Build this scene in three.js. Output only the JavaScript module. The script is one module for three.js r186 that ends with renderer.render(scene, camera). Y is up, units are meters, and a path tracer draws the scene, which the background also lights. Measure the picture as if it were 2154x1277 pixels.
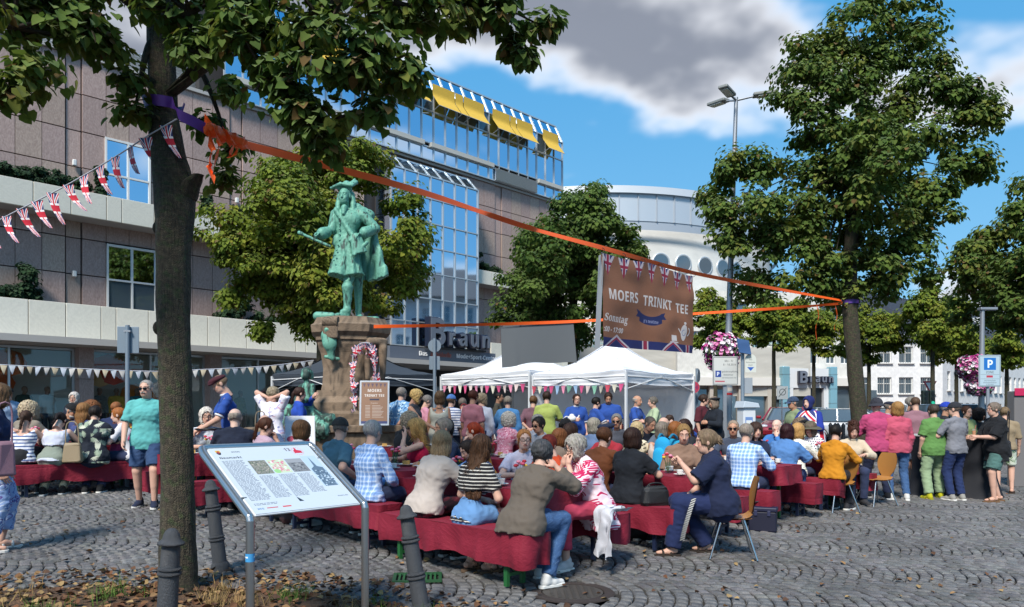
import * as THREE from 'three';
import { mergeGeometries, mergeVertices } from 'three/addons/utils/BufferGeometryUtils.js';
import { RoundedBoxGeometry } from 'three/addons/geometries/RoundedBoxGeometry.js';
import { TextGeometry } from 'three/addons/geometries/TextGeometry.js';
import { FontLoader } from 'three/addons/loaders/FontLoader.js';
import { createNoise3D } from 'simplex-noise';

// ---------- camera, sky, sun, exposure ----------
const scene = new THREE.Scene();
const W = 2154, H = 1277, FOCAL = 1555, PX = 1077, PY = 865, CAM_Y = 1.55;
const camera = new THREE.PerspectiveCamera(2 * Math.atan(H / 2 / FOCAL) * 180 / Math.PI, W / H, 0.1, 2000);
camera.position.set(0, CAM_Y, 0);
camera.setViewOffset(W, H, 0, H / 2 - PY, W, H);   // a level camera with the lens shifted up
const renderer = new THREE.WebGLRenderer({ antialias: true });
renderer.toneMapping = THREE.LinearToneMapping;
renderer.toneMappingExposure = 1.4;
renderer.shadowMap.enabled = true;
const SUN = new THREE.Vector3(-0.22, 0.74, 0.64).normalize();
const sun = new THREE.DirectionalLight(new THREE.Color(1, 0.95, 0.87), 4.0);
sun.position.copy(SUN).multiplyScalar(120); sun.castShadow = true; sun.shadow.radius = 24;
Object.assign(sun.shadow.camera, { left: -60, right: 60, top: 60, bottom: -60, near: 1, far: 300 });
sun.shadow.mapSize.set(4096, 4096);
scene.add(sun, sun.target);

// seeded random numbers and noise
function mulberry(a) { return () => { a = (a + 0x6d2b79f5) | 0; let t = Math.imul(a ^ (a >>> 15), 1 | a); t = (t + Math.imul(t ^ (t >>> 7), 61 | t)) ^ t; return ((t ^ (t >>> 14)) >>> 0) / 4294967296; }; }
let R = mulberry(7);
const rr = (a, b) => a + (b - a) * R();
const noise3 = createNoise3D(mulberry(11));
const fbm = (x, y, z, o = 4) => { let s = 0, a = 0.5; for (let i = 0; i < o; i++) { s += a * noise3(x, y, z); x *= 2.03; y *= 2.03; z *= 2.03; a *= 0.5; } return s; };
const clamp = (x, a = 0, b = 1) => Math.min(b, Math.max(a, x));
const sstep = (x, a, b) => { const t = clamp((x - a) / (b - a)); return t * t * (3 - 2 * t); };
const lerp = (a, b, t) => a + (b - a) * t;
const V = (x, y, z) => new THREE.Vector3(x, y, z);

const CLOUD = [-19.1413, -2.0019, 0.07];
// sky: blue air with broken cumulus on a flat layer, the same rules in every direction
{
  const w = 2048, h = 1024, data = new Float32Array(w * h * 4);
  for (let j = 0; j < h; j++) {
    const el = ((j + 0.5) / h - 0.5) * Math.PI, sy = Math.sin(el), ce = Math.cos(el);
    for (let i = 0; i < w; i++) {
      const az = ((i + 0.5) / w - 0.5) * 2 * Math.PI, x = Math.cos(az) * ce, z = Math.sin(az) * ce, o = (j * w + i) * 4;
      const up = Math.max(0, sy), t = Math.pow(1 - up, 3.2);
      let r = lerp(0.04, 0.28, t), g = lerp(0.25, 0.56, t), b = lerp(0.54, 0.78, t);
      const cs = x * SUN.x + sy * SUN.y + z * SUN.z, glow = Math.pow(Math.max(0, cs), 12) * 0.35;
      r += glow; g += glow * 0.95; b += glow * 0.85;
      if (sy > 0.01) {
        const k = 1 / (sy + 0.16), px = x * k + CLOUD[0], pz = z * k + CLOUD[1];
        let d = fbm(px * 0.85, 3.1, pz * 0.85, 6) * 0.95 + noise3(px * 0.33, 9.2, pz * 0.33) * 0.42;
        const cover = sstep(d, CLOUD[2], CLOUD[2] + 0.30) * sstep(sy, 0.02, 0.12);
        const dl = fbm((px - 0.16 * SUN.x) * 0.85, 3.1, (pz - 0.16 * SUN.z) * 0.85, 3) * 0.95;
        const thick = sstep(d, CLOUD[2] + 0.1, CLOUD[2] + 0.44), lit = clamp(0.62 + (d - dl) * 0.55, 0.3, 1);
        const wr = lerp(0.84, 0.21, thick) * lerp(0.8, 1.05, lit), wg = lerp(0.86, 0.235, thick) * lerp(0.8, 1.05, lit), wb = lerp(0.90, 0.29, thick) * lerp(0.82, 1.05, lit);
        r = lerp(r, wr, cover); g = lerp(g, wg, cover); b = lerp(b, wb, cover);
      }
      if (sy < 0) { const q = sstep(-sy, 0, 0.1); r = lerp(r, 0.16, q); g = lerp(g, 0.16, q); b = lerp(b, 0.16, q); }
      data[o] = r; data[o + 1] = g; data[o + 2] = b; data[o + 3] = 1;
    }
  }
  const sky = new THREE.DataTexture(data, w, h, THREE.RGBAFormat, THREE.FloatType);
  sky.mapping = THREE.EquirectangularReflectionMapping; sky.magFilter = THREE.LinearFilter; sky.needsUpdate = true;
  scene.background = sky; scene.environment = sky;
}

// ---------- survey: the square's own axes ----------
// u runs along the department store's front, v runs across the square towards it; the square rises gently along v
const ANG = 44 * Math.PI / 180, US = Math.sin(ANG), UC = Math.cos(ANG), OX = 0.29, OD = 6.2;
const vOf = (x, d) => -UC * (x - OX) + US * (d - OD), uOf = (x, d) => US * (x - OX) + UC * (d - OD);
const gv = (v) => (v < 9 ? 0.033 * v : 0.297 + 0.008 * (v - 9));
const gy = (x, z) => gv(vOf(x, -z));
const uv = (u, v, y = null) => { const x = OX + US * u - UC * v, d = OD + UC * u + US * v; return V(x, y === null ? gy(x, -d) : y, -d); };
const YAWU = Math.PI - ANG;                 // rotation.y that turns +z to +u
const col = (px, d) => (px - PX) / FOCAL * d;                // a picture column at a distance
const on = (px, d) => { const x = col(px, d); return V(x, gy(x, -d), -d); };      // a point on the ground
const pt = (px, py, d) => V(col(px, d), CAM_Y + (PY - py) / FOCAL * d, -d);       // a surveyed point
const YD = 26, FN = V(-UC, 0, -US);         // the store's front: its distance and the direction towards it
const fu = (px) => YD * Math.tan(Math.atan((px - PX) / FOCAL) + Math.PI / 2 - ANG); // place along the front
const fdep = (px, off = 0) => (YD + off) / (UC * -(px - PX) / FOCAL + US);
const fh = (px, py) => CAM_Y + (PY - py) / FOCAL * fdep(px);  // height on the front

// ---------- scene bookkeeping ----------
const taken = new Map();
function numbered(name) { const n = taken.get(name) ?? 0; taken.set(name, n + 1); return n ? name + '_' + String(n).padStart(3, '0') : name; }
function tag(o, label, category, group, kind) { if (label) o.userData.label = label; if (category) o.userData.category = category; if (group) o.userData.group = group; if (kind) o.userData.kind = kind; return o; }
function shade(o) { o.castShadow = true; o.receiveShadow = true; return o; }
function thing(name, label, category, pos, turn = 0, group) {
  const o = new THREE.Group(); o.name = numbered(name); scene.add(o);
  if (pos) o.position.copy(pos); o.rotation.y = turn; return tag(o, label, category, group);
}
function part(name, geo, m, parent) { const o = shade(new THREE.Mesh(Array.isArray(geo) ? merge(geo) : geo, m)); o.name = name; parent.add(o); return o; }
function solo(name, geo, m, label, category, group) { const o = shade(new THREE.Mesh(Array.isArray(geo) ? merge(geo) : geo, m)); o.name = numbered(name); scene.add(o); return tag(o, label, category, group); }
function struct(name, geo, m) { const o = shade(new THREE.Mesh(Array.isArray(geo) ? merge(geo) : geo, m)); o.name = name; scene.add(o); o.userData.kind = 'structure'; return o; }
function merge(list) {
  list = list.flat(9).map((g) => { let q = g.index ? g.toNonIndexed() : g; for (const k of Object.keys(q.attributes)) if (!['position', 'normal', 'uv'].includes(k)) q.deleteAttribute(k); if (!q.attributes.uv) q.setAttribute('uv', new THREE.BufferAttribute(new Float32Array(q.attributes.position.count * 2), 2)); q.morphAttributes = {}; return q; });
  return mergeGeometries(list);
}
// geometry helpers
const M4 = new THREE.Matrix4();
function box(w, h, d, x = 0, y = 0, z = 0, ry = 0, rx = 0, rz = 0) { const g = new THREE.BoxGeometry(w, h, d); if (rx) g.rotateX(rx); if (rz) g.rotateZ(rz); if (ry) g.rotateY(ry); g.translate(x, y, z); return g; }
function rbox(w, h, d, r, x = 0, y = 0, z = 0, seg = 2) { const g = new RoundedBoxGeometry(w, h, d, seg, r); g.translate(x, y, z); return g; }
function cyl(rt, rb, h, x = 0, y = 0, z = 0, n = 14, open = false) { const g = new THREE.CylinderGeometry(rt, rb, h, n, 1, open); g.translate(x, y, z); return g; }
function rod(a, b, ra, rb = ra, n = 8) { const d = b.clone().sub(a), L = d.length(), g = new THREE.CylinderGeometry(rb, ra, L, n, 1); g.translate(0, L / 2, 0); g.applyQuaternion(new THREE.Quaternion().setFromUnitVectors(V(0, 1, 0), d.normalize())); g.translate(a.x, a.y, a.z); return g; }
function tube(points, r, seg = 24, n = 8, closed = false) { return new THREE.TubeGeometry(new THREE.CatmullRomCurve3(points, closed), seg, r, n, closed); }
function lathe(prof, n = 20) { return new THREE.LatheGeometry(prof.map(([x, y]) => new THREE.Vector2(x, y)), n); }
function extr(pts, depth, bevel = 0) { const s = new THREE.Shape(pts.map(([x, y]) => new THREE.Vector2(x, y))); return new THREE.ExtrudeGeometry(s, { depth, bevelEnabled: bevel > 0, bevelThickness: bevel, bevelSize: bevel, bevelSegments: 2, curveSegments: 16 }); }
function sphere(r, x = 0, y = 0, z = 0, sx = 1, sy = 1, sz = 1, n = 12) { const g = new THREE.SphereGeometry(r, n, Math.max(6, n * 0.7 | 0)); g.scale(sx, sy, sz); g.translate(x, y, z); return g; }
// a bent sheet from a function of (s, t) in 0..1
function sheet(f, nu, nv, thick = 0) {
  const pos = [], uvs = [], idx = [];
  for (let j = 0; j <= nv; j++) for (let i = 0; i <= nu; i++) { const p = f(i / nu, j / nv); pos.push(p.x, p.y, p.z); uvs.push(i / nu, j / nv); }
  for (let j = 0; j < nv; j++) for (let i = 0; i < nu; i++) { const a = j * (nu + 1) + i; idx.push(a, a + 1, a + nu + 2, a, a + nu + 2, a + nu + 1); }
  const g = new THREE.BufferGeometry(); g.setAttribute('position', new THREE.Float32BufferAttribute(pos, 3)); g.setAttribute('uv', new THREE.Float32BufferAttribute(uvs, 2)); g.setIndex(idx); g.computeVertexNormals();
  return g;
}
// materials
const matCache = new Map();
function mat(c, rough = 0.85, extra) {
  const key = JSON.stringify([c, rough, extra ? Object.keys(extra).map((k) => [k, extra[k]?.uuid ?? extra[k]]) : 0]);
  if (!matCache.has(key)) { const m = new THREE.MeshStandardMaterial({ roughness: rough, side: THREE.DoubleSide, ...extra }); if (Array.isArray(c)) m.color.setRGB(...c); else m.color.set(c); matCache.set(key, m); }
  return matCache.get(key);
}
function canvas(w, h, draw) { const c = document.createElement('canvas'); c.width = w; c.height = h; const x = c.getContext('2d'); draw(x, w, h); const t = new THREE.CanvasTexture(c); t.colorSpace = THREE.SRGBColorSpace; t.wrapS = t.wrapT = THREE.RepeatWrapping; t.magFilter = THREE.LinearFilter; return t; }
// a tileable noise texture; f(x, y, n) gives [r, g, b] 0..1 in sRGB from periodic coordinates
function ntex(w, h, f, srgb = true) {
  const d = new Uint8Array(w * h * 4);
  for (let y = 0; y < h; y++) for (let x = 0; x < w; x++) { const c = f(x / w, y / h), o = (y * w + x) * 4; d[o] = clamp(c[0]) * 255; d[o + 1] = clamp(c[1]) * 255; d[o + 2] = clamp(c[2]) * 255; d[o + 3] = 255; }
  const t = new THREE.DataTexture(d, w, h); t.wrapS = t.wrapT = THREE.RepeatWrapping; t.magFilter = THREE.LinearFilter; t.minFilter = THREE.LinearMipmapLinearFilter; if (srgb) t.colorSpace = THREE.SRGBColorSpace; t.needsUpdate = true; return t;
}
const pn = (x, y, f, s = 0) => { const a = x * 2 * Math.PI, b = y * 2 * Math.PI, q = f / 6.283; return noise3(Math.cos(a) * q + s, Math.sin(a) * q + Math.cos(b) * q * 1.3, Math.sin(b) * q * 1.3 + s * 2); };
// ---------- modelling by distance fields: tapered capsules joined smoothly, meshed with surface nets ----------
// prim: {a:[x,y,z], b:[x,y,z], ra, rb, k, n:[x,y,z], q} ; n,q squash the section along n ; sub: true carves away
function mesh3(prims, cell, opt = {}) {
  let lo = [1e9, 1e9, 1e9], hi = [-1e9, -1e9, -1e9];
  for (const p of prims) if (!p.sub) for (let i = 0; i < 3; i++) { const r = Math.max(p.ra, p.rb ?? p.ra) + 0.01; lo[i] = Math.min(lo[i], p.a[i] - r, (p.b ?? p.a)[i] - r); hi[i] = Math.max(hi[i], p.a[i] + r, (p.b ?? p.a)[i] + r); }
  const pad = cell * 2.5 + (opt.pad ?? 0.01); lo = lo.map((x) => x - pad); hi = hi.map((x) => x + pad);
  if (opt.clip) for (let i = 0; i < 3; i++) { if (opt.clip[0]) lo[i] = Math.max(lo[i], opt.clip[0][i]); if (opt.clip[1]) hi[i] = Math.min(hi[i], opt.clip[1][i]); }
  const n = [0, 1, 2].map((i) => Math.max(3, Math.ceil((hi[i] - lo[i]) / cell) + 1)), F = new Float32Array(n[0] * n[1] * n[2]).fill(1);
  for (const p of prims) {
    const a = p.a, b = p.b ?? p.a, ra = p.ra, rb = p.rb ?? p.ra, k = p.k ?? 0.02, N = p.n, q = (p.q ?? 1) - 1, m = Math.max(ra, rb) + k + cell * 2.5;
    let bx = b[0] - a[0], by = b[1] - a[1], bz = b[2] - a[2];
    if (N) { const t = (bx * N[0] + by * N[1] + bz * N[2]) * q; bx += N[0] * t; by += N[1] * t; bz += N[2] * t; }
    const L2 = bx * bx + by * by + bz * bz || 1e-9;
    const LL = Math.sqrt(L2), s = [0, 1, 2].map((i) => Math.max(0, Math.floor((Math.min(a[i], b[i]) - m - lo[i]) / cell))), e = [0, 1, 2].map((i) => Math.min(n[i] - 1, Math.ceil((Math.max(a[i], b[i]) + m - lo[i]) / cell)));
    for (let z = s[2]; z <= e[2]; z++) for (let y = s[1]; y <= e[1]; y++) for (let x = s[0]; x <= e[0]; x++) {
      let px = lo[0] + x * cell - a[0], py = lo[1] + y * cell - a[1], pz = lo[2] + z * cell - a[2];
      if (N) { const t = (px * N[0] + py * N[1] + pz * N[2]) * q; px += N[0] * t; py += N[1] * t; pz += N[2] * t; }
      const t0 = (px * bx + py * by + pz * bz) / L2, t = t0 < 0 ? 0 : t0 > 1 ? 1 : t0;
      const dx = px - bx * t, dy = py - by * t, dz = pz - bz * t; let d = Math.sqrt(dx * dx + dy * dy + dz * dz) - (ra + (rb - ra) * t);
      if (p.flat && t0 > 1) { const s = (t0 - 1) * LL; d = Math.max(d, s); }
      const o = (z * n[1] + y) * n[0] + x, f = F[o];
      if (p.sub) { const h = clamp(0.5 - 0.5 * (f + d) / k); F[o] = lerp(f, -d, h) + k * h * (1 - h); }
      else { const h = Math.max(k - Math.abs(f - d), 0) / k; F[o] = Math.min(f, d) - h * h * k * 0.25; }
    }
  }
  if (opt.cut) for (const [c, m] of opt.cut) for (let z = 0, o = 0; z < n[2]; z++) for (let y = 0; y < n[1]; y++) for (let x = 0; x < n[0]; x++, o++) { const s = (lo[0] + x * cell - c[0]) * m[0] + (lo[1] + y * cell - c[1]) * m[1] + (lo[2] + z * cell - c[2]) * m[2]; if (s > F[o]) F[o] = s; }
  if (opt.warp) for (let z = 0, o = 0; z < n[2]; z++) for (let y = 0; y < n[1]; y++) for (let x = 0; x < n[0]; x++, o++) if (F[o] < 0.09 && F[o] > -0.09) F[o] += opt.warp(lo[0] + x * cell, lo[1] + y * cell, lo[2] + z * cell, F[o]);
  return nets(F, n, lo, cell, opt);
}
function nets(F, n, lo, cell, opt = {}) {
  const [nx, ny, nz] = n, id = new Int32Array(nx * ny * nz).fill(-1), pos = [], idx = [], sx = 1, sy = nx, sz = nx * ny;
  for (let z = 0; z < nz - 1; z++) for (let y = 0; y < ny - 1; y++) for (let x = 0; x < nx - 1; x++) {
    const o = z * sz + y * sy + x; let m = 0;
    for (let c = 0; c < 8; c++) if (F[o + (c & 1) + (c >> 1 & 1) * sy + (c >> 2) * sz] < 0) m |= 1 << c;
    if (m === 0 || m === 255) continue;
    let X = 0, Y = 0, Z = 0, k = 0;
    for (let c = 0; c < 8; c++) for (let ax = 0; ax < 3; ax++) {
      if (c >> ax & 1) continue; const c2 = c | 1 << ax; if ((m >> c & 1) === (m >> c2 & 1)) continue;
      const f0 = F[o + (c & 1) + (c >> 1 & 1) * sy + (c >> 2) * sz], f1 = F[o + (c2 & 1) + (c2 >> 1 & 1) * sy + (c2 >> 2) * sz], t = f0 / (f0 - f1);
      X += (c & 1) + (ax === 0 ? t : 0); Y += (c >> 1 & 1) + (ax === 1 ? t : 0); Z += (c >> 2) + (ax === 2 ? t : 0); k++;
    }
    id[o] = pos.length / 3; pos.push(lo[0] + (x + X / k) * cell, lo[1] + (y + Y / k) * cell, lo[2] + (z + Z / k) * cell);
  }
  for (let z = 1; z < nz - 1; z++) for (let y = 1; y < ny - 1; y++) for (let x = 1; x < nx - 1; x++) {
    const o = z * sz + y * sy + x, s0 = F[o] < 0;
    if (s0 !== F[o + sx] < 0) quad(o, o - sy, o - sy - sz, o - sz, s0);
    if (s0 !== F[o + sy] < 0) quad(o, o - sz, o - sz - sx, o - sx, s0);
    if (s0 !== F[o + sz] < 0) quad(o, o - sx, o - sx - sy, o - sy, s0);
  }
  function quad(a, b, c, d, flip) { a = id[a]; b = id[b]; c = id[c]; d = id[d]; if (a < 0 || b < 0 || c < 0 || d < 0) return; if (!flip) idx.push(a, b, c, a, c, d); else idx.push(a, c, b, a, d, c); }
  const g = new THREE.BufferGeometry(); g.setAttribute('position', new THREE.Float32BufferAttribute(pos, 3)); g.setIndex(idx); g.computeVertexNormals();
  const P = g.attributes.position, U = new Float32Array(P.count * 2); for (let i = 0; i < P.count; i++) { U[i * 2] = P.getX(i) + (opt.uz ?? 0) * P.getZ(i); U[i * 2 + 1] = P.getY(i) - 0.35 * P.getZ(i) * (opt.uy ?? 0); } g.setAttribute('uv', new THREE.BufferAttribute(U, 2));
  return g;
}
// mesh an arbitrary distance function inside a box
function meshFn(fn, lo, hi, cell) {
  const n = [0, 1, 2].map((i) => Math.ceil((hi[i] - lo[i]) / cell) + 1), F = new Float32Array(n[0] * n[1] * n[2]);
  for (let z = 0, o = 0; z < n[2]; z++) for (let y = 0; y < n[1]; y++) for (let x = 0; x < n[0]; x++, o++) F[o] = (x === 0 || y === 0 || z === 0 || x === n[0] - 1 || y === n[1] - 1 || z === n[2] - 1) ? 0.01 : fn(lo[0] + x * cell, lo[1] + y * cell, lo[2] + z * cell);
  return nets(F, n, lo, cell);
}
function paint(g, f) { const P = g.attributes.position, N = g.attributes.normal, C = new Float32Array(P.count * 3); for (let i = 0; i < P.count; i++) { const c = f(P.getX(i), P.getY(i), P.getZ(i), N.getX(i), N.getY(i), N.getZ(i)); C.set(c, i * 3); } g.setAttribute('color', new THREE.BufferAttribute(C, 3)); return g; }
const smin = (a, b, k) => { const h = Math.max(k - Math.abs(a - b), 0) / k; return Math.min(a, b) - h * h * k * 0.25; };
const smax = (a, b, k) => -smin(-a, -b, k);
const ell = (x, y, z, cx, cy, cz, rx, ry, rz) => { const X = (x - cx) / rx, Y = (y - cy) / ry, Z = (z - cz) / rz, k = Math.sqrt(X * X + Y * Y + Z * Z); return (k - 1) * Math.min(rx, ry, rz) * (k < 1 ? 1 : 1); };
// ---------- people: shared head, hand, shoe, hair and hat shapes, and a poseable body ----------
const SKIN = { light: [0.56, 0.34, 0.255], fair: [0.64, 0.42, 0.33], tan: [0.44, 0.235, 0.15], dark: [0.26, 0.14, 0.09] };
const skull = (x, y, z) => smin(smin(ell(x, y, z, 0, 0.034, -0.014, 0.077, 0.084, 0.098), ell(x, y, z, 0, -0.03, 0.026, 0.062, 0.085, 0.064), 0.03), ell(x, y, z, 0, -0.078, 0.034, 0.046, 0.038, 0.046), 0.035);
const cap1 = (x, y, z, a, b, ra, rb) => { const bx = b[0] - a[0], by = b[1] - a[1], bz = b[2] - a[2], px = x - a[0], py = y - a[1], pz = z - a[2], t = clamp((px * bx + py * by + pz * bz) / (bx * bx + by * by + bz * bz)); return Math.hypot(px - bx * t, py - by * t, pz - bz * t) - lerp(ra, rb, t); };
function headFn(x, y, z) {
  const ax = Math.abs(x);
  let d = skull(x, y, z);
  d = smin(d, cap1(ax, y, z, [0.012, 0.03, 0.082], [0.045, 0.032, 0.066], 0.009, 0.007), 0.018);          // brow
  d = smax(d, -(Math.hypot(ax - 0.031, y - 0.008, z - 0.103) - 0.019), 0.014);                                // eye sockets
  d = smin(d, Math.hypot(ax - 0.031, y - 0.007, z - 0.072) - 0.0135, 0.004);                                  // eyes
  d = smin(d, cap1(ax, y, z, [0.04, -0.03, 0.062], [0.03, -0.045, 0.07], 0.014, 0.012), 0.02);              // cheeks
  d = smin(d, cap1(ax, y, z, [0, 0.014, 0.086], [0, -0.03, 0.104], 0.008, 0.0125), 0.014);                   // nose
  d = smin(d, Math.hypot(ax - 0.011, y + 0.034, z - 0.095) - 0.0085, 0.008);
  d = smin(d, ell(ax, y, z, 0, -0.058, 0.085, 0.025, 0.0105, 0.0125), 0.008);                                // lips
  d = smax(d, -ell(ax, y, z, 0, -0.0585, 0.099, 0.024, 0.0022, 0.007), 0.004);
  d = smin(d, ell(ax, y, z, 0.079, -0.003, -0.006, 0.011, 0.033, 0.02), 0.012);                              // ears
  d = smin(d, cap1(x, y, z, [0, -0.06, -0.018], [0, -0.2, -0.035], 0.05, 0.056), 0.03);                       // neck
  return d;
}
const HAIRY = [0.16, 0.1, 0.07];
function headColour(x, y, z) {
  const ax = Math.abs(x), e = Math.hypot(ax - 0.031, (y - 0.007) * 1.5, 0);
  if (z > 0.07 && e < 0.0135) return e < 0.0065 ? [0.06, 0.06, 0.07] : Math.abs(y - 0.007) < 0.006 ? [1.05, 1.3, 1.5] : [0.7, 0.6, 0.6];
  if (z > 0.06 && Math.abs(y - 0.034 + (ax - 0.03) * 0.12) < 0.005 && ax > 0.012 && ax < 0.05) return [0.42, 0.33, 0.3];
  if (z > 0.078 && Math.abs(y + 0.058) < 0.0105 && ax < 0.024) return [0.8, 0.5, 0.5];
  const b = 1 + 0.06 * noise3(x * 40, y * 40, z * 40);
  if (Math.hypot(ax - 0.042, y + 0.028) < 0.02 && z > 0.04) return [b * 1.04, b * 0.88, b * 0.86];
  return [b, b, b];
}
const heads = [0.0052, 0.0078].map((c) => paint(meshFn(headFn, [-0.1, -0.21, -0.13], [0.1, 0.14, 0.13], c), headColour));
// hands: fingers along +y, palm towards +z, thumb on the +x side for side = 1
function makeHand(side, curl, cell) {
  const P = [], s = side, bone = (a, b, ra, rb, k = 0.006) => P.push({ a: [a[0] * s, a[1], a[2]], b: [b[0] * s, b[1], b[2]], ra, rb, k });
  bone([0, -0.02, 0], [0, 0.03, 0.002], 0.026, 0.028, 0.02); bone([-0.022, 0.03, 0], [-0.028, 0.085, 0.004], 0.015, 0.014, 0.02); bone([0.022, 0.03, 0], [0.027, 0.088, 0.004], 0.016, 0.014, 0.02); bone([0, 0.03, 0], [0, 0.09, 0.004], 0.016, 0.014, 0.02);
  [[-0.03, 0.075, 0.058, 0.0075], [-0.011, 0.088, 0.072, 0.0085], [0.009, 0.09, 0.076, 0.0088], [0.029, 0.086, 0.068, 0.0085]].forEach(([x, y, L, r], i) => {
    let p = [x, y, 0.004], a = curl * (1 + 0.15 * (3 - i)); const fan = (i - 1.5) * 0.07 * (1 - curl * 0.5);
    for (let j = 0; j < 3; j++) { const l = L * [0.45, 0.32, 0.25][j], q = [p[0] + Math.sin(fan) * l, p[1] + Math.cos(a) * l, p[2] + Math.sin(a) * l]; bone(p, q, r * (1 - j * 0.08), r * (0.92 - j * 0.08), 0.003); p = q; a += curl * 1.15; }
  });
  let p = [0.028, 0.02, 0.006]; const t1 = [0.052, 0.05, 0.02], t2 = [0.06 - curl * 0.012, 0.078, 0.028 + curl * 0.014], t3 = [0.058 - curl * 0.025, 0.1, 0.033 + curl * 0.02];
  bone(p, t1, 0.016, 0.011, 0.012); bone(t1, t2, 0.0105, 0.0098, 0.004); bone(t2, t3, 0.0096, 0.008, 0.004);
  return paint(mesh3(P, cell), () => [1, 0.95, 0.94]);
}
const hands = {}; for (const s of [1, -1]) for (const [n, c] of [['open', 0.28], ['grip', 0.85]]) for (const q of [0, 1]) hands[n + s + q] = makeHand(s, c, q ? 0.0075 : 0.0055);
// shoes: toe towards +z, sole at y = 0, ankle at z = 0
const shoeGeo = [0.009, 0.013].map((c) => mesh3([{ a: [0, 0.045, -0.035], b: [0, 0.05, 0.06], ra: 0.04, rb: 0.042, k: 0.03, n: [1, 0, 0], q: 1.1 }, { a: [0.002, 0.036, 0.06], b: [0.004, 0.03, 0.155], ra: 0.046, rb: 0.036, k: 0.03, n: [0, 1, 0], q: 1.2 }, { a: [0, 0.06, -0.02], b: [0, 0.095, -0.012], ra: 0.042, rb: 0.045, k: 0.03 }], c, { clip: [[-1, 0.012, -1]] }));
const soleGeo = (() => { const s = new THREE.Shape(); s.moveTo(-0.034, -0.07); s.bezierCurveTo(-0.03, -0.1, 0.03, -0.1, 0.034, -0.07); s.bezierCurveTo(0.03, 0, 0.055, 0.06, 0.048, 0.13); s.bezierCurveTo(0.04, 0.21, -0.04, 0.21, -0.044, 0.13); s.bezierCurveTo(-0.05, 0.06, -0.03, 0, -0.034, -0.07); const g = new THREE.ExtrudeGeometry(s, { depth: 0.02, bevelEnabled: true, bevelSize: 0.003, bevelThickness: 0.004, bevelSegments: 1, curveSegments: 6 }); g.rotateX(Math.PI / 2); g.scale(1, 1, -1); g.rotateX(0); g.translate(0, 0.024, 0); g.scale(1, 1, -1); return g; })();
const sandalGeo = merge([soleGeo.clone(), ...[0.02, 0.1].map((z) => { const g = new THREE.TorusGeometry(0.044, 0.008, 5, 12, Math.PI); g.scale(1, 1.1, 1.6); g.translate(0, 0.022, z); return g; })]);
const footGeo = paint(mesh3([{ a: [0, 0.055, -0.035], b: [0, 0.055, 0.03], ra: 0.032, rb: 0.036, k: 0.03 }, { a: [0, 0.045, 0.04], b: [0.002, 0.036, 0.15], ra: 0.036, rb: 0.024, k: 0.03, n: [0, 1, 0], q: 1.25 }], 0.012), () => [1, 0.95, 0.92]);
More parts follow.
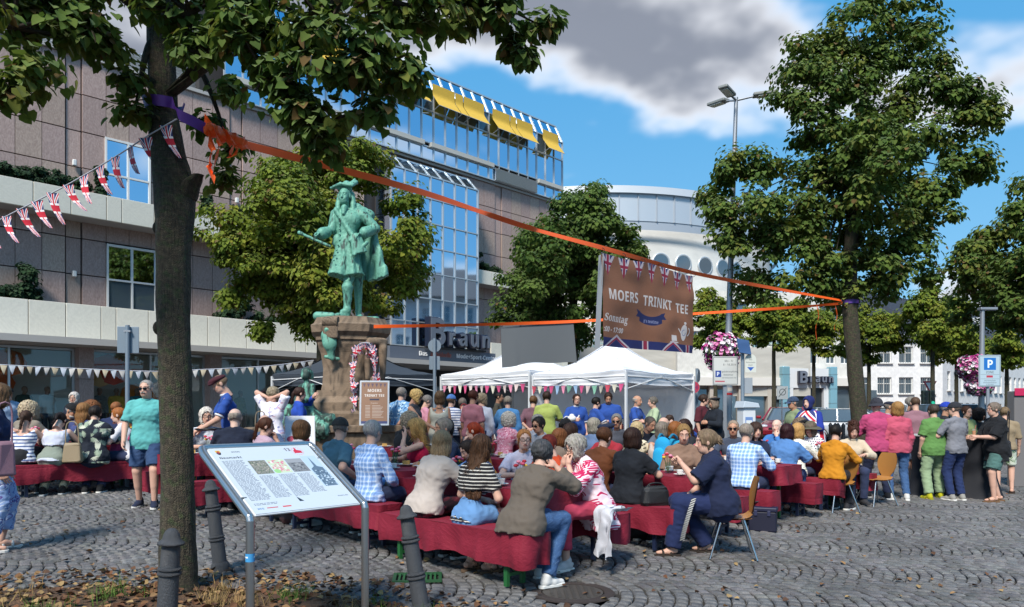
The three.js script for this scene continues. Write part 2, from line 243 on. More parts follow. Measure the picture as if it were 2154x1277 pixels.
// hair
const strand = (x, y, z, f = 13) => noise3(Math.atan2(x, z + 0.01) * f / 3, y * 7, 3) * 0.6 + noise3(Math.atan2(x, z + 0.01) * f, y * 12, 8) * 0.4;
const faceCut = (x, y, z, w = 0.064, top = 0.055, zz = 0.105) => ell(x, y, z, 0, top - 0.1, zz, w, 0.1, 0.085) + 0.007 * noise3(x * 70, y * 45, 3) + 0.004 * noise3(x * 130, y * 60, 7);
const HAIR = {
  short: [(x, y, z) => { let d = skull(x, y, z) - 0.015 - 0.004 * strand(x, y, z); d = smax(d, -faceCut(x, y, z, 0.075, 0.094, 0.094), 0.01); d = smax(d, -(y + 0.075 + z * 0.55), 0.012); return smax(d, -ell(x, y, z, 0, -0.06, 0.04, 0.13, 0.052, 0.052), 0.01); }, [-0.12, -0.1, -0.14], [0.12, 0.16, 0.12]],
  crop: [(x, y, z) => { let d = skull(x, y, z) - 0.007 - 0.002 * strand(x, y, z); d = smax(d, -faceCut(x, y, z, 0.078, 0.097, 0.092), 0.008); d = smax(d, -(y + 0.06 + z * 0.5), 0.01); return smax(d, -ell(x, y, z, 0, -0.05, 0.045, 0.13, 0.05, 0.055), 0.01); }, [-0.12, -0.1, -0.14], [0.12, 0.16, 0.12]],
  tousled: [(x, y, z) => { let d = skull(x, y, z) - 0.024 - 0.006 * noise3(x * 24, y * 18, z * 24) - 0.007 * strand(x, y, z, 20); d = smax(d, -faceCut(x, y, z, 0.07, 0.082, 0.1), 0.01); return smax(d, -(y + 0.085 + z * 0.35), 0.015); }, [-0.14, -0.13, -0.16], [0.14, 0.18, 0.14]],
  bob: [(x, y, z) => { let d = smin(skull(x, y, z) - 0.026, ell(x, y, z, 0, -0.055, -0.02, 0.105, 0.098, 0.1), 0.03) - 0.006 * strand(x, y, z, 18); d = smax(d, -faceCut(x, y, z, 0.06, 0.064, 0.11), 0.01); d = smax(d, -cap1(x, y, z, [0, -0.1, 0.09], [0, -0.2, 0.06], 0.06, 0.07), 0.012); return smax(d, -(y + 0.135 + 0.012 * strand(x, 0, z, 20)), 0.012); }, [-0.15, -0.17, -0.16], [0.15, 0.18, 0.14]],
  shoulder: [(x, y, z) => { let d = smin(smin(skull(x, y, z) - 0.026, ell(x, y, z, 0, -0.07, -0.03, 0.105, 0.1, 0.095), 0.03), cap1(x / 1.5, y, z, [0, -0.1, -0.06], [0, -0.24, -0.07], 0.062, 0.055), 0.04) - 0.007 * strand(x, y, z, 16); d = smax(d, -faceCut(x, y, z, 0.058, 0.055, 0.115), 0.012); d = smax(d, -cap1(x, y, z, [0, -0.1, 0.09], [0, -0.3, 0.05], 0.055, 0.075), 0.012); return smax(d, -(y + 0.26 + 0.02 * strand(x, 0, z, 20)), 0.015); }, [-0.15, -0.31, -0.17], [0.15, 0.18, 0.14]],
  long: [(x, y, z) => { let d = smin(skull(x, y, z) - 0.02, cap1(x / 1.7, y, z * 1.1, [0, -0.06, -0.075], [0.01, -0.5, -0.13], 0.055, 0.045), 0.05) - 0.009 * strand(x, y * 0.6, z, 17); d = smax(d, -faceCut(x, y, z, 0.062, 0.06, 0.11), 0.012); return smax(d, -cap1(x, y, z, [0, -0.1, 0.09], [0, -0.3, 0.05], 0.06, 0.08), 0.012); }, [-0.15, -0.6, -0.25], [0.15, 0.17, 0.13]],
  curly: [(x, y, z) => { let d = smin(skull(x, y, z) - 0.042, ell(x, y, z, 0, -0.04, -0.03, 0.12, 0.105, 0.11), 0.03) - 0.009 * noise3(x * 30, y * 30, z * 30) - 0.008 * noise3(x * 70, y * 60, z * 70); d = smax(d, -faceCut(x, y, z, 0.06, 0.045, 0.13), 0.012); d = smax(d, -cap1(x, y, z, [0, -0.1, 0.1], [0, -0.2, 0.08], 0.055, 0.06), 0.012); return smax(d, -(y + 0.13), 0.02); }, [-0.18, -0.17, -0.19], [0.18, 0.2, 0.15]],
  pony: [(x, y, z) => { let d = skull(x, y, z) - 0.011 - 0.003 * strand(x, y, z); d = smax(d, -faceCut(x, y, z, 0.073, 0.094, 0.094), 0.01); d = smax(d, -(y + 0.08 + z * 0.5), 0.012); d = smax(d, -ell(x, y, z, 0, -0.06, 0.05, 0.13, 0.05, 0.055), 0.01); d = smin(d, ell(x, y, z, 0, 0.01, -0.118, 0.03, 0.03, 0.02), 0.015); return smin(d, cap1(x, y, z, [0, 0, -0.125], [0.015, -0.2, -0.145], 0.03, 0.016), 0.015) - 0.002 * noise3(x * 60, y * 10, z * 60); }, [-0.13, -0.26, -0.21], [0.13, 0.16, 0.12]],
  bun: [(x, y, z) => { let d = skull(x, y, z) - 0.014 - 0.005 * strand(x, y, z); d = smax(d, -faceCut(x, y, z, 0.072, 0.092, 0.094), 0.01); d = smax(d, -(y + 0.08 + z * 0.5), 0.012); d = smax(d, -ell(x, y, z, 0, -0.06, 0.05, 0.13, 0.05, 0.055), 0.01); return smin(d, ell(x, y, z, 0.01, 0.005, -0.125, 0.048, 0.046, 0.036) - 0.008 * noise3(x * 45, y * 45, z * 45), 0.015); }, [-0.13, -0.11, -0.21], [0.13, 0.16, 0.12]],
  updo: [(x, y, z) => { let d = skull(x, y, z) - 0.018 - 0.006 * strand(x, y, z); d = smax(d, -faceCut(x, y, z, 0.066, 0.072, 0.102), 0.01); d = smax(d, -(y + 0.08 + z * 0.5), 0.012); return smin(d, ell(x, y, z, 0, 0.12, -0.03, 0.085, 0.06, 0.08) - 0.02 * noise3(x * 30, y * 30, z * 30), 0.02); }, [-0.14, -0.11, -0.17], [0.14, 0.23, 0.14]],
  fringe: [(x, y, z) => { let d = skull(x, y, z) - 0.009 - 0.003 * strand(x, y, z); d = smax(d, y - 0.045 + z * 0.15, 0.012); d = smax(d, z - 0.02, 0.012); return smax(d, -(y + 0.06 + z * 0.4), 0.012); }, [-0.12, -0.09, -0.14], [0.12, 0.1, 0.05]],
};
const hairGeo = {};
const HLEN = { crop: 0.011, short: 0.024, tousled: 0.034, bob: 0.05, shoulder: 0.06, long: 0.09, curly: 0.026, pony: 0.04, bun: 0.032, updo: 0.034, fringe: 0.016 };
// loose strands laid over the hair's surface, following its fall
function strands(g, style) {
  const r = mulberry(style.length * 31 + style.charCodeAt(0)), P = g.attributes.position, N = g.attributes.normal, L = HLEN[style], pos = [], nor = [], colr = [], n = V(), t = V(), p = V(), sd = V();
  for (let k = 0; k < 1500; k++) {
    const i = Math.floor(r() * P.count); p.fromBufferAttribute(P, i); n.fromBufferAttribute(N, i); if (n.y < -0.6) continue;
    if (style === 'curly' || style === 'updo') t.set(r() - 0.5, r() - 0.7, r() - 0.5); else t.set(p.x * 2 + (r() - 0.5) * 0.5, -0.55 - p.y * 2, p.z * 1.5 - 0.25 + (r() - 0.5) * 0.5);
    t.addScaledVector(n, -t.dot(n)).normalize(); sd.crossVectors(n, t); const l = L * (0.5 + r()), w = 0.0016 + 0.0022 * r(), lift = 0.002 + l * 0.16 * r(), c = 0.5 + 1.1 * r();
    const a = p.clone().addScaledVector(n, 0.0006), m = a.clone().addScaledVector(t, l * 0.5).addScaledVector(n, lift), e = a.clone().addScaledVector(t, l).addScaledVector(n, lift * 0.7), q = [a.clone().addScaledVector(sd, w), a.clone().addScaledVector(sd, -w), m.clone().addScaledVector(sd, w * 0.8), m.clone().addScaledVector(sd, -w * 0.8), e];
    for (const j of [0, 1, 2, 1, 3, 2, 2, 3, 4]) { pos.push(q[j].x, q[j].y, q[j].z); nor.push(n.x, n.y, n.z); colr.push(c, c * 0.97, c * 0.93); }
  }
  const s = new THREE.BufferGeometry(); s.setAttribute('position', new THREE.Float32BufferAttribute(pos, 3)); s.setAttribute('normal', new THREE.Float32BufferAttribute(nor, 3)); s.setAttribute('color', new THREE.Float32BufferAttribute(colr, 3)); const b = g.toNonIndexed(); b.deleteAttribute('uv'); return mergeGeometries([b, s]);
}
const hairOf = (style) => hairGeo[style] ??= strands(paint(meshFn(HAIR[style][0], HAIR[style][1], HAIR[style][2], 0.0075), (x, y, z) => { const s = 1 + 0.55 * strand(x, y * 0.6, z, 34) + 0.3 * noise3(x * 90, y * 14, z * 90); return [s, s * (0.97 + 0.05 * noise3(x * 30, 1, z * 30)), s * 0.95]; }), style);
// hats, in head space
const dome = (t, y0) => meshFn((x, y, z) => smax(Math.abs(ell(x, y, z, 0, 0.034, -0.012, 0.09, 0.1, 0.11) - t) - 0.004, y0 - y, 0.006), [-0.14, -0.05, -0.16], [0.14, 0.17, 0.14], 0.008);
const brimShape = (r0, r1, drop, wob = 0) => sheet((s, t) => { const a = s * 2 * Math.PI, r = lerp(r0, r1, t); return V(Math.sin(a) * r * 0.92, 0.035 - drop * t * t + wob * t * Math.sin(a * 2 + 1), Math.cos(a) * r * 1.08 - 0.012); }, 28, 4);
const HATS = {
  cap: () => merge([dome(0.004, 0.03), sheet((s, t) => V((s - 0.5) * 0.15 * (1 - 0.35 * t * t), 0.045 - 0.018 * t - (s - 0.5) ** 2 * 0.13, 0.06 + Math.sqrt(Math.max(0, 1 - (2 * s - 1) ** 2)) * 0.035 + t * 0.075), 10, 4)]),
  flatcap: () => meshFn((x, y, z) => smin(ell(x, y, z, 0, 0.075, 0.01, 0.1, 0.045, 0.13), ell(x, y, z, 0, 0.045, 0.1, 0.065, 0.014, 0.05), 0.02), [-0.13, 0.0, -0.16], [0.13, 0.15, 0.18], 0.009),
  beret: () => meshFn((x, y, z) => smin(ell(x, y, z, 0.015, 0.088, -0.02, 0.125, 0.038, 0.125), ell(x, y, z, 0, 0.06, -0.012, 0.09, 0.03, 0.105), 0.02) - 0.003 * noise3(x * 20, y * 20, z * 20), [-0.15, 0.02, -0.17], [0.17, 0.16, 0.15], 0.009),
  bucket: () => merge([dome(0.008, 0.02), brimShape(0.1, 0.15, 0.05)]),
  sunhat: () => merge([dome(0.01, 0.03), brimShape(0.105, 0.2, 0.035, 0.018)]),
  hood: () => meshFn((x, y, z) => { let d = smin(Math.abs(skull(x, y, z) - 0.016) - 0.006, cap1(x, y, z, [0, -0.13, -0.02], [0, -0.2, -0.03], 0.068, 0.085), 0.02); return smax(d, -ell(x, y, z, 0, -0.02, 0.12, 0.062, 0.095, 0.085), 0.01); }, [-0.13, -0.27, -0.16], [0.13, 0.17, 0.13], 0.009),
};
const hatGeo = {}; const hatOf = (n) => hatGeo[n] ??= HATS[n]();
const glassesGeo = (() => { const out = []; for (const s of [-1, 1]) { const l = new THREE.SphereGeometry(0.027, 10, 6); l.scale(1, 0.72, 0.16); l.rotateY(s * 0.22); l.translate(s * 0.032, 0.006, 0.1); out.push(l); out.push(rod(V(s * 0.058, 0.012, 0.09), V(s * 0.082, 0.008, -0.005), 0.0028, 0.0028, 5)); } out.push(rod(V(-0.01, 0.01, 0.106), V(0.01, 0.01, 0.106), 0.0028, 0.0028, 5)); return merge(out); })();
const specsGeo = (() => { const out = []; for (const s of [-1, 1]) { const l = new THREE.TorusGeometry(0.023, 0.0026, 4, 14); l.scale(1.1, 0.8, 1); l.rotateY(s * 0.2); l.translate(s * 0.031, 0.006, 0.105); out.push(l); out.push(rod(V(s * 0.056, 0.012, 0.098), V(s * 0.082, 0.008, -0.005), 0.0025, 0.0025, 5)); } out.push(rod(V(-0.008, 0.01, 0.108), V(0.008, 0.01, 0.108), 0.0025, 0.0025, 5)); return merge(out); })();

// fabrics with a print
function fabric(draw, size = 256, metres = 0.5) { const t = canvas(size, size, draw); t.repeat.set(1 / metres, 1 / metres); return t; }
const PRINTS = {
  stripes: fabric((x, w) => { x.fillStyle = '#16161a'; x.fillRect(0, 0, w, w); x.fillStyle = '#c9c4bb'; for (let i = 0; i < 8; i++) x.fillRect(0, i * w / 8, w, w / 8 * 0.3); }, 256, 0.26),
  navystripes: fabric((x, w) => { x.fillStyle = '#dcdce2'; x.fillRect(0, 0, w, w); x.fillStyle = '#4b5f8c'; for (let i = 0; i < 6; i++) x.fillRect(0, i * w / 6, w, w / 6 * 0.4); }, 256, 0.3),
  zigzag: fabric((x, w) => { x.fillStyle = '#e7cfd6'; x.fillRect(0, 0, w, w); x.strokeStyle = '#b3194f'; x.lineWidth = 7; const r = mulberry(3); for (let k = 0; k < 34; k++) { const a = Math.floor(r() * 4) * Math.PI / 4 + 0.4, cx = r() * w, cy = r() * w; for (let j = -1; j < 2; j++) { const ox = -Math.sin(a) * j * 15, oy = Math.cos(a) * j * 15; x.beginPath(); x.moveTo(cx + ox - Math.cos(a) * 20, cy + oy - Math.sin(a) * 20); x.lineTo(cx + ox + Math.cos(a) * 20, cy + oy + Math.sin(a) * 20); x.stroke(); } } }, 256, 0.42),
  floral: fabric((x, w) => { x.fillStyle = '#101826'; x.fillRect(0, 0, w, w); const r = mulberry(5); for (let k = 0; k < 26; k++) { const cx = r() * w, cy = r() * w, a = r() * 6; x.fillStyle = ['#8d9a86', '#b9bca9', '#5f7268'][k % 3]; for (let j = -3; j < 4; j++) { x.save(); x.translate(cx, cy); x.rotate(a + j * 0.42); x.beginPath(); x.ellipse(0, -17, 4, 15, 0, 0, 7); x.fill(); x.restore(); } } }, 256, 0.5),
  plaid: fabric((x, w) => { x.fillStyle = '#8fb0dd'; x.fillRect(0, 0, w, w); for (let i = 0; i < 16; i++) { x.fillStyle = i % 2 ? 'rgba(235,240,250,.55)' : 'rgba(60,90,160,.3)'; x.fillRect(i * w / 16, 0, w / 40, w); x.fillRect(0, i * w / 16, w, w / 40); } }, 256, 0.4),
  darkplaid: fabric((x, w) => { x.fillStyle = '#4a1220'; x.fillRect(0, 0, w, w); for (let i = 0; i < 8; i++) { x.fillStyle = i % 2 ? 'rgba(10,10,20,.6)' : 'rgba(150,60,70,.4)'; x.fillRect(i * w / 8, 0, w / 20, w); x.fillRect(0, i * w / 8, w, w / 20); } }, 256, 0.3),
  hawaii: fabric((x, w) => { x.fillStyle = '#6d9ac4'; x.fillRect(0, 0, w, w); const r = mulberry(9); for (let k = 0; k < 70; k++) { x.fillStyle = ['#c9dbe6', '#2f5a8a', '#a5c3da'][k % 3]; x.beginPath(); x.ellipse(r() * w, r() * w, 7 + r() * 16, 5 + r() * 8, r() * 6, 0, 7); x.fill(); } }, 256, 0.4),
  polka: fabric((x, w) => { x.fillStyle = '#e4e2e2'; x.fillRect(0, 0, w, w); x.fillStyle = '#22264e'; for (let i = 0; i < 8; i++) for (let j = 0; j < 8; j++) { x.beginPath(); x.arc((i + (j % 2) * 0.5) * w / 8, j * w / 8 + 8, 9, 0, 7); x.fill(); } }, 256, 0.32),
  speckle: fabric((x, w) => { x.fillStyle = '#dddcd2'; x.fillRect(0, 0, w, w); const r = mulberry(12); for (let k = 0; k < 230; k++) { x.fillStyle = ['#4d6b4e', '#555', '#94a58b'][k % 3]; x.fillRect(r() * w, r() * w, 5, 5); } }, 256, 0.36),
  leopard: fabric((x, w) => { x.fillStyle = '#cfc3a8'; x.fillRect(0, 0, w, w); const r = mulberry(14); for (let k = 0; k < 120; k++) { x.fillStyle = ['#23211e', '#3a352c', '#7c7a45'][k % 3]; x.beginPath(); x.ellipse(r() * w, r() * w, 4 + r() * 8, 3 + r() * 5, r() * 6, 0, 7); x.fill(); } }, 256, 0.36),
  paisley: fabric((x, w) => { x.fillStyle = '#8fa6cf'; x.fillRect(0, 0, w, w); const r = mulberry(15); for (let k = 0; k < 90; k++) { x.strokeStyle = ['#3c5a9e', '#d5dcea', '#5a4a8a'][k % 3]; x.lineWidth = 5; x.beginPath(); x.arc(r() * w, r() * w, 6 + r() * 14, r() * 6, r() * 6 + 3); x.stroke(); } }, 256, 0.34),
  pinkprint: fabric((x, w) => { x.fillStyle = '#d98fa0'; x.fillRect(0, 0, w, w); const r = mulberry(16); for (let k = 0; k < 160; k++) { x.fillStyle = ['#c0566f', '#e9c2c8'][k % 2]; x.beginPath(); x.arc(r() * w, r() * w, 3 + r() * 6, 0, 7); x.fill(); } }, 256, 0.36),
  whiteprint: fabric((x, w) => { x.fillStyle = '#dfdbe4'; x.fillRect(0, 0, w, w); const r = mulberry(17); for (let k = 0; k < 34; k++) { x.fillStyle = ['#a9a4cc', '#c8a3b4', '#8d8fb4'][k % 3]; x.beginPath(); x.ellipse(r() * w, r() * w, 6 + r() * 22, 4 + r() * 7, r() * 6, 0, 7); x.fill(); } }, 256, 0.5),
  greenleaf: fabric((x, w) => { x.fillStyle = '#cfd6c4'; x.fillRect(0, 0, w, w); const r = mulberry(18); for (let k = 0; k < 80; k++) { x.fillStyle = ['#4f7a4a', '#88a57c'][k % 2]; x.beginPath(); x.ellipse(r() * w, r() * w, 14, 5, r() * 6, 0, 7); x.fill(); } }, 256, 0.4),
  denim: fabric((x, w) => { x.fillStyle = '#34547e'; x.fillRect(0, 0, w, w); const r = mulberry(19); for (let k = 0; k < 2600; k++) { x.fillStyle = r() < 0.5 ? 'rgba(190,210,235,.14)' : 'rgba(15,30,60,.16)'; x.fillRect(r() * w, r() * w, 2, 5); } }, 256, 0.3),
};
const clothCache = new Map();
function cloth(c) {
  if (!clothCache.has(c)) {
    const m = new THREE.MeshPhysicalMaterial({ roughness: 0.92, side: THREE.DoubleSide, sheen: 0.25, sheenRoughness: 0.7 });
    if (PRINTS[c]) m.map = PRINTS[c]; else m.color.set(c);
    m.sheenColor.setRGB(0.25, 0.25, 0.25); m.bumpMap = WEAVE; m.bumpScale = 0.0012;
    clothCache.set(c, m);
  }
  return clothCache.get(c);
}
const WEAVE = ntex(256, 256, (x, y) => { const v = 0.5 + 0.3 * pn(x, y, 60) + 0.2 * pn(x, y, 150, 4); return [v, v, v]; }, false); WEAVE.repeat.set(3, 3);
const skinMat = {}; for (const k in SKIN) { skinMat[k] = new THREE.MeshPhysicalMaterial({ vertexColors: true, roughness: 0.55, side: THREE.DoubleSide, specularIntensity: 0.6 }); skinMat[k].color.setRGB(...SKIN[k]); }
const hairMat = {}; function hairM(c) { if (!hairMat[c]) { hairMat[c] = new THREE.MeshPhysicalMaterial({ vertexColors: true, roughness: 0.62, side: THREE.DoubleSide, specularIntensity: 0.5 }); hairMat[c].color.set(c); } return hairMat[c]; }
const add3 = (a, b, s = 1) => [a[0] + b[0] * s, a[1] + b[1] * s, a[2] + b[2] * s], sub3 = (a, b) => add3(a, b, -1), len3 = (a) => Math.hypot(...a), nrm = (a) => { const l = len3(a) || 1; return a.map((x) => x / l); }, cross3 = (a, b) => [a[1] * b[2] - a[2] * b[1], a[2] * b[0] - a[0] * b[2], a[0] * b[1] - a[1] * b[0]], dot3 = (a, b) => a[0] * b[0] + a[1] * b[1] + a[2] * b[2], mix3 = (a, b, t) => a.map((x, i) => lerp(x, b[i], t));
function ik(s, t, l1, l2, hint) {     // the middle joint of a limb
  let d = sub3(t, s), L = len3(d); if (L > (l1 + l2) * 0.985) { d = d.map((x) => x * (l1 + l2) * 0.985 / L); L = (l1 + l2) * 0.985; }
  const u = nrm(d), a = (l1 * l1 - l2 * l2 + L * L) / (2 * L), h = Math.sqrt(Math.max(0, l1 * l1 - a * a)); let w = add3(hint, u, -dot3(hint, u)); w = nrm(w);
  return [add3(add3(s, u, a), w, h), add3(s, d)];
}
function xform(g, origin, yAxis, zHint) {   // place a template: its +y along yAxis, its +z near zHint
  const y = V(...nrm(yAxis)), z0 = V(...zHint), x = V().crossVectors(y, z0).normalize(), z = V().crossVectors(x, y), m = new THREE.Matrix4().makeBasis(x, y, z).setPosition(...origin); return g.clone().applyMatrix4(m);
}
let seedP = 0;
function person(o, label) {
  const k = o.k ?? 1, S = (o.h ?? 1.7) / 1.72, W0 = o.w ?? 1, f = o.f ?? 0, sit = o.sit, near = o.near ?? false, cell = o.cell ?? (near ? 0.0135 : 0.021), q = near ? 0 : 1; seedP += 3.7; const sd = seedP;
  const g = thing('person', label, 'person', o.pos, o.yaw);
  const lean = o.lean ?? (sit ? 0.16 : 0.03), side = o.side ?? 0, dir = nrm([Math.sin(side), Math.cos(lean) * Math.cos(side), Math.sin(lean)]), fwd = nrm(cross3([1, 0, 0], dir));
  const Pv = sit ? [0, (o.seat ?? 0.47) + 0.085 * W0, 0] : [0, 0.92 * S - (o.crouch ?? 0), o.hipz ?? 0], at = (t, x = 0, z = 0) => add3(add3(add3(Pv, dir, t * S), [1, 0, 0], x), fwd, z);
  const sw = (f ? 0.158 : 0.182) * S * (0.75 + 0.25 * W0), chest = at(0.32), neck = at(0.53), hd = nrm(mix3(dir, [0, 1, o.nod ?? 0.05], 0.55)), head = add3(add3(neck, hd, 0.135 * S), fwd, 0.025);
  // arms
  const arms = [1, -1].map((s, i) => {
    const sh = at(0.445, s * sw), a = (i ? o.armR : o.armL) ?? o.arms ?? (sit ? 'table' : 'down'); let t, hint = [s * 0.5, -0.5, -0.6], palm = [0, 0, 1], grip = false;
    if (Array.isArray(a)) { t = [a[0] * s, a[1], a[2]]; grip = a[3] === 1; hint = a[4] ? [a[4][0] * s, a[4][1], a[4][2]] : hint; }
    else if (a === 'down') t = add3(sh, [s * 0.05, -0.53 * S, 0.07]), palm = [-s, 0, 0.3];
    else if (a === 'swingf') t = add3(sh, [s * 0.05, -0.48 * S, 0.2]), palm = [-s, 0, 0.3];
    else if (a === 'swingb') t = add3(sh, [s * 0.08, -0.5 * S, -0.14]), palm = [-s, 0, 0.3];
    else if (a === 'table') t = [s * 0.11, 0.815, 0.36 + Math.sin(lean) * 0.3], palm = [0, -1, 0.1], hint = [s * 0.8, -0.4, -0.4];
    else if (a === 'lap') t = [s * 0.07, 0.66, 0.3], palm = [0, -1, 0], hint = [s * 0.8, -0.4, -0.4];
    else if (a === 'chin') t = add3(head, [s * 0.05, -0.17, 0.11]), hint = [s * 0.4, -0.9, 0.5], palm = [0, 0.3, -1], grip = true;
    else if (a === 'cheek') t = add3(head, [s * 0.105, -0.1, 0.05]), hint = [s * 0.6, -0.9, 0.35], palm = [-s, 0, -0.3];
    else if (a === 'hip') t = add3(at(0.02), [s * 0.19 * W0, 0, -0.03]), hint = [s, 0, -0.5], palm = [-s, 0, 0], grip = true;
    else if (a === 'back') t = add3(at(0.06), [s * 0.03, 0, -0.17]), hint = [s, 0, -0.6], palm = [0, 0, -1], grip = true;
    else if (a === 'nape') t = add3(head, [s * 0.05, -0.05, -0.09]), hint = [s, 0.2, 0.2], palm = [0, 0, 1];
    else if (a === 'hold') t = at(0.24, s * 0.09, 0.27), hint = [s * 0.8, -0.7, -0.2], palm = [-s, 0, 0], grip = true;
    else if (a === 'reach') t = at(0.12, s * 0.13, 0.42), hint = [s * 0.6, -0.7, -0.2], palm = [0, -1, 0];
    else if (a === 'cross') t = at(0.27, -s * 0.1, 0.17), hint = [s * 0.9, -0.5, 0], palm = [0, 0, -1];
    const [el, hnd] = ik(sh, t, 0.285 * S, 0.255 * S, hint); return { s, sh, el, hnd, palm, grip };
  });
  // legs
  const hw = 0.09 * S * (0.6 + 0.4 * W0);
  const legs = [1, -1].map((s, i) => {
    const hip = add3(Pv, [s * hw, 0, 0]), st = o.step ? (i ? -o.step : o.step) : 0, sp = o.spread ?? 0.02; let foot, kneeHint = [s * 0.15, 0, 1];
    if (sit) { const lz = (i ? o.footR : o.footL) ?? [0.1, 0.36]; foot = [s * lz[0], 0.085, lz[1]]; const kn0 = [s * (0.1 + (o.spreadK ?? 0)), Pv[1] - 0.01, 0.43 * S]; const kn = o.kneeIK ? ik(hip, foot, 0.43 * S, 0.43 * S, kneeHint)[0] : kn0; return { s, hip, kn, foot }; }
    foot = [s * (hw + sp), 0.085 + (st < 0 && o.step > 0.12 ? 0.02 : 0), st + (o.hipz ?? 0) * 0]; return { s, hip, kn: ik(hip, foot, 0.43 * S, 0.43 * S, kneeHint)[0], foot };
  });
  const N = fwd, cap = (a, b, ra, rb, kk = 0.03, n, qq, flat) => ({ a, b, ra, rb, k: kk, n, q: qq, flat });
  const w1 = W0, torso = (e) => {
    const L = [cap(at(-0.01, -hw * 0.75), at(-0.01, hw * 0.75), 0.102 * w1 + e, 0.102 * w1 + e, 0.05), cap(at(0.02), at(0.3), 0.146 * w1 + e, (f ? 0.134 : 0.15) * (0.4 + 0.6 * w1) + e, 0.05, N, 1.42), cap(at(0.33, -0.06 * S), at(0.33, 0.06 * S), 0.11 * (0.4 + 0.6 * w1) + e, 0.11 * (0.4 + 0.6 * w1) + e, 0.05), ...[-1, 1].map((s) => cap(at(0.485, s * 0.02, -0.01), at(0.448, s * sw * 0.86), 0.05 * (0.6 + 0.4 * w1) + e, 0.042 * (0.6 + 0.4 * w1) + e * 0.8, 0.05))];
    if (f) for (const s of [-1, 1]) L.push(cap(at(0.31, s * 0.065, 0.075), at(0.3, s * 0.065, 0.08), 0.056 * f * (0.5 + 0.5 * w1) + e * 0.6, 0.05 * f + e * 0.6, 0.04));
    if (o.belly) L.push(cap(at(0.08, 0, 0.06), at(0.2, 0, 0.05), 0.1 * o.belly + e, 0.11 * o.belly + e, 0.07)); return L;
  };
  const aw = 0.55 + 0.45 * w1, skinP = [...torso(-0.035), cap(at(0.4), neck, 0.05, 0.05, 0.03), cap(neck, add3(head, hd, -0.1), 0.05, 0.05, 0.02)];
  for (const a of arms) skinP.push(cap(a.sh, a.el, 0.049 * aw * S, 0.04 * aw * S), cap(a.el, a.hnd, 0.041 * aw * S, 0.027 * S, 0.015));
  for (const l of legs) skinP.push(cap(l.hip, l.kn, 0.082 * aw * S, 0.056 * aw * S), cap(l.kn, l.foot, 0.054 * aw * S, 0.036 * S, 0.015), cap(mix3(l.kn, l.foot, 0.12), mix3(l.kn, l.foot, 0.5), 0.05 * S, 0.045 * S, 0.02));
  const body = [paint(mesh3(skinP, cell * (o.legsBare || near ? 1 : 1.15)), (x, y, z) => { const b = 1 + 0.05 * noise3(x * 9, y * 9, z * 9 + sd); return [b, b * 0.97, b * 0.96]; })];
  const hy = o.look ?? 0, nod = o.nod ?? 0.05, hq = new THREE.Quaternion().setFromEuler(new THREE.Euler(nod + lean * 0.35, hy, o.tilt ?? 0, 'YXZ')), hm = new THREE.Matrix4().compose(V(...head), hq, V(S, S, S).multiplyScalar(o.hs ?? 0.96));
  body.push(heads[q].clone().applyMatrix4(hm));
  for (const a of arms) { const fa = sub3(a.hnd, a.el); body.push(xform(hands[(a.grip ? 'grip' : 'open') + (a.s > 0 ? -1 : 1) + q], add3(a.hnd, nrm(fa), -0.005), mix3(nrm(fa), nrm(a.palm), 0.0001), a.palm)); }
  const sandal = o.shoe === 'bare' || o.sandal;
  if (sandal) for (const l of legs) { const m = new THREE.Matrix4().makeRotationY(l.s * 0.15).setPosition(l.foot[0], l.foot[1] - 0.085 + 0.012, l.foot[2]); body.push(footGeo.clone().applyMatrix4(m)); }
  const strip = (x) => { for (const n of Object.keys(x.attributes)) if (!['position', 'normal', 'color'].includes(n)) x.deleteAttribute(n); return x; };
  part('body', mergeGeometries(body.map((x) => strip(x.clone()))), skinMat[o.skin ?? 'light'], g);
  // clothes
  const wr = (amp, fy = 11) => (x, y, z) => amp * (noise3(x * 6 + sd, y * fy + Math.abs(x) * 4, z * 6) * 0.7 + 1.1 * Math.abs(noise3(x * 7 + y * 5 + sd, y * fy * 0.9 - x * 6, z * 7)) - 0.35 + noise3(x * 15 + sd, y * fy * 2.2, z * 15) * 0.35);
  const cuff = (p, r) => p;
  const top = o.top ?? { c: '#888' };
  if (top) {
    const e = top.e ?? 0.013, sl = top.sl ?? 0.75, L = [...torso(e)], hem = top.hem ?? 0.06;
    L.push(cap(at(-0.03, -hw * 0.78), at(-0.03, hw * 0.78), 0.11 * w1 + e, 0.11 * w1 + e, 0.05)); L.push(cap(at(-hem - 0.06, -hw * 0.75), at(-hem - 0.06, hw * 0.75), 0.11 * w1 + e, 0.11 * w1 + e, 0.05)); if (!sit || top.flare) L.push(cap(at(0.12), at(-hem - 0.08), 0.145 * w1 + e, 0.155 * w1 + e * 1.2, 0.04, N, 1.38));
    if (!top.strap) L.push(cap(at(0.44), at(0.515), 0.075, 0.052, 0.03)); 
    for (const a of arms) { if (sl > 0) { const t1 = Math.min(1, sl); L.push(cap(a.sh, mix3(a.sh, a.el, t1), 0.051 * aw + e * 0.6, (0.052 - 0.005 * t1) * aw + e * (sl < 1 ? 1.5 : 0.8), 0.03, null, 1, sl <= 1)); if (sl > 1) L.push(cap(a.el, mix3(a.el, a.hnd, Math.min(1, sl - 1)), 0.047 * aw + e * 0.8, 0.034 * aw + e * 0.9, 0.02, null, 1, true)); } }
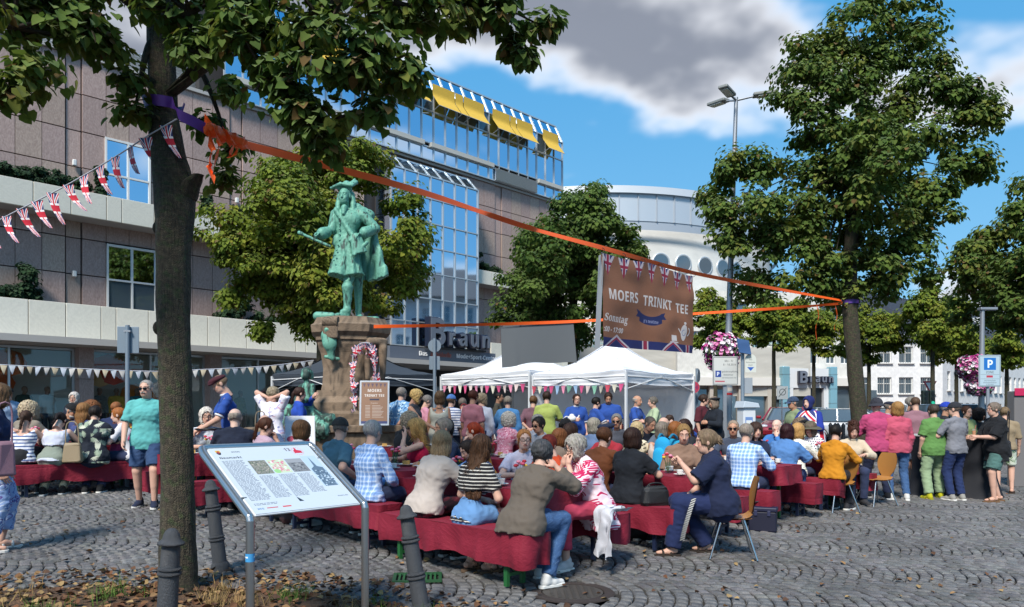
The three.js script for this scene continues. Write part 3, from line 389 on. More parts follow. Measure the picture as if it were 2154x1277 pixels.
    if (top.strap) { L.push({ a: at(0.56, 0, 0.1), b: at(0.56, 0, -0.1), ra: 0.15, rb: 0.15, k: 0.02, sub: true }); if (top.strap === 2) L.push({ a: at(0.52, 0, 0.12), b: at(0.5, 0, -0.12), ra: 0.13, rb: 0.14, k: 0.02, sub: true }); }
    else L.push({ a: at(0.545, 0, 0.0), b: add3(add3(neck, hd, 0.06), fwd, 0.03), ra: 0.056, rb: 0.075, k: 0.012, sub: true });
    if (top.crop) L.push({ a: at(-0.12 + top.crop, -0.3), b: at(-0.12 + top.crop, 0.3), ra: 0.16, rb: 0.16, k: 0.01, sub: true });
    const sh = part(top.name ?? 'shirt', mesh3(L, cell, { warp: wr(top.amp ?? (near ? 0.0085 : 0.0055)), uy: top.uy ?? 0, cut: [[at(-hem), sit ? nrm([0, -1, -0.15]) : dir.map((x) => -x)]] }), cloth(top.c), g);
    if (top.collar) { const c = xform(new THREE.TorusGeometry(0.062, 0.013, 6, 18).scale(1, 1, 1.5).rotateX(Math.PI / 2), add3(neck, dir, -0.012), hd, fwd); part('collar', c, cloth(top.collar), sh); }
    if (top.trim) for (const a of arms) { const e1 = mix3(a.sh, a.el, Math.min(1, sl) + 0.08), c = xform(cyl(0.064 * aw + e * 0.4, 0.064 * aw + e * 0.4, 0.022, 0, 0, 0, 14), e1, sub3(a.el, a.sh), [0.1, 0.2, 1]); part('sleeve_trim', c, cloth(top.trim), sh); }
  }
  const bt = o.bot ?? { c: '#2a3350' };
  if (bt) {
    const e = bt.e ?? 0.012, len = bt.len ?? 1.95, L = [cap(at(-0.03, -hw * 0.75), at(-0.03, hw * 0.75), 0.1 * w1 + e, 0.1 * w1 + e, 0.05), cap(at(0.0), at(0.085), 0.138 * w1 + e * 0.4, 0.134 * w1 + e * 0.2, 0.04, N, 1.42)];
    for (const l of legs) {
      L.push(cap(l.hip, mix3(l.hip, l.kn, Math.min(1, len)), 0.086 * aw * S + e, lerp(0.086, 0.062, Math.min(1, len)) * aw * S + e * (len < 1 ? 1.6 : 1), 0.03, null, 1, len <= 1));
      if (len > 1) L.push(cap(l.kn, mix3(l.kn, l.foot, Math.min(1, len - 1)), 0.06 * aw * S + e, (bt.wide ?? 0.052) * S + e * 0.8, 0.02, null, 1, true));
    }
    if (bt.skirt) { const kn = mix3(legs[0].kn, legs[1].kn, 0.5), y1 = sit ? kn : [0, Math.max(0.1, Pv[1] - bt.skirt), 0]; L.push(cap(Pv, y1, 0.16 * w1, 0.2 * w1, 0.05)); }
    part(bt.name ?? (bt.skirt ? 'skirt' : len < 1 ? 'shorts' : 'trousers'), mesh3(L, cell, { warp: wr(bt.amp ?? (near ? 0.007 : 0.005), 14), uy: 1 }), cloth(bt.c), g);
  }
  if (o.shoe !== 'none') for (const l of legs) {
    const s = shade(new THREE.Mesh(sandal ? sandalGeo : shoeGeo[q], cloth(sandal ? (o.sandal ?? '#7a5a3c') : (o.shoe ?? '#2b2b30')))); s.name = sandal ? 'sandal' : 'shoe'; s.position.set(l.foot[0], l.foot[1] - 0.085, l.foot[2]); s.rotation.y = l.s * 0.15 + (o.toe ?? 0); s.scale.setScalar(S * 1.02); g.add(s);
    if (!sandal && near) part('sole', soleGeo, cloth(o.sole ?? '#d8d6d0'), s);
  }
  const on3 = (name, geo, m) => { const x = part(name, geo, m, g); x.position.set(...head); x.quaternion.copy(hq); x.scale.setScalar(S * (o.hs ?? 0.96)); return x; };
  if (o.hair) on3('hair', hairOf(o.hair[0]), hairM(o.hair[1]));
  if (o.hat) on3(o.hat[0] === 'hood' ? 'hood' : 'hat', hatOf(o.hat[0]), cloth(o.hat[1]));
  if (o.shades) on3('sunglasses', glassesGeo, mat('#0b0b0d', 0.15)); if (o.specs) on3('glasses', specsGeo, mat('#1c1a1a', 0.3));
  if (o.beard) on3('beard', meshFn((x, y, z) => smax(smax(skull(x, y, z) - 0.007, y + (o.beard[1] === 'goatee' ? 0.07 : 0.045), 0.006), Math.max(-(z - 0.03), -ell(x, y, z, 0, -0.056, 0.1, 0.026, 0.01, 0.03)), 0.005), [-0.09, -0.14, -0.02], [0.09, 0, 0.12], 0.009), cloth(o.beard[0]));
  if (o.tache) on3('moustache', merge([sphere(0.012, 0.014, -0.047, 0.098, 1.6, 0.7, 0.9, 8), sphere(0.012, -0.014, -0.047, 0.098, 1.6, 0.7, 0.9, 8)]), cloth(o.tache));
  g.userData.j = undefined; delete g.userData.j;
  return { g, arms, head, at, neck, legs, world: (p) => V(...p).applyEuler(new THREE.Euler(0, o.yaw ?? 0, 0)).add(o.pos) };
}
// ---------- ground ----------
const sandTex = ntex(512, 512, (x, y) => { const n = 0.5 + 0.28 * pn(x, y, 9) + 0.2 * pn(x, y, 40, 3) + 0.16 * pn(x, y, 130, 5); return [0.11 + 0.13 * n, 0.10 + 0.12 * n, 0.09 + 0.105 * n]; });
const rockTex = ntex(512, 512, (x, y) => { const n = 0.5 + 0.3 * pn(x, y, 8) + 0.22 * pn(x, y, 50, 3) + 0.2 * pn(x, y, 150, 5); const v = 0.72 + 0.36 * n; return [v, v, v * 1.01]; });
const grainBump = ntex(512, 512, (x, y) => { const n = 0.5 + 0.3 * pn(x, y, 60, 2) + 0.3 * pn(x, y, 160, 7); return [n, n, n]; }, false);
function terrain(x0, x1, d0, d1, nx, nd, lift, tile) {
  const g = sheet((s, t) => { const x = lerp(x0, x1, s), d = lerp(d0, d1, t); return V(x, gy(x, -d) + lift, -d); }, nx, nd), P = g.attributes.position, U = g.attributes.uv;
  for (let i = 0; i < P.count; i++) U.setXY(i, P.getX(i) / tile, P.getZ(i) / tile); return g;
}
const ground = struct('ground', terrain(-260, 260, -60, 420, 130, 160, -0.028, 2.3), mat([1, 1, 1], 0.95, { map: sandTex, bumpMap: grainBump, bumpScale: 0.006 }));
// far paving and the street beyond the square
const asphaltTex = ntex(512, 512, (x, y) => { const n = 0.27 + 0.05 * pn(x, y, 7) + 0.05 * pn(x, y, 120, 3); return [n, n, n * 1.02]; });
struct('road', terrain(-6, 70, 27.5, 44, 40, 20, -0.006, 3), mat([0.9, 0.9, 0.9], 0.92, { map: asphaltTex, bumpMap: grainBump, bumpScale: 0.004 }));
const redPave = ntex(512, 512, (x, y) => { const b = (Math.floor(y * 40) % 2) * 0.5, fx = (x * 20 + b) % 1, fy = (y * 40) % 1, j = fx < 0.05 || fy < 0.09 ? 0.6 : 1, n = j * (0.9 + 0.14 * pn(x, y, 30)); return [0.50 * n, 0.36 * n, 0.33 * n]; });
struct('pavement', terrain(0, 60, 44, 58, 30, 8, 0.11, 4), mat([0.9, 0.9, 0.9], 0.93, { map: redPave }));
struct('kerb', [sheet((s, t) => { const x = lerp(0, 60, s); return V(x, gy(x, -44) + (t < 0.5 ? 0.12 - 0.0 : -0.05), -44 + (t < 0.5 ? -0.15 * (1 - t * 2) : 0.004)); }, 40, 4)], mat('#8c8a86', 0.9));
// cobbles in scalloped segments: courses run across, each a shallow arch
{
  const stone = (w, d, h, s) => { const r = mulberry(s), b = 0.014, j = () => (r() - 0.5) * 0.012, c = [[-w / 2 + j(), -d / 2 + j()], [w / 2 + j(), -d / 2 + j()], [w / 2 + j(), d / 2 + j()], [-w / 2 + j(), d / 2 + j()]], pos = [], idx = [];
    for (const [x, z] of c) pos.push(x, -0.035, z); for (const [x, z] of c) pos.push(x, h - 0.012, z); for (const [x, z] of c) pos.push(x * (1 - 2 * b / w), h + (r() - 0.5) * 0.004, z * (1 - 2 * b / d)); pos.push(0, h + 0.003, 0);
    for (let i = 0; i < 4; i++) { const k = (i + 1) % 4; idx.push(i, 4 + i, 4 + k, i, 4 + k, k, 4 + i, 8 + i, 8 + k, 4 + i, 8 + k, 4 + k, 8 + i, 12, 8 + k); }
    let g = new THREE.BufferGeometry(); g.setAttribute('position', new THREE.Float32BufferAttribute(pos, 3)); g.setIndex(idx); g = g.toNonIndexed(); g.computeVertexNormals(); const P = g.attributes.position, U = new Float32Array(P.count * 2), ou = r() * 5; for (let i = 0; i < P.count; i++) { U[2 * i] = P.getX(i) * 1.3 + ou; U[2 * i + 1] = P.getZ(i) * 1.3 + P.getY(i) + ou; } g.setAttribute('uv', new THREE.BufferAttribute(U, 2)); return g; };
  const shapes = [0, 1, 2, 3, 4].map((i) => stone(0.101 + 0.002 * i, 0.092 + 0.002 * (i % 3), 0.011, 100 + i)), shades = [[0.132, 0.13, 0.13], [0.152, 0.149, 0.146], [0.17, 0.164, 0.158], [0.112, 0.111, 0.113], [0.146, 0.14, 0.133]].map((c) => mat(c, 0.72, { map: rockTex, bumpMap: grainBump, bumpScale: 0.005 }));
  const bandW = 1.25, pitch = 0.116, spots = [], tilt = V(0.033 * -UC, 1, -0.033 * US), upq = new THREE.Quaternion();
  const nrmG = V(0.033 * UC, 1, 0.033 * US).normalize(); upq.setFromUnitVectors(V(0, 1, 0), nrmG);
  for (let b = 0; b < 24; b++) {
    const dc = 2.6 + b * bandW, off = (b * 0.37) % 1 * pitch * 3;
    const half = 0.72 * (dc + 1) + 1;
    for (let i = Math.floor(-half / pitch); i < half / pitch; i++) {
      const n = 13; for (let j = 0; j < n; j++) {
        const a = (j + 0.5) / n * 2 - 1, ang = a * 0.80, Rr = bandW / 2 / Math.sin(0.80);
        const x = i * pitch + off + (Math.cos(ang) - 0.85) * Rr + rr(-0.007, 0.007), d = dc + Math.sin(ang) * Rr + rr(-0.006, 0.006), c = ang;
        if (d < 2.4 || d > 21 || Math.abs(x) > 0.71 * d + 0.4) continue;
        // the tree's bed and the manhole stay free
        const bx = (x + 2.7) / 2.86, bd = (d - 4.2) / 2.05; if (bx * bx + bd * bd < 1.0) continue;
        if (Math.hypot(x - 0.52, d - 6.33) < 0.36) continue;
        if (Math.abs(x + 0.86) < 0.24 && Math.abs(d - 6.72) < 0.19) continue;
        spots.push([x, d, c, Math.cos(c)]);
      }
    }
  }
  spots.sort((p, q) => p[1] * p[1] + p[0] * p[0] - q[1] * q[1] - q[0] * q[0]);
  const vis = (p) => Math.abs(p[0]) < 0.69 * p[1] && p[1] > 5.55; let k = 0; const rest = [];
  const place = (o, [x, d, c, w]) => { o.position.set(x, gy(x, -d) + rr(-0.006, 0.004), -d); o.quaternion.copy(upq).multiply(new THREE.Quaternion().setFromEuler(new THREE.Euler(rr(-0.028, 0.028), c + rr(-0.06, 0.06), rr(-0.028, 0.028)))); o.scale.set(w * rr(0.93, 0.99), 1, rr(0.95, 1.03)); };
  for (const p of spots) { if (k < 300 && vis(p)) { const m = shade(new THREE.Mesh(shapes[R() * 5 | 0], shades[R() * 5 | 0])); m.name = k ? 'cobblestone_' + String(k).padStart(3, '0') : 'cobblestone'; place(m, p); ground.add(m); k++; } else rest.push(p); }
  const lists = [[], [], [], []]; for (const p of rest) lists[R() * 4 | 0].push(p);
  const dummy = new THREE.Object3D(), cc = new THREE.Color(); lists.forEach((L, i) => {
    const im = shade(new THREE.InstancedMesh(shapes[i], mat([1, 1, 1], 0.72, { map: rockTex, bumpMap: grainBump, bumpScale: 0.005, flatShading: false }), L.length)); im.name = 'cobblestones' + (i ? '_00' + i : ''); im.userData.kind = 'stuff';
    L.forEach((p, j) => { place(dummy, p); dummy.updateMatrix(); im.setMatrixAt(j, dummy.matrix); const t = (0.108 + R() * 0.07) * (1 + 0.2 * noise3(p[0] * 0.6, p[1] * 0.6, 1) + 0.12 * noise3(p[0] * 2.2, p[1] * 2.2, 4)); cc.setRGB(t * rr(1.0, 1.08), t * rr(0.97, 1.02), t * rr(0.91, 1.0)); im.setColorAt(j, cc); }); ground.add(im);
  });
}
// the bed round the near tree: soil, dry leaves, tufts
const bedH = (x, d) => { const bx = (x + 2.7) / 2.9, bd = (d - 4.2) / 2.1, r = bx * bx + bd * bd; return gy(x, -d) + 0.05 * clamp((1 - r) * 3) + 0.02 * noise3(x * 2.5, d * 2.5, 2) * clamp((1 - r) * 5) - 0.012; };
{
  const g = sheet((s, t) => { const a = s * 2 * Math.PI, r = t * (1 + 0.035 * noise3(Math.cos(a) * 2, Math.sin(a) * 2, 5) + 0.02 * noise3(Math.cos(a) * 7, Math.sin(a) * 7, 1)), x = -2.7 + Math.cos(a) * 2.9 * r, d = 4.2 + Math.sin(a) * 2.1 * r; return V(x, bedH(x, d), -d); }, 72, 24);
  const P = g.attributes.position, U = g.attributes.uv; for (let i = 0; i < P.count; i++) U.setXY(i, P.getX(i) / 1.2, P.getZ(i) / 1.2);
  const soil = ntex(512, 512, (x, y) => { const n = 0.5 + 0.35 * pn(x, y, 10) + 0.25 * pn(x, y, 60, 3) + 0.2 * pn(x, y, 150, 5); return [0.25 + 0.2 * n, 0.185 + 0.15 * n, 0.13 + 0.11 * n]; });
  struct('soil_bed', g, mat([1, 1, 1], 0.98, { map: soil, bumpMap: grainBump, bumpScale: 0.012 }));
}
// fallen leaves: curled, four faces each
function curlLeaf(s, seed) { const r = mulberry(seed), g = sheet((u, t) => { const w = Math.sin(Math.PI * Math.min(1, t * 1.02)) ** 0.75 * (1 - 0.25 * t), x = (u - 0.5) * w; return V(x * s, Math.abs(x) * s * (0.35 + 0.4 * r()) + 0.2 * s * (t - 0.5) ** 2 * (0.5 + r()), (t - 0.5) * s * 1.15); }, 4, 5); return g; }
{
  const shapes = [0, 1, 2].map((i) => curlLeaf(1, 40 + i)), cols = ['#6f4d2e', '#5c3d26', '#8d6c46', '#4d3322', '#93794f', '#664026'].map((c) => new THREE.Color(c)), d3 = new THREE.Object3D();
  const spread = (name, label, n, pick, s0, s1, parent) => shapes.forEach((g, i) => { const im = shade(new THREE.InstancedMesh(g, mat([1, 1, 1], 0.85), n)); im.name = numbered(name); im.userData.kind = 'stuff'; if (label) im.userData.label = label; scene.add(im);
    for (let k = 0; k < n; k++) { const [x, y, d] = pick(); d3.position.set(x, y, -d); d3.rotation.set(rr(-0.5, 0.5), rr(0, 6.3), rr(-0.5, 0.5)); d3.scale.setScalar(rr(s0, s1)); d3.updateMatrix(); im.setMatrixAt(k, d3.matrix); im.setColorAt(k, cols[R() * 6 | 0].clone().multiplyScalar(rr(0.6, 1.15))); } });
  spread('leaf_litter', 'brown fallen leaves covering the bed around the near trunk', 1300, () => { const a = rr(0, 6.283), r = Math.sqrt(R()) * 1.0, x = -2.7 + Math.cos(a) * 2.85 * r, d = 4.2 + Math.sin(a) * 2.05 * r; return [x, bedH(x, d) + rr(0.004, 0.03), d]; }, 0.025, 0.075);
  spread('fallen_leaves', 'scattered dry leaves lying loose on the cobbles', 190, () => { const d = 5 + 9 * R() ** 1.6, x = rr(-0.68, 0.68) * d; return [x, gy(x, -d) + 0.022, d]; }, 0.03, 0.06);
  spread('leaf_drift', 'dry leaves drifted along the edge of the bed', 260, () => { const a = rr(0.2, 2.9), x = -2.7 + Math.cos(a) * rr(2.7, 3.5), d = 4.2 + Math.sin(a) * rr(2.0, 2.6); return [x, gy(x, -d) + 0.024, d]; }, 0.025, 0.07);
  // dry and green grass blades
  const blade = sheet((s, t) => V((s - 0.5) * 0.007 * (1 - t * 0.9), t, 0.35 * t * t), 1, 3), gr = shade(new THREE.InstancedMesh(blade, mat([1, 1, 1], 0.9), 5200)); gr.name = 'grass_tufts'; gr.userData.kind = 'stuff'; gr.userData.label = 'dry and green grass tufts at the bed edge';
  scene.add(gr); let k = 0; while (k < 5200) { const a = rr(0, 6.283), r = 0.35 + 0.65 * Math.sqrt(R()), x0 = -2.7 + Math.cos(a) * 2.8 * r, d0 = 4.2 + Math.sin(a) * 2.02 * r, dens = noise3(x0 * 1.6, d0 * 1.6, 7); if (dens < 0.12) continue; const green = noise3(x0 * 0.9, d0 * 0.9, 17) > 0.22; for (let j = 0; j < 14 && k < 5200; j++, k++) { const x = x0 + rr(-0.06, 0.06), d = d0 + rr(-0.06, 0.06); d3.position.set(x, bedH(x, d) - 0.005, -d); d3.rotation.set(rr(-0.5, 0.5), rr(0, 6.3), rr(-0.4, 0.4)); d3.scale.set(1, rr(0.05, 0.15), rr(0.1, 0.2)); d3.updateMatrix(); gr.setMatrixAt(k, d3.matrix); gr.setColorAt(k, new THREE.Color(green ? '#4e6a24' : R() < 0.7 ? '#a08355' : '#7d6a3c').multiplyScalar(rr(0.6, 1.1))); } }
}
{ // manhole cover and drain grate
  const m = thing('manhole_cover', 'round rusty manhole cover under the red table end', 'manhole', V(0.52, gy(0.52, -6.33) - 0.006, -6.33));
  part('rim', lathe([[0.27, 0], [0.27, 0.014], [0.35, 0.014], [0.36, 0.004], [0.36, 0]], 40), mat('#3b312d', 0.7, { bumpMap: grainBump, bumpScale: 0.006 }), m);
  part('lid', [cyl(0.26, 0.26, 0.016, 0, 0.004, 0, 36), ...[...Array(7)].map((_, i) => box(0.03, 0.006, 2 * Math.sqrt(0.24 ** 2 - ((i - 3) * 0.06) ** 2), (i - 3) * 0.06, 0.014, 0))], mat('#47423d', 0.6, { bumpMap: grainBump, bumpScale: 0.004 }), m);
  const gq = thing('drain_grate', 'green painted drain grate set in the cobbles', 'grate', V(-0.86, gy(-0.86, -6.72) - 0.004, -6.72), 0.1);
  part('frame', [box(0.44, 0.02, 0.03, 0, 0.004, 0.155), box(0.44, 0.02, 0.03, 0, 0.004, -0.155), box(0.03, 0.02, 0.28, 0.205, 0.0045, 0), box(0.03, 0.02, 0.28, -0.205, 0.0045, 0)], mat('#1f4a2a', 0.6), gq);
  for (let i = 0; i < 9; i++) part('bar', box(0.018, 0.018, 0.28, -0.16 + i * 0.04, 0.002, 0), mat('#21552f', 0.6), gq);
}
// ---------- the department store ----------
const font = await new FontLoader().loadAsync('fonts/droid/droid_sans_bold.typeface.json');
function text(str, size, depth, bevel = 0) { const g = new TextGeometry(str, { font, size, depth, curveSegments: 5, bevelEnabled: bevel > 0, bevelSize: bevel, bevelThickness: bevel, bevelSegments: 1 }); g.computeBoundingBox(); return g; }
const stoneTex = ntex(512, 512, (x, y) => { const s = pn(x, y * 0.25, 22, 3) * 0.5 + pn(x, y * 0.1, 60, 6) * 0.3, n = 0.5 + 0.3 * pn(x, y, 12) + 0.5 * s + 0.14 * pn(x, y, 140, 2); return [0.82 + 0.18 * n, 0.80 + 0.2 * n, 0.79 + 0.19 * n]; });
const creamTex = ntex(256, 256, (x, y) => { const n = 0.5 + 0.2 * pn(x, y, 8) + 0.16 * pn(x, y * 0.2, 40, 3) + 0.1 * pn(x, y, 90, 4); const v = 0.9 + 0.1 * n; return [v, v, v * 0.985]; });
const MG = {
  panels: [[0.46, 0.34, 0.315], [0.49, 0.365, 0.335], [0.435, 0.325, 0.305], [0.475, 0.365, 0.315]].flatMap((c, i) => [0, 1, 2].map((j) => { const t = stoneTex.clone(); t.offset.set(0.37 * j + 0.13 * i, 0.29 * j + 0.41 * i); t.repeat.set(0.8, 0.8); t.needsUpdate = true; return mat(c.map((x) => x * (0.94 + 0.06 * j)), 0.75, { map: t }); })), cream: [mat([0.74, 0.71, 0.63], 0.6, { map: creamTex }), mat([0.71, 0.685, 0.61], 0.6, { map: creamTex }), mat([0.76, 0.735, 0.66], 0.6, { map: creamTex })], dark: mat([0.035, 0.034, 0.036], 0.7), frame: mat([0.55, 0.57, 0.58], 0.35, { metalness: 0.6 }), white: mat([0.7, 0.7, 0.68], 0.6),
};
const mirrorGlass = new THREE.MeshPhysicalMaterial({ color: new THREE.Color(0.52, 0.66, 0.80), metalness: 1, roughness: 0.035, side: THREE.DoubleSide });
const windowGlass = new THREE.MeshPhysicalMaterial({ color: new THREE.Color(0.10, 0.14, 0.17), metalness: 0.35, roughness: 0.05, specularIntensity: 1, ior: 1.9, side: THREE.DoubleSide });
const shopGlass = new THREE.MeshPhysicalMaterial({ color: new THREE.Color(0.86, 0.9, 0.9), transmission: 1, thickness: 0, roughness: 0.02, ior: 1.5 });
const store = thing('department_store', 'long pink stone department store with cream bands and mirrored stair bay', 'building', FN.clone().multiplyScalar(YD), Math.PI / 2 - ANG);
function paneBox(w, h, x, y, z, m, parent, name = 'pane', wob = 0.004) { const p = part(name, box(w, h, 0.02), m, parent); p.position.set(x, y, z); p.rotation.set(rr(-wob, wob), rr(-wob, wob), 0); return p; }
{
  const wz = -0.9;
  part('core_wall', [box(32, 9.2, 12, 15.8, 8.4, wz - 6.12), box(32, 3.6, 7, 15.8, 2.0, -8.6), box(20, 3.9, 11, 21.8, 14.9, wz - 6.3)], MG.dark, store);
  const bays = [[18.9, 24.4]], win = [[8.35, 9.95, 4.9, 7.15], [8.3, 9.75, 8.4, 10.7]], inBay = (x) => x > 18.9 && x < 24.4, grooves = [7.13, 7.62, 12.6, 13.1, 17.4, 17.9, 26.6, 27.1, 30.5];
  const cuts = []; { let x = 0; const gs = [...grooves]; while (x < 31.7) { cuts.push(x); const nx = x + 0.72; const gk = gs.find((q) => q > x + 0.05 && q < nx + 0.2); x = gk ?? nx; } cuts.push(31.7); }
  const rows = [[4.5, 6.0], [6.02, 7.18], [7.2, 8.4], [8.42, 9.5], [9.52, 10.68], [10.7, 11.9], [11.92, 13.1]];
  for (const [y0, y1] of rows) for (let i = 0; i < cuts.length - 1; i++) {
    const x0 = cuts[i], x1 = cuts[i + 1], xm = (x0 + x1) / 2; if (inBay(xm) || x1 - x0 < 0.1) continue; if (win.some(([a, b, c, d]) => xm > a && xm < b && (y0 + y1) / 2 > c && (y0 + y1) / 2 < d)) continue;
    const pil = grooves.includes(x0) && x1 - x0 < 0.55, p = part('cladding_panel', box(x1 - x0 - (pil ? 0.07 : 0.018), y1 - y0 - 0.015, 0.08), MG.panels[(R() * 12) | 0], store); p.position.set(xm, (y0 + y1) / 2, wz - 0.04 + rr(-0.004, 0.004) - (pil ? 0.05 : 0));
  }
  // lit strip above the panels at the left, corrugated plant screen
  for (let i = 0; i < 9; i++) part('louvre', box(11.2, 0.1, 0.12, 6.2, 13.3 + i * 0.13, wz - 1.2, 0, 0.5), MG.frame, store);
  part('coping', box(32, 0.12, 0.6, 15.9, 13.17, wz - 0.2), mat([0.42, 0.4, 0.38], 0.7), store);
  // bands of cream panels, with the terraces behind them
  const band = (y0, y1, x0, x1, z, w) => { let x = x0, k = 0; while (x < x1 - 0.05) { const ww = Math.min(k % 4 === 2 ? w * 0.45 : w, x1 - x), p = part('fascia_panel', rbox(ww - 0.02, y1 - y0, 0.09, 0.012, 0, 0, 0, 1), MG.cream[R() * 3 | 0], store); p.position.set(x + ww / 2, (y0 + y1) / 2, z + rr(-0.004, 0.004)); x += ww; k++; } part('terrace_slab', box(x1 - x0, 0.25, z - wz + 0.06, (x0 + x1) / 2, y0 + 0.13, (z + wz) / 2 - 0.1), mat([0.3, 0.28, 0.27], 0.85), store); };
  band(3.7, 4.92, -1, 18.9, 0, 1.0); band(7.72, 8.52, -1, 18.7, -0.05, 1.02); band(3.95, 4.92, 25.4, 31.6, 0, 1.0); band(7.75, 8.42, 24.5, 28.2, -0.05, 1.0);
  // windows left of the near tree
  for (const [a, b, c, d] of win) { const w = part('window', [box(b - a, 0.07, 0.1, (a + b) / 2, d - 0.04, wz), box(0.06, d - c, 0.1, a + 0.03, (c + d) / 2, wz + 0.002), box(0.06, d - c, 0.1, b - 0.03, (c + d) / 2, wz + 0.002), box(0.06, d - c, 0.09, (a + b) / 2, (c + d) / 2, wz + 0.004), box(b - a, 0.06, 0.09, (a + b) / 2, c + (d - c) * 0.47, wz + 0.006)], MG.white, store); for (const i of [0, 1]) for (const j of [0, 1]) { const hh = (d - c) * (j ? 0.53 : 0.47); paneBox((b - a) / 2 - 0.05, hh - 0.05, a + (b - a) * (0.25 + 0.5 * i), j ? d - hh / 2 : c + hh / 2, wz - 0.01, j || c > 8 ? mirrorGlass : windowGlass, w); } }
  for (const [x, y] of [[7.38, 6.0], [7.38, 9.6], [12.85, 5.9], [12.85, 9.5], [17.65, 6]]) { part('wall_lamp', [rbox(0.12, 0.2, 0.12, 0.03, x, y, wz + 0.06)], MG.white, store); }
  // mirrored stair bay
  const n = 7, cw = (24.3 - 19.2) / n, ys = [4.42, 5.5, 6.6, 7.75, 8.9, 10.0, 11.1, 12.1], bz = 0.25, bay = part('stair_bay', [...[...Array(n + 1)].map((_, i) => box(0.06, 7.7, 0.1, 19.2 + i * cw, 8.26, bz)), ...ys.map((y) => box(5.16, 0.05, 0.1, 21.75, y, bz + 0.002)), ...[...Array(n + 1)].map((_, i) => box(0.05, 1.05, 0.06, 19.2 + i * cw, 12.46, bz - 0.36, 0, -0.78)), box(5.1, 0.05, 0.06, 21.75, 12.8, bz - 0.72)], MG.frame, store);
  for (let i = 0; i < n; i++) { for (let j = 0; j < 7; j++) paneBox(cw - 0.05, ys[j + 1] - ys[j] - 0.045, 19.2 + (i + 0.5) * cw, (ys[j] + ys[j + 1]) / 2, bz - 0.02, mirrorGlass, bay, 'pane', 0.006); const p = paneBox(cw - 0.05, 0.98, 19.2 + (i + 0.5) * cw, 12.44, bz - 0.37, mirrorGlass, bay); p.rotation.x = -0.78; }
  for (const x of [19.17, 24.34]) for (let j = 0; j < 7; j++) { const p = part('side_pane', box(0.02, ys[j + 1] - ys[j] - 0.04, 1.0), mirrorGlass, bay); p.position.set(x, (ys[j] + ys[j + 1]) / 2, bz - 0.55); }
  part('bay_core', box(5.0, 7.6, 1, 21.75, 8.3, -0.5), MG.dark, store);
  // glazed attic with yellow awnings
  const a0 = 12.3, a1 = 31.7, m = 27, aw = (a1 - a0) / m, az = wz + 0.2, ay = [13.25, 13.85, 14.05, 15.55, 16.55];
  const attic = part('attic', [...[...Array(m + 1)].map((_, i) => box(0.05, 3.35, 0.1, a0 + i * aw, 14.9, az)), ...ay.map((y) => box(a1 - a0, 0.05, 0.09, (a0 + a1) / 2, y, az + 0.003)), ...[...Array(m + 1)].map((_, i) => box(0.06, 1.12, 0.07, a0 + i * aw, 17.08, az - 0.24, 0, -0.46)), box(a1 - a0, 0.07, 0.08, (a0 + a1) / 2, 17.6, az - 0.5), box(a1 - a0, 0.1, 11, (a0 + a1) / 2, 17.55, az - 6.05)], MG.frame, store);
  for (let i = 0; i < m; i++) { const x = a0 + (i + 0.5) * aw; for (let j = 0; j < 4; j++) { if (j === 1) continue; paneBox(aw - 0.04, ay[j + 1] - ay[j] - 0.04, x, (ay[j] + ay[j + 1]) / 2, az - 0.02, j === 3 && x > 18 && R() < 0.4 ? windowGlass : mirrorGlass, attic, 'pane', 0.005); } const p = paneBox(aw - 0.05, 1.06, x, 17.06, az - 0.26, mirrorGlass, attic); p.rotation.x = -0.46; }
  for (const [x0, x1] of [[12.4, 16.2], [16.6, 21.7], [22.1, 26.2], [29.6, 31.6]]) part('ledge', box(x1 - x0, 0.2, 0.22, (x0 + x1) / 2, 13.95, az + 0.06), mat([0.5, 0.49, 0.45], 0.8), attic);
  for (let i = 0; i < 8; i++) part('vent_slat', box(3.1, 0.07, 0.1, 27.9, 13.3 + i * 0.078, az + 0.08, 0, 0.5), MG.frame, attic);
  for (let j = 0; j < 4; j++) for (let i = 0; i < 5; i++) paneBox(0.7, [0.56, 0, 1.46, 0.96][j] || 0.1, 0, (ay[j] + ay[j + 1]) / 2, 0, mirrorGlass, attic, 'end_pane').position.set(31.72, (ay[j] + ay[j + 1]) / 2, az - 0.45 - i * 0.75), attic.children.at(-1).rotation.set(0, Math.PI / 2, 0);
  const yellow = mat([0.70, 0.44, 0.055], 0.85, { map: creamTex });
  for (const [x0, x1, k] of [[14.2, 17.4, 3], [18.4, 21.75, 3], [22.15, 25.5, 3], [26.05, 29.1, 3], [29.85, 31.2, 1]]) { const ws = k === 1 ? [1] : [0.42, 0.16, 0.42]; let x = x0; for (let i = 0; i < k; i++) { const w = (x1 - x0) * ws[i], xa = x; x += w; const aw2 = part('awning', sheet((s, t) => V(xa + 0.02 + s * (w - 0.04), 16.8 - t * 1.2 + 0.06 * t * t, az + 0.14 + (t < 0.45 ? 0.02 : 0.02 + (t - 0.45) * 0.85)), 4, 10), yellow, store); part('awning_arm', [rod(V(xa + 0.04, 15.5, az + 0.1), V(xa + 0.04, 15.66, az + 0.62), 0.014), rod(V(xa + 0.02, 15.66, az + 0.63), V(x - 0.02, 15.66, az + 0.63), 0.016)], MG.frame, aw2); } }
  // ground floor: pillars, shop windows, entrance
  const sz = -0.3, gY = 0.40;
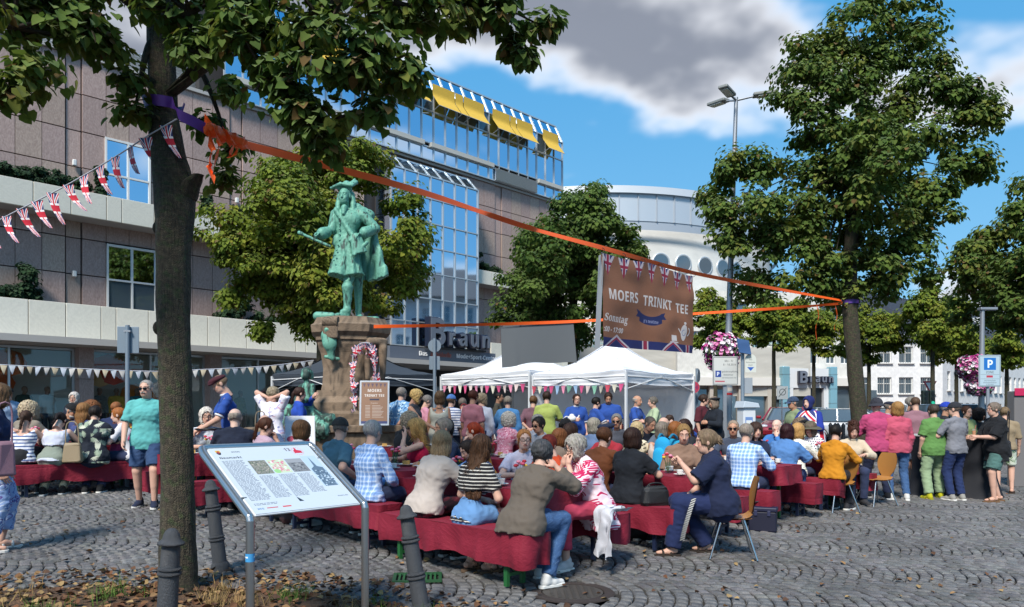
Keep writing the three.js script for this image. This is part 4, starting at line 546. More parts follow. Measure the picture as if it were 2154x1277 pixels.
  part('shop_back_wall', box(20.5, 3.4, 0.2, 8.8, 2.0, sz - 1.9), mat([0.62, 0.57, 0.5], 0.85), store); part('shop_ceiling', box(33, 0.2, 5.2, 15.5, 3.66, sz - 1.1), mat([0.4, 0.38, 0.36], 0.8), store); part('plinth', box(19.6, 0.35, 0.16, 9.1, gY + 0.12, sz), mat([0.09, 0.09, 0.09], 0.5), store); part('shop_floor', box(33, 0.1, 4.6, 15.5, gY + 0.02, sz - 1.5), mat([0.45, 0.4, 0.36], 0.4), store);
  for (const x of [-0.8, 3.5, 7.45, 11.6, 15.2, 18.8]) { for (let j = 0; j < 3; j++) part('pillar_stone', box(0.42, 1.06, 0.42, x, gY + 0.55 + j * 1.075, sz + 0.24), MG.panels[j % 4], store); }
  for (const [x0, x1, k] of [[-0.6, 3.3, 2], [3.72, 7.22, 2], [7.68, 11.38, 2], [11.82, 15.0, 2], [15.42, 18.6, 2]]) { const fr = part('shop_window', [box(x1 - x0, 0.07, 0.08, (x0 + x1) / 2, 0.78, sz), box(x1 - x0, 0.07, 0.08, (x0 + x1) / 2, 3.5, sz), ...[...Array(k + 1)].map((_, i) => box(0.06, 2.75, 0.08, lerp(x0 + 0.03, x1 - 0.03, i / k), 2.14, sz + 0.002))], MG.frame, store); for (let i = 0; i < k; i++) paneBox((x1 - x0) / k - 0.06, 2.64, x0 + (x1 - x0) * (i + 0.5) / k, 2.14, sz - 0.005, shopGlass, fr, 'pane', 0.003); }
  // entrance
  part('entrance_wall', box(6.2, 3.4, 0.2, 22.2, 2.1, sz - 1.8), mat([0.05, 0.052, 0.056], 0.5), store);
  for (let i = 0; i < 4; i++) paneBox(0.95, 2.3, 20.4 + i * 1.05, 1.6, sz - 1.55, windowGlass, store, 'door');
  part('side_shop_wall', box(6.4, 3.4, 0.2, 28.5, 2.1, sz - 0.3), mat([0.06, 0.055, 0.052], 0.6), store);
  const fas = part('entrance_fascia', box(6.35, 0.52, 0.35, 22.25, 4.1, 0.15), mat([0.13, 0.15, 0.19], 0.4, { metalness: 0.3 }), store);
  for (const [s, x, c] of [['Das', 20.65, [0.75, 0.75, 0.75]], ['individuelle', 21.32, [0.35, 0.12, 0.1]], ['Mode+Sport-Center', 22.85, [0.72, 0.74, 0.78]]]) { const t = part('lettering', text(s, 0.2, 0.03), mat(c, 0.5), fas); t.position.set(x, 4.02, 0.325); t.scale.x = s.length > 10 && s[0] === 'i' ? 0.78 : 1; }
  // shop-window dressing: orange and red paper shapes
}
// big shop sign over the entrance: dark letters with a pale raised core
function braun(h, parent, x, y, z) {
  const g = new THREE.Group(); g.name = 'sign'; parent.add(g); g.position.set(x, y, z); let cx = 0;
  for (const [ch, s, dy] of [['B', 1.62, 0.0], ['r', 1, 0.05], ['a', 1, 0.05], ['u', 1, 0.05], ['n', 1, 0.05]]) {
    const a = text(ch, h * s, 0.3, h * 0.075), bb = a.boundingBox, w = bb.max.x - bb.min.x; const L = part('letter', a, mat([0.012, 0.016, 0.035], 0.35), g); L.position.set(cx - bb.min.x + h * 0.075, dy, 0);
    const inner = text(ch, h * s, 0.03, 0), c2 = part('letter_face', inner, mat([0.13, 0.15, 0.19], 0.4), L); c2.position.set(0, 0, 0.3 + h * 0.078);
    cx += w + h * 0.19;
  }
  return g;
}
{ const s = thing('shop_sign', 'large dark raised shop name sign over the store entrance', 'sign', store.position.clone(), store.rotation.y); const b = braun(0.74, s, 20.75, 4.48, 0.55); b.scale.x = 1.0; part('bracket', [box(3.6, 0.08, 0.25, 22.7, 4.4, 0.5)], MG.dark, s); }
// mannequins and paper decorations in the windows
{
  const S = (x, y, z) => V(x, y, z).applyMatrix4(new THREE.Matrix4().makeRotationY(store.rotation.y).setPosition(store.position));
  [[5.35, 'red jacket', '#b3241d', 6], [5.95, 'green checked coat', '#27423a', 5], [6.55, 'pale shirt', '#a9a8a4', 2], [8.05, 'striped cardigan', 'stripes', 4], [8.6, 'yellow gilet', '#c79a3c', 3], [9.2, 'teal blouse', '#3f7f86', 2], [12.9, 'olive parka', '#77703c', 1], [13.8, 'ochre vest', '#b98a3a', 1], [15.9, 'cream jumper', '#c9b48a', 1]].forEach(([x, w, c]) => {
    const p = S(x, 0.6, -0.62 - 0.12 * R()); person({ pos: p, yaw: store.rotation.y + rr(-0.4, 0.4), skin: 'dark', top: { c, sl: 1.9 }, bot: { c: '#2a2f38' }, cell: 0.028, h: 1.75 }, 'x'); const g = scene.children.at(-1); g.name = numbered('mannequin'); tag(g, 'shop mannequin in ' + w + ' behind the store window', 'mannequin', 'mannequins in the shop windows'); taken.set('person', taken.get('person') - 1);
  });
  [[5.0, 2.5, '#d9581c', 0.8, 'big orange'], [8.5, 3.0, '#cf3a12', 0.6, 'red'], [8.1, 2.75, '#d8a060', 0.42, 'pale peach'], [9.4, 2.0, '#dd7a26', 0.65, 'amber'], [10.3, 2.9, '#6c7a24', 0.45, 'olive green'], [15.8, 2.4, '#cc5a1e', 0.8, 'tall orange'], [10.7, 3.05, '#5a2440', 0.3, 'plum'], [5.6, 3.1, '#d8601e', 0.5, 'small orange']].forEach(([x, y, c, r, w]) => {
    const g = lathe([[0.01, 0.25 * r], [0.3 * r, 0.2 * r], [0.65 * r, 0.06 * r], [r, -0.2 * r]], 8); g.rotateX(1.1); const o = solo('paper_parasol', g, mat(c, 0.8), w + ' paper parasol hanging in the store window', 'decoration'); o.position.copy(S(x, y, -0.85)); o.rotation.y = store.rotation.y; });
}
// ---------- white round-fronted building behind, office block with hipped roof, houses across the square ----------
const plaster = ntex(256, 256, (x, y) => { const n = 0.5 + 0.25 * pn(x, y, 6) + 0.2 * pn(x, y * 0.3, 30, 3) + 0.15 * pn(x, y, 110, 5); const v = 0.88 + 0.12 * n; return [v, v, v]; });
const whiteWall = mat([0.70, 0.69, 0.65], 0.85, { map: plaster }), brightWall = mat([0.78, 0.78, 0.78], 0.85, { map: plaster });
function facade(parent, spec, wallM, z0 = 0) {   // a wall with real window openings: spec {w, h, wins: [[x, y, w, h]], y0}
  const s = new THREE.Shape(); s.moveTo(0, spec.y0 ?? 0); s.lineTo(spec.w, spec.y0 ?? 0); s.lineTo(spec.w, spec.h); s.lineTo(0, spec.h); s.closePath();
  for (const [x, y, w, h] of spec.wins) { const p = new THREE.Path(); p.moveTo(x, y); p.lineTo(x, y + h); p.lineTo(x + w, y + h); p.lineTo(x + w, y); p.closePath(); s.holes.push(p); }
  const g = new THREE.ExtrudeGeometry(s, { depth: 0.25, bevelEnabled: false }); g.translate(0, 0, z0 - 0.25); const U = g.attributes.uv; for (let i = 0; i < U.count; i++) U.setXY(i, U.getX(i) / 3, U.getY(i) / 3); part('wall', g, wallM, parent);
  for (const [x, y, w, h, kind] of spec.wins) {
    const f = part('window', [box(w, 0.07, 0.08, x + w / 2, y + h - 0.035, z0 - 0.15), box(w, 0.07, 0.08, x + w / 2, y + 0.035, z0 - 0.15), box(0.07, h, 0.078, x + 0.035, y + h / 2, z0 - 0.15), box(0.07, h, 0.078, x + w - 0.035, y + h / 2, z0 - 0.15), box(0.06, h, 0.076, x + w / 2, y + h / 2, z0 - 0.15), ...(h > 1.3 ? [box(w, 0.05, 0.074, x + w / 2, y + h * 0.62, z0 - 0.15)] : [])], MG.white, parent);
    part('pane', box(w - 0.06, h - 0.06, 0.015, x + w / 2, y + h / 2, z0 - 0.17), windowGlass, f); if (spec.sill !== 0) part('sill', box(w + 0.16, 0.07, 0.22, x + w / 2, y - 0.036, z0 + 0.06), mat([0.5, 0.49, 0.47], 0.8), f);
  }
}
{ // round-fronted building
  const cx = 6.8, cd = 68, Rr = 16, b = thing('round_white_building', 'cream building with curved front, grey drum roof and round windows', 'building', V(cx, 0.35, -cd));
  const arc = (r, y0, y1, a0 = -1.5, a1 = 1.5) => { const g = new THREE.CylinderGeometry(r, r, y1 - y0, 64, 1, true, a0, a1 - a0); g.translate(0, (y0 + y1) / 2, 0); return g; };
  part('wall', arc(Rr, 0, 14.7), whiteWall, b); part('drum', arc(Rr + 0.1, 14.6, 16.5), mat([0.50, 0.55, 0.60], 0.45, { metalness: 0.4 }), b);
  part('ledge', [arc(Rr + 0.6, 13.85, 14.25), new THREE.RingGeometry(Rr - 1, Rr + 0.6, 64, 1, Math.PI / 2 - 1.5, 3).rotateX(Math.PI / 2).rotateY(-Math.PI).translate(0, 14.25, 0), arc(Rr + 0.05, 14.2, 14.65)], mat([0.38, 0.42, 0.47], 0.5, { metalness: 0.3 }), b);
  part('parapet', [arc(Rr + 0.35, 16.5, 17.0), new THREE.RingGeometry(Rr - 2, Rr + 0.35, 64, 1).rotateX(-Math.PI / 2).translate(0, 17.0, 0)], mat([0.62, 0.65, 0.68], 0.45, { metalness: 0.3 }), b);
  for (let i = 0; i < 34; i++) { const a = -1.4 + i * 0.085; part('drum_rib', box(0.06, 1.9, 0.08, Math.sin(a) * (Rr + 0.14), 15.55, Math.cos(a) * (Rr + 0.14), a), mat([0.36, 0.4, 0.45], 0.5), b); }
  for (const px of [1240, 1292, 1341, 1390, 1437, 1483, 1520, 1549]) { // round windows
    const k = (px - PX) / FOCAL; let lo = 40, hi = 70; for (let i = 0; i < 40; i++) { const m = (lo + hi) / 2; if ((k * m - cx) ** 2 + (m - cd) ** 2 > Rr * Rr && m < cd) lo = m; else hi = m; } const a = Math.atan2(k * lo - cx, cd - lo);
    const w = new THREE.Group(); w.name = 'round_window'; b.add(w); w.position.set(Math.sin(a) * Rr, 11.75, Math.cos(a) * Rr); w.rotation.y = a;
    part('frame', new THREE.TorusGeometry(0.62, 0.09, 8, 28), MG.frame, w); const p = part('pane', cyl(0.58, 0.58, 0.04, 0, 0, 0, 26), windowGlass, w); p.rotation.x = Math.PI / 2; p.position.z = 0.05; w.userData.label = undefined; delete w.userData.label;
  }
  for (const px of [1480, 1545]) { const a = px > 1500 ? 0.72 : 0.5; const w = part('window', box(1.7, 1.7, 0.12), mat([0.1, 0.12, 0.14], 0.2), b); w.position.set(Math.sin(a) * Rr, 8.2, Math.cos(a) * Rr); w.rotation.y = a; part('blind', [...Array(6)].map((_, i) => box(1.7, 0.05, 0.06, 0, -0.7 + i * 0.28, 0.08)), MG.frame, w); }
  // low front wing with balcony railing
  part('podium', box(26, 3.4, 6, 1, 1.75 + 2.2, 13.5), mat([0.5, 0.485, 0.44], 0.8, { map: plaster }), b);
  for (let i = 0; i < 11; i++) { const rl = part('railing', [box(2.1, 0.06, 0.05, -9 + i * 2.25, 6.5, 16.3), box(2.1, 0.06, 0.05, -9 + i * 2.25, 6.2, 16.3), box(2.1, 0.06, 0.05, -9 + i * 2.25, 5.95, 16.3), box(0.07, 0.95, 0.07, -10.1 + i * 2.25, 6.1, 16.3)], mat([0.25, 0.42, 0.42], 0.4), b); }
}
{ // shop wing with the second sign; front faces the camera, slightly turned
  const p0 = V(col(1425, 51), 0.3, -51), b = thing('shop_wing', 'white shop wing with blue glass pillars and dark name sign', 'building', p0, 0.12);
  const L = 13.2; facade(b, { w: L, h: 9.6, y0: 3.1, sill: 0, wins: [[0.7, 5.6, 1.5, 1.2], [3.1, 5.6, 1.5, 1.2], [5.4, 5.4, 1.0, 1.6], [7.2, 5.4, 1.0, 1.6], [9.6, 4.6, 0.7, 1.7], [10.9, 4.6, 0.7, 1.7], [12.0, 4.6, 0.7, 1.7], [2.2, 7.9, 3, 0.9], [6.4, 7.9, 3, 0.9], [10.4, 7.7, 1.6, 1.2]] }, whiteWall);
  part('body', box(L - 0.1, 9.3, 9, L / 2, 4.8, -4.8), mat([0.5, 0.5, 0.48], 0.9), b);
  part('fascia', box(L, 0.55, 0.5, L / 2, 3.3, 0.26), mat([0.62, 0.6, 0.56], 0.7), b);
  for (let i = 0; i < 7; i++) if (i !== 4) { part('pillar', box(0.38, 3.0, 0.4, 0.3 + i * 2.1, 1.52, 0.1), mat([0.42, 0.38, 0.33], 0.8), b); const w = part('shop_window', box(1.6, 2.3, 0.06, 1.35 + i * 2.1, 1.6, -0.05), windowGlass, b); part('plinth', box(1.66, 0.5, 0.2, 1.35 + i * 2.1, 0.25, 0.02), mat([0.08, 0.09, 0.1], 0.5), w); }
  part('entrance_portal', [box(0.35, 4.1, 0.5, 7.95, 2.05, 0.35), box(0.35, 4.1, 0.5, 10.55, 2.05, 0.35), box(2.95, 1.35, 0.5, 9.25, 3.55, 0.36)], mat([0.6, 0.62, 0.64], 0.5), b); part('entrance', box(2.3, 2.9, 0.05, 9.25, 1.45, 0.3), mat([0.02, 0.025, 0.03], 0.3), b);
  for (const x of [7.5, 11.0]) { part('glass_pillar', rbox(0.55, 4.3, 0.55, 0.06, x, 2.2, 0.55), mat([0.22, 0.42, 0.50], 0.15, { metalness: 0.3 }), b); for (let i = 0; i < 4; i++) part('pillar_joint', box(0.57, 0.03, 0.57, x, 0.8 + i, 0.55), mat([0.1, 0.15, 0.18], 0.5), b); }
  braun(0.5, b, 8.35, 3.2, 0.65);
}
{ // office block
  const p0 = V(col(1742, 60), 0.35, -60), b = thing('office_block', 'bright white office block with dark slate hipped roof', 'building', p0, 0);
  const L = 9.3, wins = []; for (let i = 0; i < 5; i++) for (const [y, h] of [[0.5, 1.0], [2.6, 1.35], [5.1, 1.35]]) wins.push([0.5 + i * 1.75, y, 1.15, h]); facade(b, { w: L, h: 7.3, wins }, brightWall);
  for (const w of b.children.filter((c) => c.name === 'window')) part('window_bars', [...Array(5)].map((_, i) => { const bb = new THREE.Box3().setFromBufferAttribute(w.geometry.attributes.position); return box(0.025, bb.max.y - bb.min.y, 0.03, lerp(bb.min.x, bb.max.x, (i + 1) / 6), (bb.max.y + bb.min.y) / 2, -0.06); }), mat([0.2, 0.21, 0.22], 0.6), w);
  part('body', box(L - 0.2, 7.2, 13, L / 2, 3.6, -6.8), mat([0.6, 0.6, 0.6], 0.9), b);
  const side = new THREE.Group(); side.name = 'side_wing'; b.add(side); side.position.set(L, 0, -0.0); side.rotation.y = 0.72; const w2 = []; for (let i = 0; i < 20; i++) for (const [y, h] of [[0.6, 1.3], [2.9, 1.6]]) w2.push([1.0 + i * 1.5, y, 0.75, h]); facade(side, { w: 33, h: 7.3, wins: w2 }, brightWall); part('side_body', box(32.8, 7.2, 7, 16.5, 3.6, -3.8), mat([0.6, 0.6, 0.6], 0.9), side);
  const tile = ntex(256, 256, (x, y) => { const f = (y * 16) % 1, k = (x * 16 + (Math.floor(y * 16) % 2) * 0.5) % 1, j = f < 0.12 || k < 0.06 ? 0.6 : 1, n = j * (0.8 + 0.2 * pn(x, y, 30)); return [0.24 * n, 0.25 * n, 0.29 * n]; });
  const tri = (pts) => { const g = new THREE.BufferGeometry(), pos = [], uvs = []; for (const t of pts) for (const p of t) { pos.push(...p); uvs.push((p[0] + p[2]) / 3, p[1] / 3); } g.setAttribute('position', new THREE.Float32BufferAttribute(pos, 3)); g.setAttribute('uv', new THREE.Float32BufferAttribute(uvs, 2)); g.computeVertexNormals(); return g; };
  const e = 7.3, r = 12.2, A = [-0.5, e, 0.5], B = [L + 0.3, e, 0.5], C = [L + 25.2, e, -21.5], D = [-0.5, e, -14], E = [L + 19, e, -30], R1 = [4.6, r, -6.6], R2 = [L + 19, r, -23];
  const roof = part('roof', tri([[A, B, R1], [B, C, R2], [B, R2, R1], [D, A, R1], [R1, R2, D], [D, R2, E], [C, E, R2]]), mat([0.75, 0.75, 0.8], 0.75, { map: tile }), b);
  part('gutter', [rod(V(...A), V(...B), 0.1, 0.1, 6), rod(V(...B), V(...C), 0.1, 0.1, 6)], mat([0.55, 0.56, 0.57], 0.6), roof);
  for (const [t, q] of [[0.12, 0.34], [0.27, 0.34], [0.5, 0.34], [0.72, 0.34]]) { const p = [0, 1, 2].map((i) => lerp(lerp(B[i], C[i], t), lerp(R1[i], R2[i], t), q)); const dm = part('dormer', [rbox(1.5, 1.5, 1.6, 0.05, 0, 0.55, -0.4)], mat([0.66, 0.68, 0.7], 0.6), roof); dm.position.set(...p); dm.rotation.y = 0.72; part('dormer_window', box(1.1, 1.1, 0.04, 0, 0.6, 0.42), windowGlass, dm); }
}
{ // town houses opposite, seen only as a reflection in the stair bay
  const b = thing('white_town_house', 'pale town house across the square mirrored in the stair bay', 'building', V(46, 0, -52), -Math.PI / 2);
  const wins = []; for (let i = 0; i < 11; i++) for (let j = 0; j < 4; j++) wins.push([1 + i * 2.7, 1.2 + j * 3.3, 1.1, 1.9]); facade(b, { w: 31, h: 14, wins }, brightWall); part('body', box(30.8, 13.9, 9, 15.5, 7, -4.8), mat([0.6, 0.6, 0.6], 0.9), b); part('roof', extr([[-0.6, 0], [5, 4], [10.5, 0]], 31.6, 0).rotateY(Math.PI / 2).translate(-0.3, 14, 0.6), mat([0.12, 0.11, 0.11], 0.8), b); part('cornice', box(31.4, 0.4, 0.6, 15.5, 13.9, 0.2), brightWall, b);
  b.rotation.y = -Math.PI / 2;
}
// ---------- trees and shrubs ----------
const barkTex = ntex(512, 512, (x, y) => { const f = 0.5 + 0.5 * pn(x, y * 0.1, 42, 1), n = 0.5 + 0.3 * pn(x, y, 14, 5) + 0.25 * pn(x, y, 90, 3) + 0.2 * pn(x, y, 200, 8), m = Math.max(0, pn(x, y, 9, 9)) * 0.7, v = 0.15 + 0.09 * f + 0.17 * n + (pn(x, y, 60, 14) > 0.8 ? 0.2 : 0); return [v * (1.08 - 0.25 * m), v * (0.98 + 0.12 * m), v * (0.82 - 0.2 * m)]; });
const barkBump = ntex(512, 512, (x, y) => { const f = 0.5 + 0.5 * pn(x, y * 0.1, 42, 1), n = f * 0.35 + 0.4 * (0.5 + 0.5 * pn(x, y, 60, 3)) + 0.25 * (0.5 + 0.5 * pn(x, y, 150, 6)); return [n, n, n]; }, false);
const bark = mat([0.66, 0.65, 0.6], 0.95, { map: barkTex, bumpMap: barkBump, bumpScale: 0.018 }), barkPale = bark;
function trunkGeo(pts, seg = 40, n = 20, lump = 0.05, us = 1) {   // pts: [x, y, z, r]
  const c = new THREE.CatmullRomCurve3(pts.map((p) => V(p[0], p[1], p[2]))), rs = pts.map((p) => p[3]);
  const g = sheet((s, t) => { const p = c.getPoint(t), f = t * (rs.length - 1), i = Math.min(rs.length - 2, Math.floor(f)), q = f - i, e = q * q * (3 - 2 * q), r = lerp(rs[i], rs[i + 1], e), a = s * 2 * Math.PI, k = r * (1 + lump * noise3(Math.cos(a) * 1.3 + pts[0][0], Math.sin(a) * 1.3, p.y * 2.2) + lump * 0.5 * noise3(Math.cos(a) * 4, Math.sin(a) * 4, p.y * 5)); return V(p.x + Math.cos(a) * k, p.y, p.z + Math.sin(a) * k); }, n, seg);
  const U = g.attributes.uv, L = c.getLength(); for (let i = 0; i < U.count; i++) U.setXY(i, U.getX(i) * us, U.getY(i) * L / 1.1); return g;
}
const leafGeo = (() => { // heart-shaped, folded along the midrib, tip down
  const P = [[0, 0, 0], [0.34, 0.05, 0.09], [0.52, -0.28, 0.12], [0.3, -0.72, 0.05], [0, -1.08, -0.1], [-0.3, -0.72, 0.05], [-0.52, -0.28, 0.12], [-0.34, 0.05, 0.09], [0, -0.5, -0.02]], I = [8, 0, 1, 8, 1, 2, 8, 2, 3, 8, 3, 4, 8, 4, 5, 8, 5, 6, 8, 6, 7, 8, 7, 0]; const g = new THREE.BufferGeometry(); g.setAttribute('position', new THREE.Float32BufferAttribute(P.flat(), 3)); g.setAttribute('uv', new THREE.Float32BufferAttribute(P.map((p) => [p[0] + 0.5, -p[1]]).flat(), 2)); g.setIndex(I); g.computeVertexNormals(); return g;
})();
const leafMat = new THREE.MeshPhysicalMaterial({ color: 0xffffff, roughness: 0.88, transmission: 0.44, thickness: 0, side: THREE.DoubleSide, specularIntensity: 0.3 });
const twigMat = mat('#3a2f25', 0.95);
// blobs: [x, y, z, r, flat]; every blob is broken into clumps, every clump into leaves
function crown(parent, blobs, per, size, tones, o = {}) {
  const mats = [], cols = [], q = new THREE.Quaternion(), e = V(), up = V(0, 1, 0), m = new THREE.Matrix4(), tw = [];
  for (const [bx, by, bz, br, bf] of blobs) {
    const nc = Math.max(3, Math.round((o.clumps ?? 9) * br * br / (o.cr ?? 0.4) ** 2 * 0.12 + 3)), tone = R();
    for (let c = 0; c < nc; c++) {
      let dx = rr(-1, 1), dy = rr(-1, 1), dz = rr(-1, 1); const l = Math.hypot(dx, dy, dz) || 1, rad = br * Math.pow(R(), o.shell ?? 0.45); dx /= l; dy /= l; dz /= l; const cx = bx + dx * rad, cy = by + dy * rad * (bf ?? 0.85), cz = bz + dz * rad, cr = (o.cr ?? 0.4) * rr(0.6, 1.25);
      if (o.twigs) tw.push(rod(V(bx, by - br * 0.2, bz), V(cx, cy, cz), 0.02, 0.006, 4));
      const n = Math.round(per * rr(0.6, 1.3)), ct = R() * 0.6 + tone * 0.4;
      for (let i = 0; i < n; i++) {
        let ex = rr(-1, 1), ey = rr(-1, 1), ez = rr(-1, 1); const k = Math.hypot(ex, ey, ez) || 1, r2 = cr * Math.pow(R(), 0.5); ex /= k; ey /= k; ez /= k;
        const px = cx + ex * r2, py = cy + ey * r2 * 0.7 - 0.12 * cr * (ex * ex + ez * ez), pz = cz + ez * r2;
        // leaf plane: faces out and up, tip hanging outwards and down
        e.set(ex * 0.7 + dx * 0.4 + rr(-0.5, 0.5), 0.75 + ey * 0.6 + rr(-0.35, 0.35), ez * 0.7 + dz * 0.4 + rr(-0.5, 0.5)).normalize();
        const tip = V(ex + rr(-0.6, 0.6), -0.9 + rr(-0.5, 0.4), ez + rr(-0.6, 0.6)); tip.addScaledVector(e, -tip.dot(e)).normalize(); const y = tip.clone().negate(), x = V().crossVectors(y, e).normalize(), s = size * rr(0.65, 1.2);
        m.makeBasis(x.multiplyScalar(s), y.multiplyScalar(s), e.clone().multiplyScalar(s)).setPosition(px, py, pz); mats.push(...m.elements);
        const t = clamp(ct + rr(-0.3, 0.3)), a = tones[Math.min(tones.length - 1, Math.floor(t * tones.length))], v = rr(0.8, 1.2), sick = R() < (o.dry ?? 0.03); cols.push(sick ? 0.16 * v : a[0] * v, sick ? 0.10 * v : a[1] * v, sick ? 0.03 * v : a[2] * v);
      }
    }
  }
  const N = mats.length / 16, im = new THREE.InstancedMesh(leafGeo, leafMat, N); im.instanceMatrix.array.set(mats); im.instanceColor = new THREE.InstancedBufferAttribute(new Float32Array(cols), 3); im.name = o.name ?? 'crown'; im.userData.kind = 'stuff'; shade(im); parent.add(im); leafCount += N;
  if (tw.length) part('twigs', tw, twigMat, parent); return im;
}
let leafCount = 0;
const GREEN = [[0.075, 0.135, 0.022], [0.098, 0.16, 0.025], [0.125, 0.182, 0.029], [0.165, 0.19, 0.03]], LIME = [[0.115, 0.172, 0.016], [0.15, 0.205, 0.019], [0.185, 0.235, 0.024], [0.235, 0.25, 0.026]], MID = [[0.06, 0.115, 0.02], [0.075, 0.135, 0.022], [0.095, 0.155, 0.025], [0.11, 0.165, 0.028]];
function limb(a, b, r0, r1, sag = 0.15) { const m = a.clone().lerp(b, 0.5); m.y += a.distanceTo(b) * sag; return trunkGeo([[a.x, a.y, a.z, r0], [m.x, m.y, m.z, (r0 + r1) / 2], [b.x, b.y, b.z, r1]], 10, 8, 0.04); }
// the near lime whose branches hang into the picture
{
  const d = 6.07, P = (px, py, r, dd = d) => { const p = pt(px, py, dd); return [p.x, p.y, p.z, r]; }, t = thing('lime_tree', 'thick dark lime tree trunk standing beside the information board', 'tree');
  const b0 = on(375, d);
  part('trunk', trunkGeo([[b0.x + 0.01, b0.y - 0.15, b0.z, 0.2], [b0.x, b0.y + 0.12, b0.z, 0.148], P(374, 1000, 0.128), P(368, 760, 0.127), P(364, 560, 0.133), P(366, 400, 0.158), P(350, 300, 0.127), P(343, 210, 0.108), P(338, 60, 0.11), P(335, -150, 0.1), [b0.x - 0.1, 8.5, b0.z, 0.06], [b0.x - 0.05, 10.5, b0.z, 0.02]], 110, 30, 0.055), bark, t);
  part('branch_stub', trunkGeo([P(385, 420, 0.1), P(402, 385, 0.075, 6.0), P(416, 368, 0.045, 5.95)], 8, 12, 0.1), bark, t); part('knot', [sphere(0.06, ...P(334, 690, 0).slice(0, 3), 0.7, 1, 1), sphere(0.05, ...P(330, 480, 0).slice(0, 3), 0.6, 1, 1)], bark, t);
  const bl = [[30, 40, 5, .5], [60, 150, 4.8, .22], [20, 190, 4.8, .12], [150, 20, 5.3, .5], [190, 70, 5.4, .2], [235, 105, 5.6, .14], [285, 235, 5.9, .12], [265, 170, 5.8, .1], [400, 20, 5.5, .38], [430, 110, 5.5, .25], [470, 190, 6.5, .22], [440, 265, 6.7, .16], [485, 320, 6.7, .15], [470, 375, 6.7, .1], [560, 60, 5.2, .4], [560, 170, 5.2, .26], [610, 200, 5.2, .34], [640, 270, 5.2, .22], [700, 270, 5.2, .25], [680, 330, 5.3, .12], [690, 60, 5, .5], [730, 180, 5, .34], [780, 130, 5, .34], [800, 260, 5.2, .16], [840, 210, 5.2, .18], [870, 200, 5.2, .1], [830, 30, 5.2, .45], [900, 50, 5.3, .32], [960, 25, 5.5, .32], [1020, 60, 5.6, .22], [1060, 70, 5.6, .2], [1075, 130, 5.7, .12], [1100, 150, 5.7, .09], [1130, 95, 5.7, .1], [1155, 90, 5.7, .05], [960, 100, 5.6, .12], [1060, 20, 5.5, .16], [500, 20, 5.4, .35], [330, -60, 6, .6], [60, -80, 5.2, .6], [520, 110, 5.3, .25]].map(([x, y, dd, r]) => { const p = pt(x, y - (x > 800 ? 45 : x > 500 ? 25 : 8), dd); return [p.x, p.y, p.z, r * (x > 800 ? 0.72 : 0.85)]; });
  const fork = pt(338, 60, d), fork2 = pt(335, -250, d), rt = bl.filter((_, i) => i % 3 === 0).map((b) => limb(b[1] > fork.y - 0.8 ? fork : pt(343, 210, d), V(b[0], b[1], b[2]), 0.045, 0.012, 0.22)); part('limbs', rt, bark, t);
  crown(t, bl, 29, 0.072, GREEN, { clumps: 17, cr: 0.15, shell: 0.55, dry: 0.05, twigs: true, name: 'crown' });
  const top = []; for (let i = 0; i < 18; i++) { const a = rr(0, 6.28), rd = rr(0.2, 2.6), h = rr(0, 1); top.push([b0.x + Math.cos(a) * rd * (1 - 0.5 * h), 6.0 + h * 4.5, b0.z + Math.sin(a) * rd * (1 - 0.5 * h), rr(0.6, 0.95)]); }
  crown(t, top, 40, 0.11, GREEN, { clumps: 12, cr: 0.4, name: 'upper_crown' });
}
function lime(px, d, label, o) {
  const b = on(px, d), t = thing('lime_tree', label, 'tree', null, 0, o.group), X = (x, y, r) => { const p = pt(x, y, d); return [p.x, p.y, p.z, r]; };
  const pts = o.trunk.map(([x, y, r]) => X(x, y, r)); part('trunk', trunkGeo([[b.x, b.y - 0.1, b.z, pts[0][3] * 1.35], ...pts], 36, 16, 0.05), o.bark ?? bark, t);
  const blobs = o.blobs.map(([x, y, r, dd = 0]) => { const p = pt(x, y, d); return [p.x, p.y, p.z - dd, r]; }), tp = pts.at(-1), jn = pts.at(-2);
  part('limbs', blobs.filter((_, i) => i % 2 === 0).map((q) => limb(V(...(q[1] > tp[1] ? tp : jn).slice(0, 3)), V(q[0], q[1] - q[3] * 0.3, q[2]), o.lr ?? 0.07, 0.015, 0.08)), o.bark ?? bark, t);
  crown(t, blobs, o.per ?? 60, o.size ?? 0.13, o.tones ?? GREEN, { cr: o.cr ?? 0.42, clumps: o.clumps ?? 14, dry: o.dry ?? 0.02, shell: o.shell }); return t;
}
const around = (cx, cy, rx, ry, n, r0, r1, dz, seed) => { const r = mulberry(seed), out = []; for (let i = 0; i < n; i++) { const a = r() * 6.283, k = Math.sqrt(r()); out.push([cx + Math.cos(a) * rx * k, cy + Math.sin(a) * ry * k, r0 + (r1 - r0) * r(), (r() - 0.5) * dz]); } return out; };
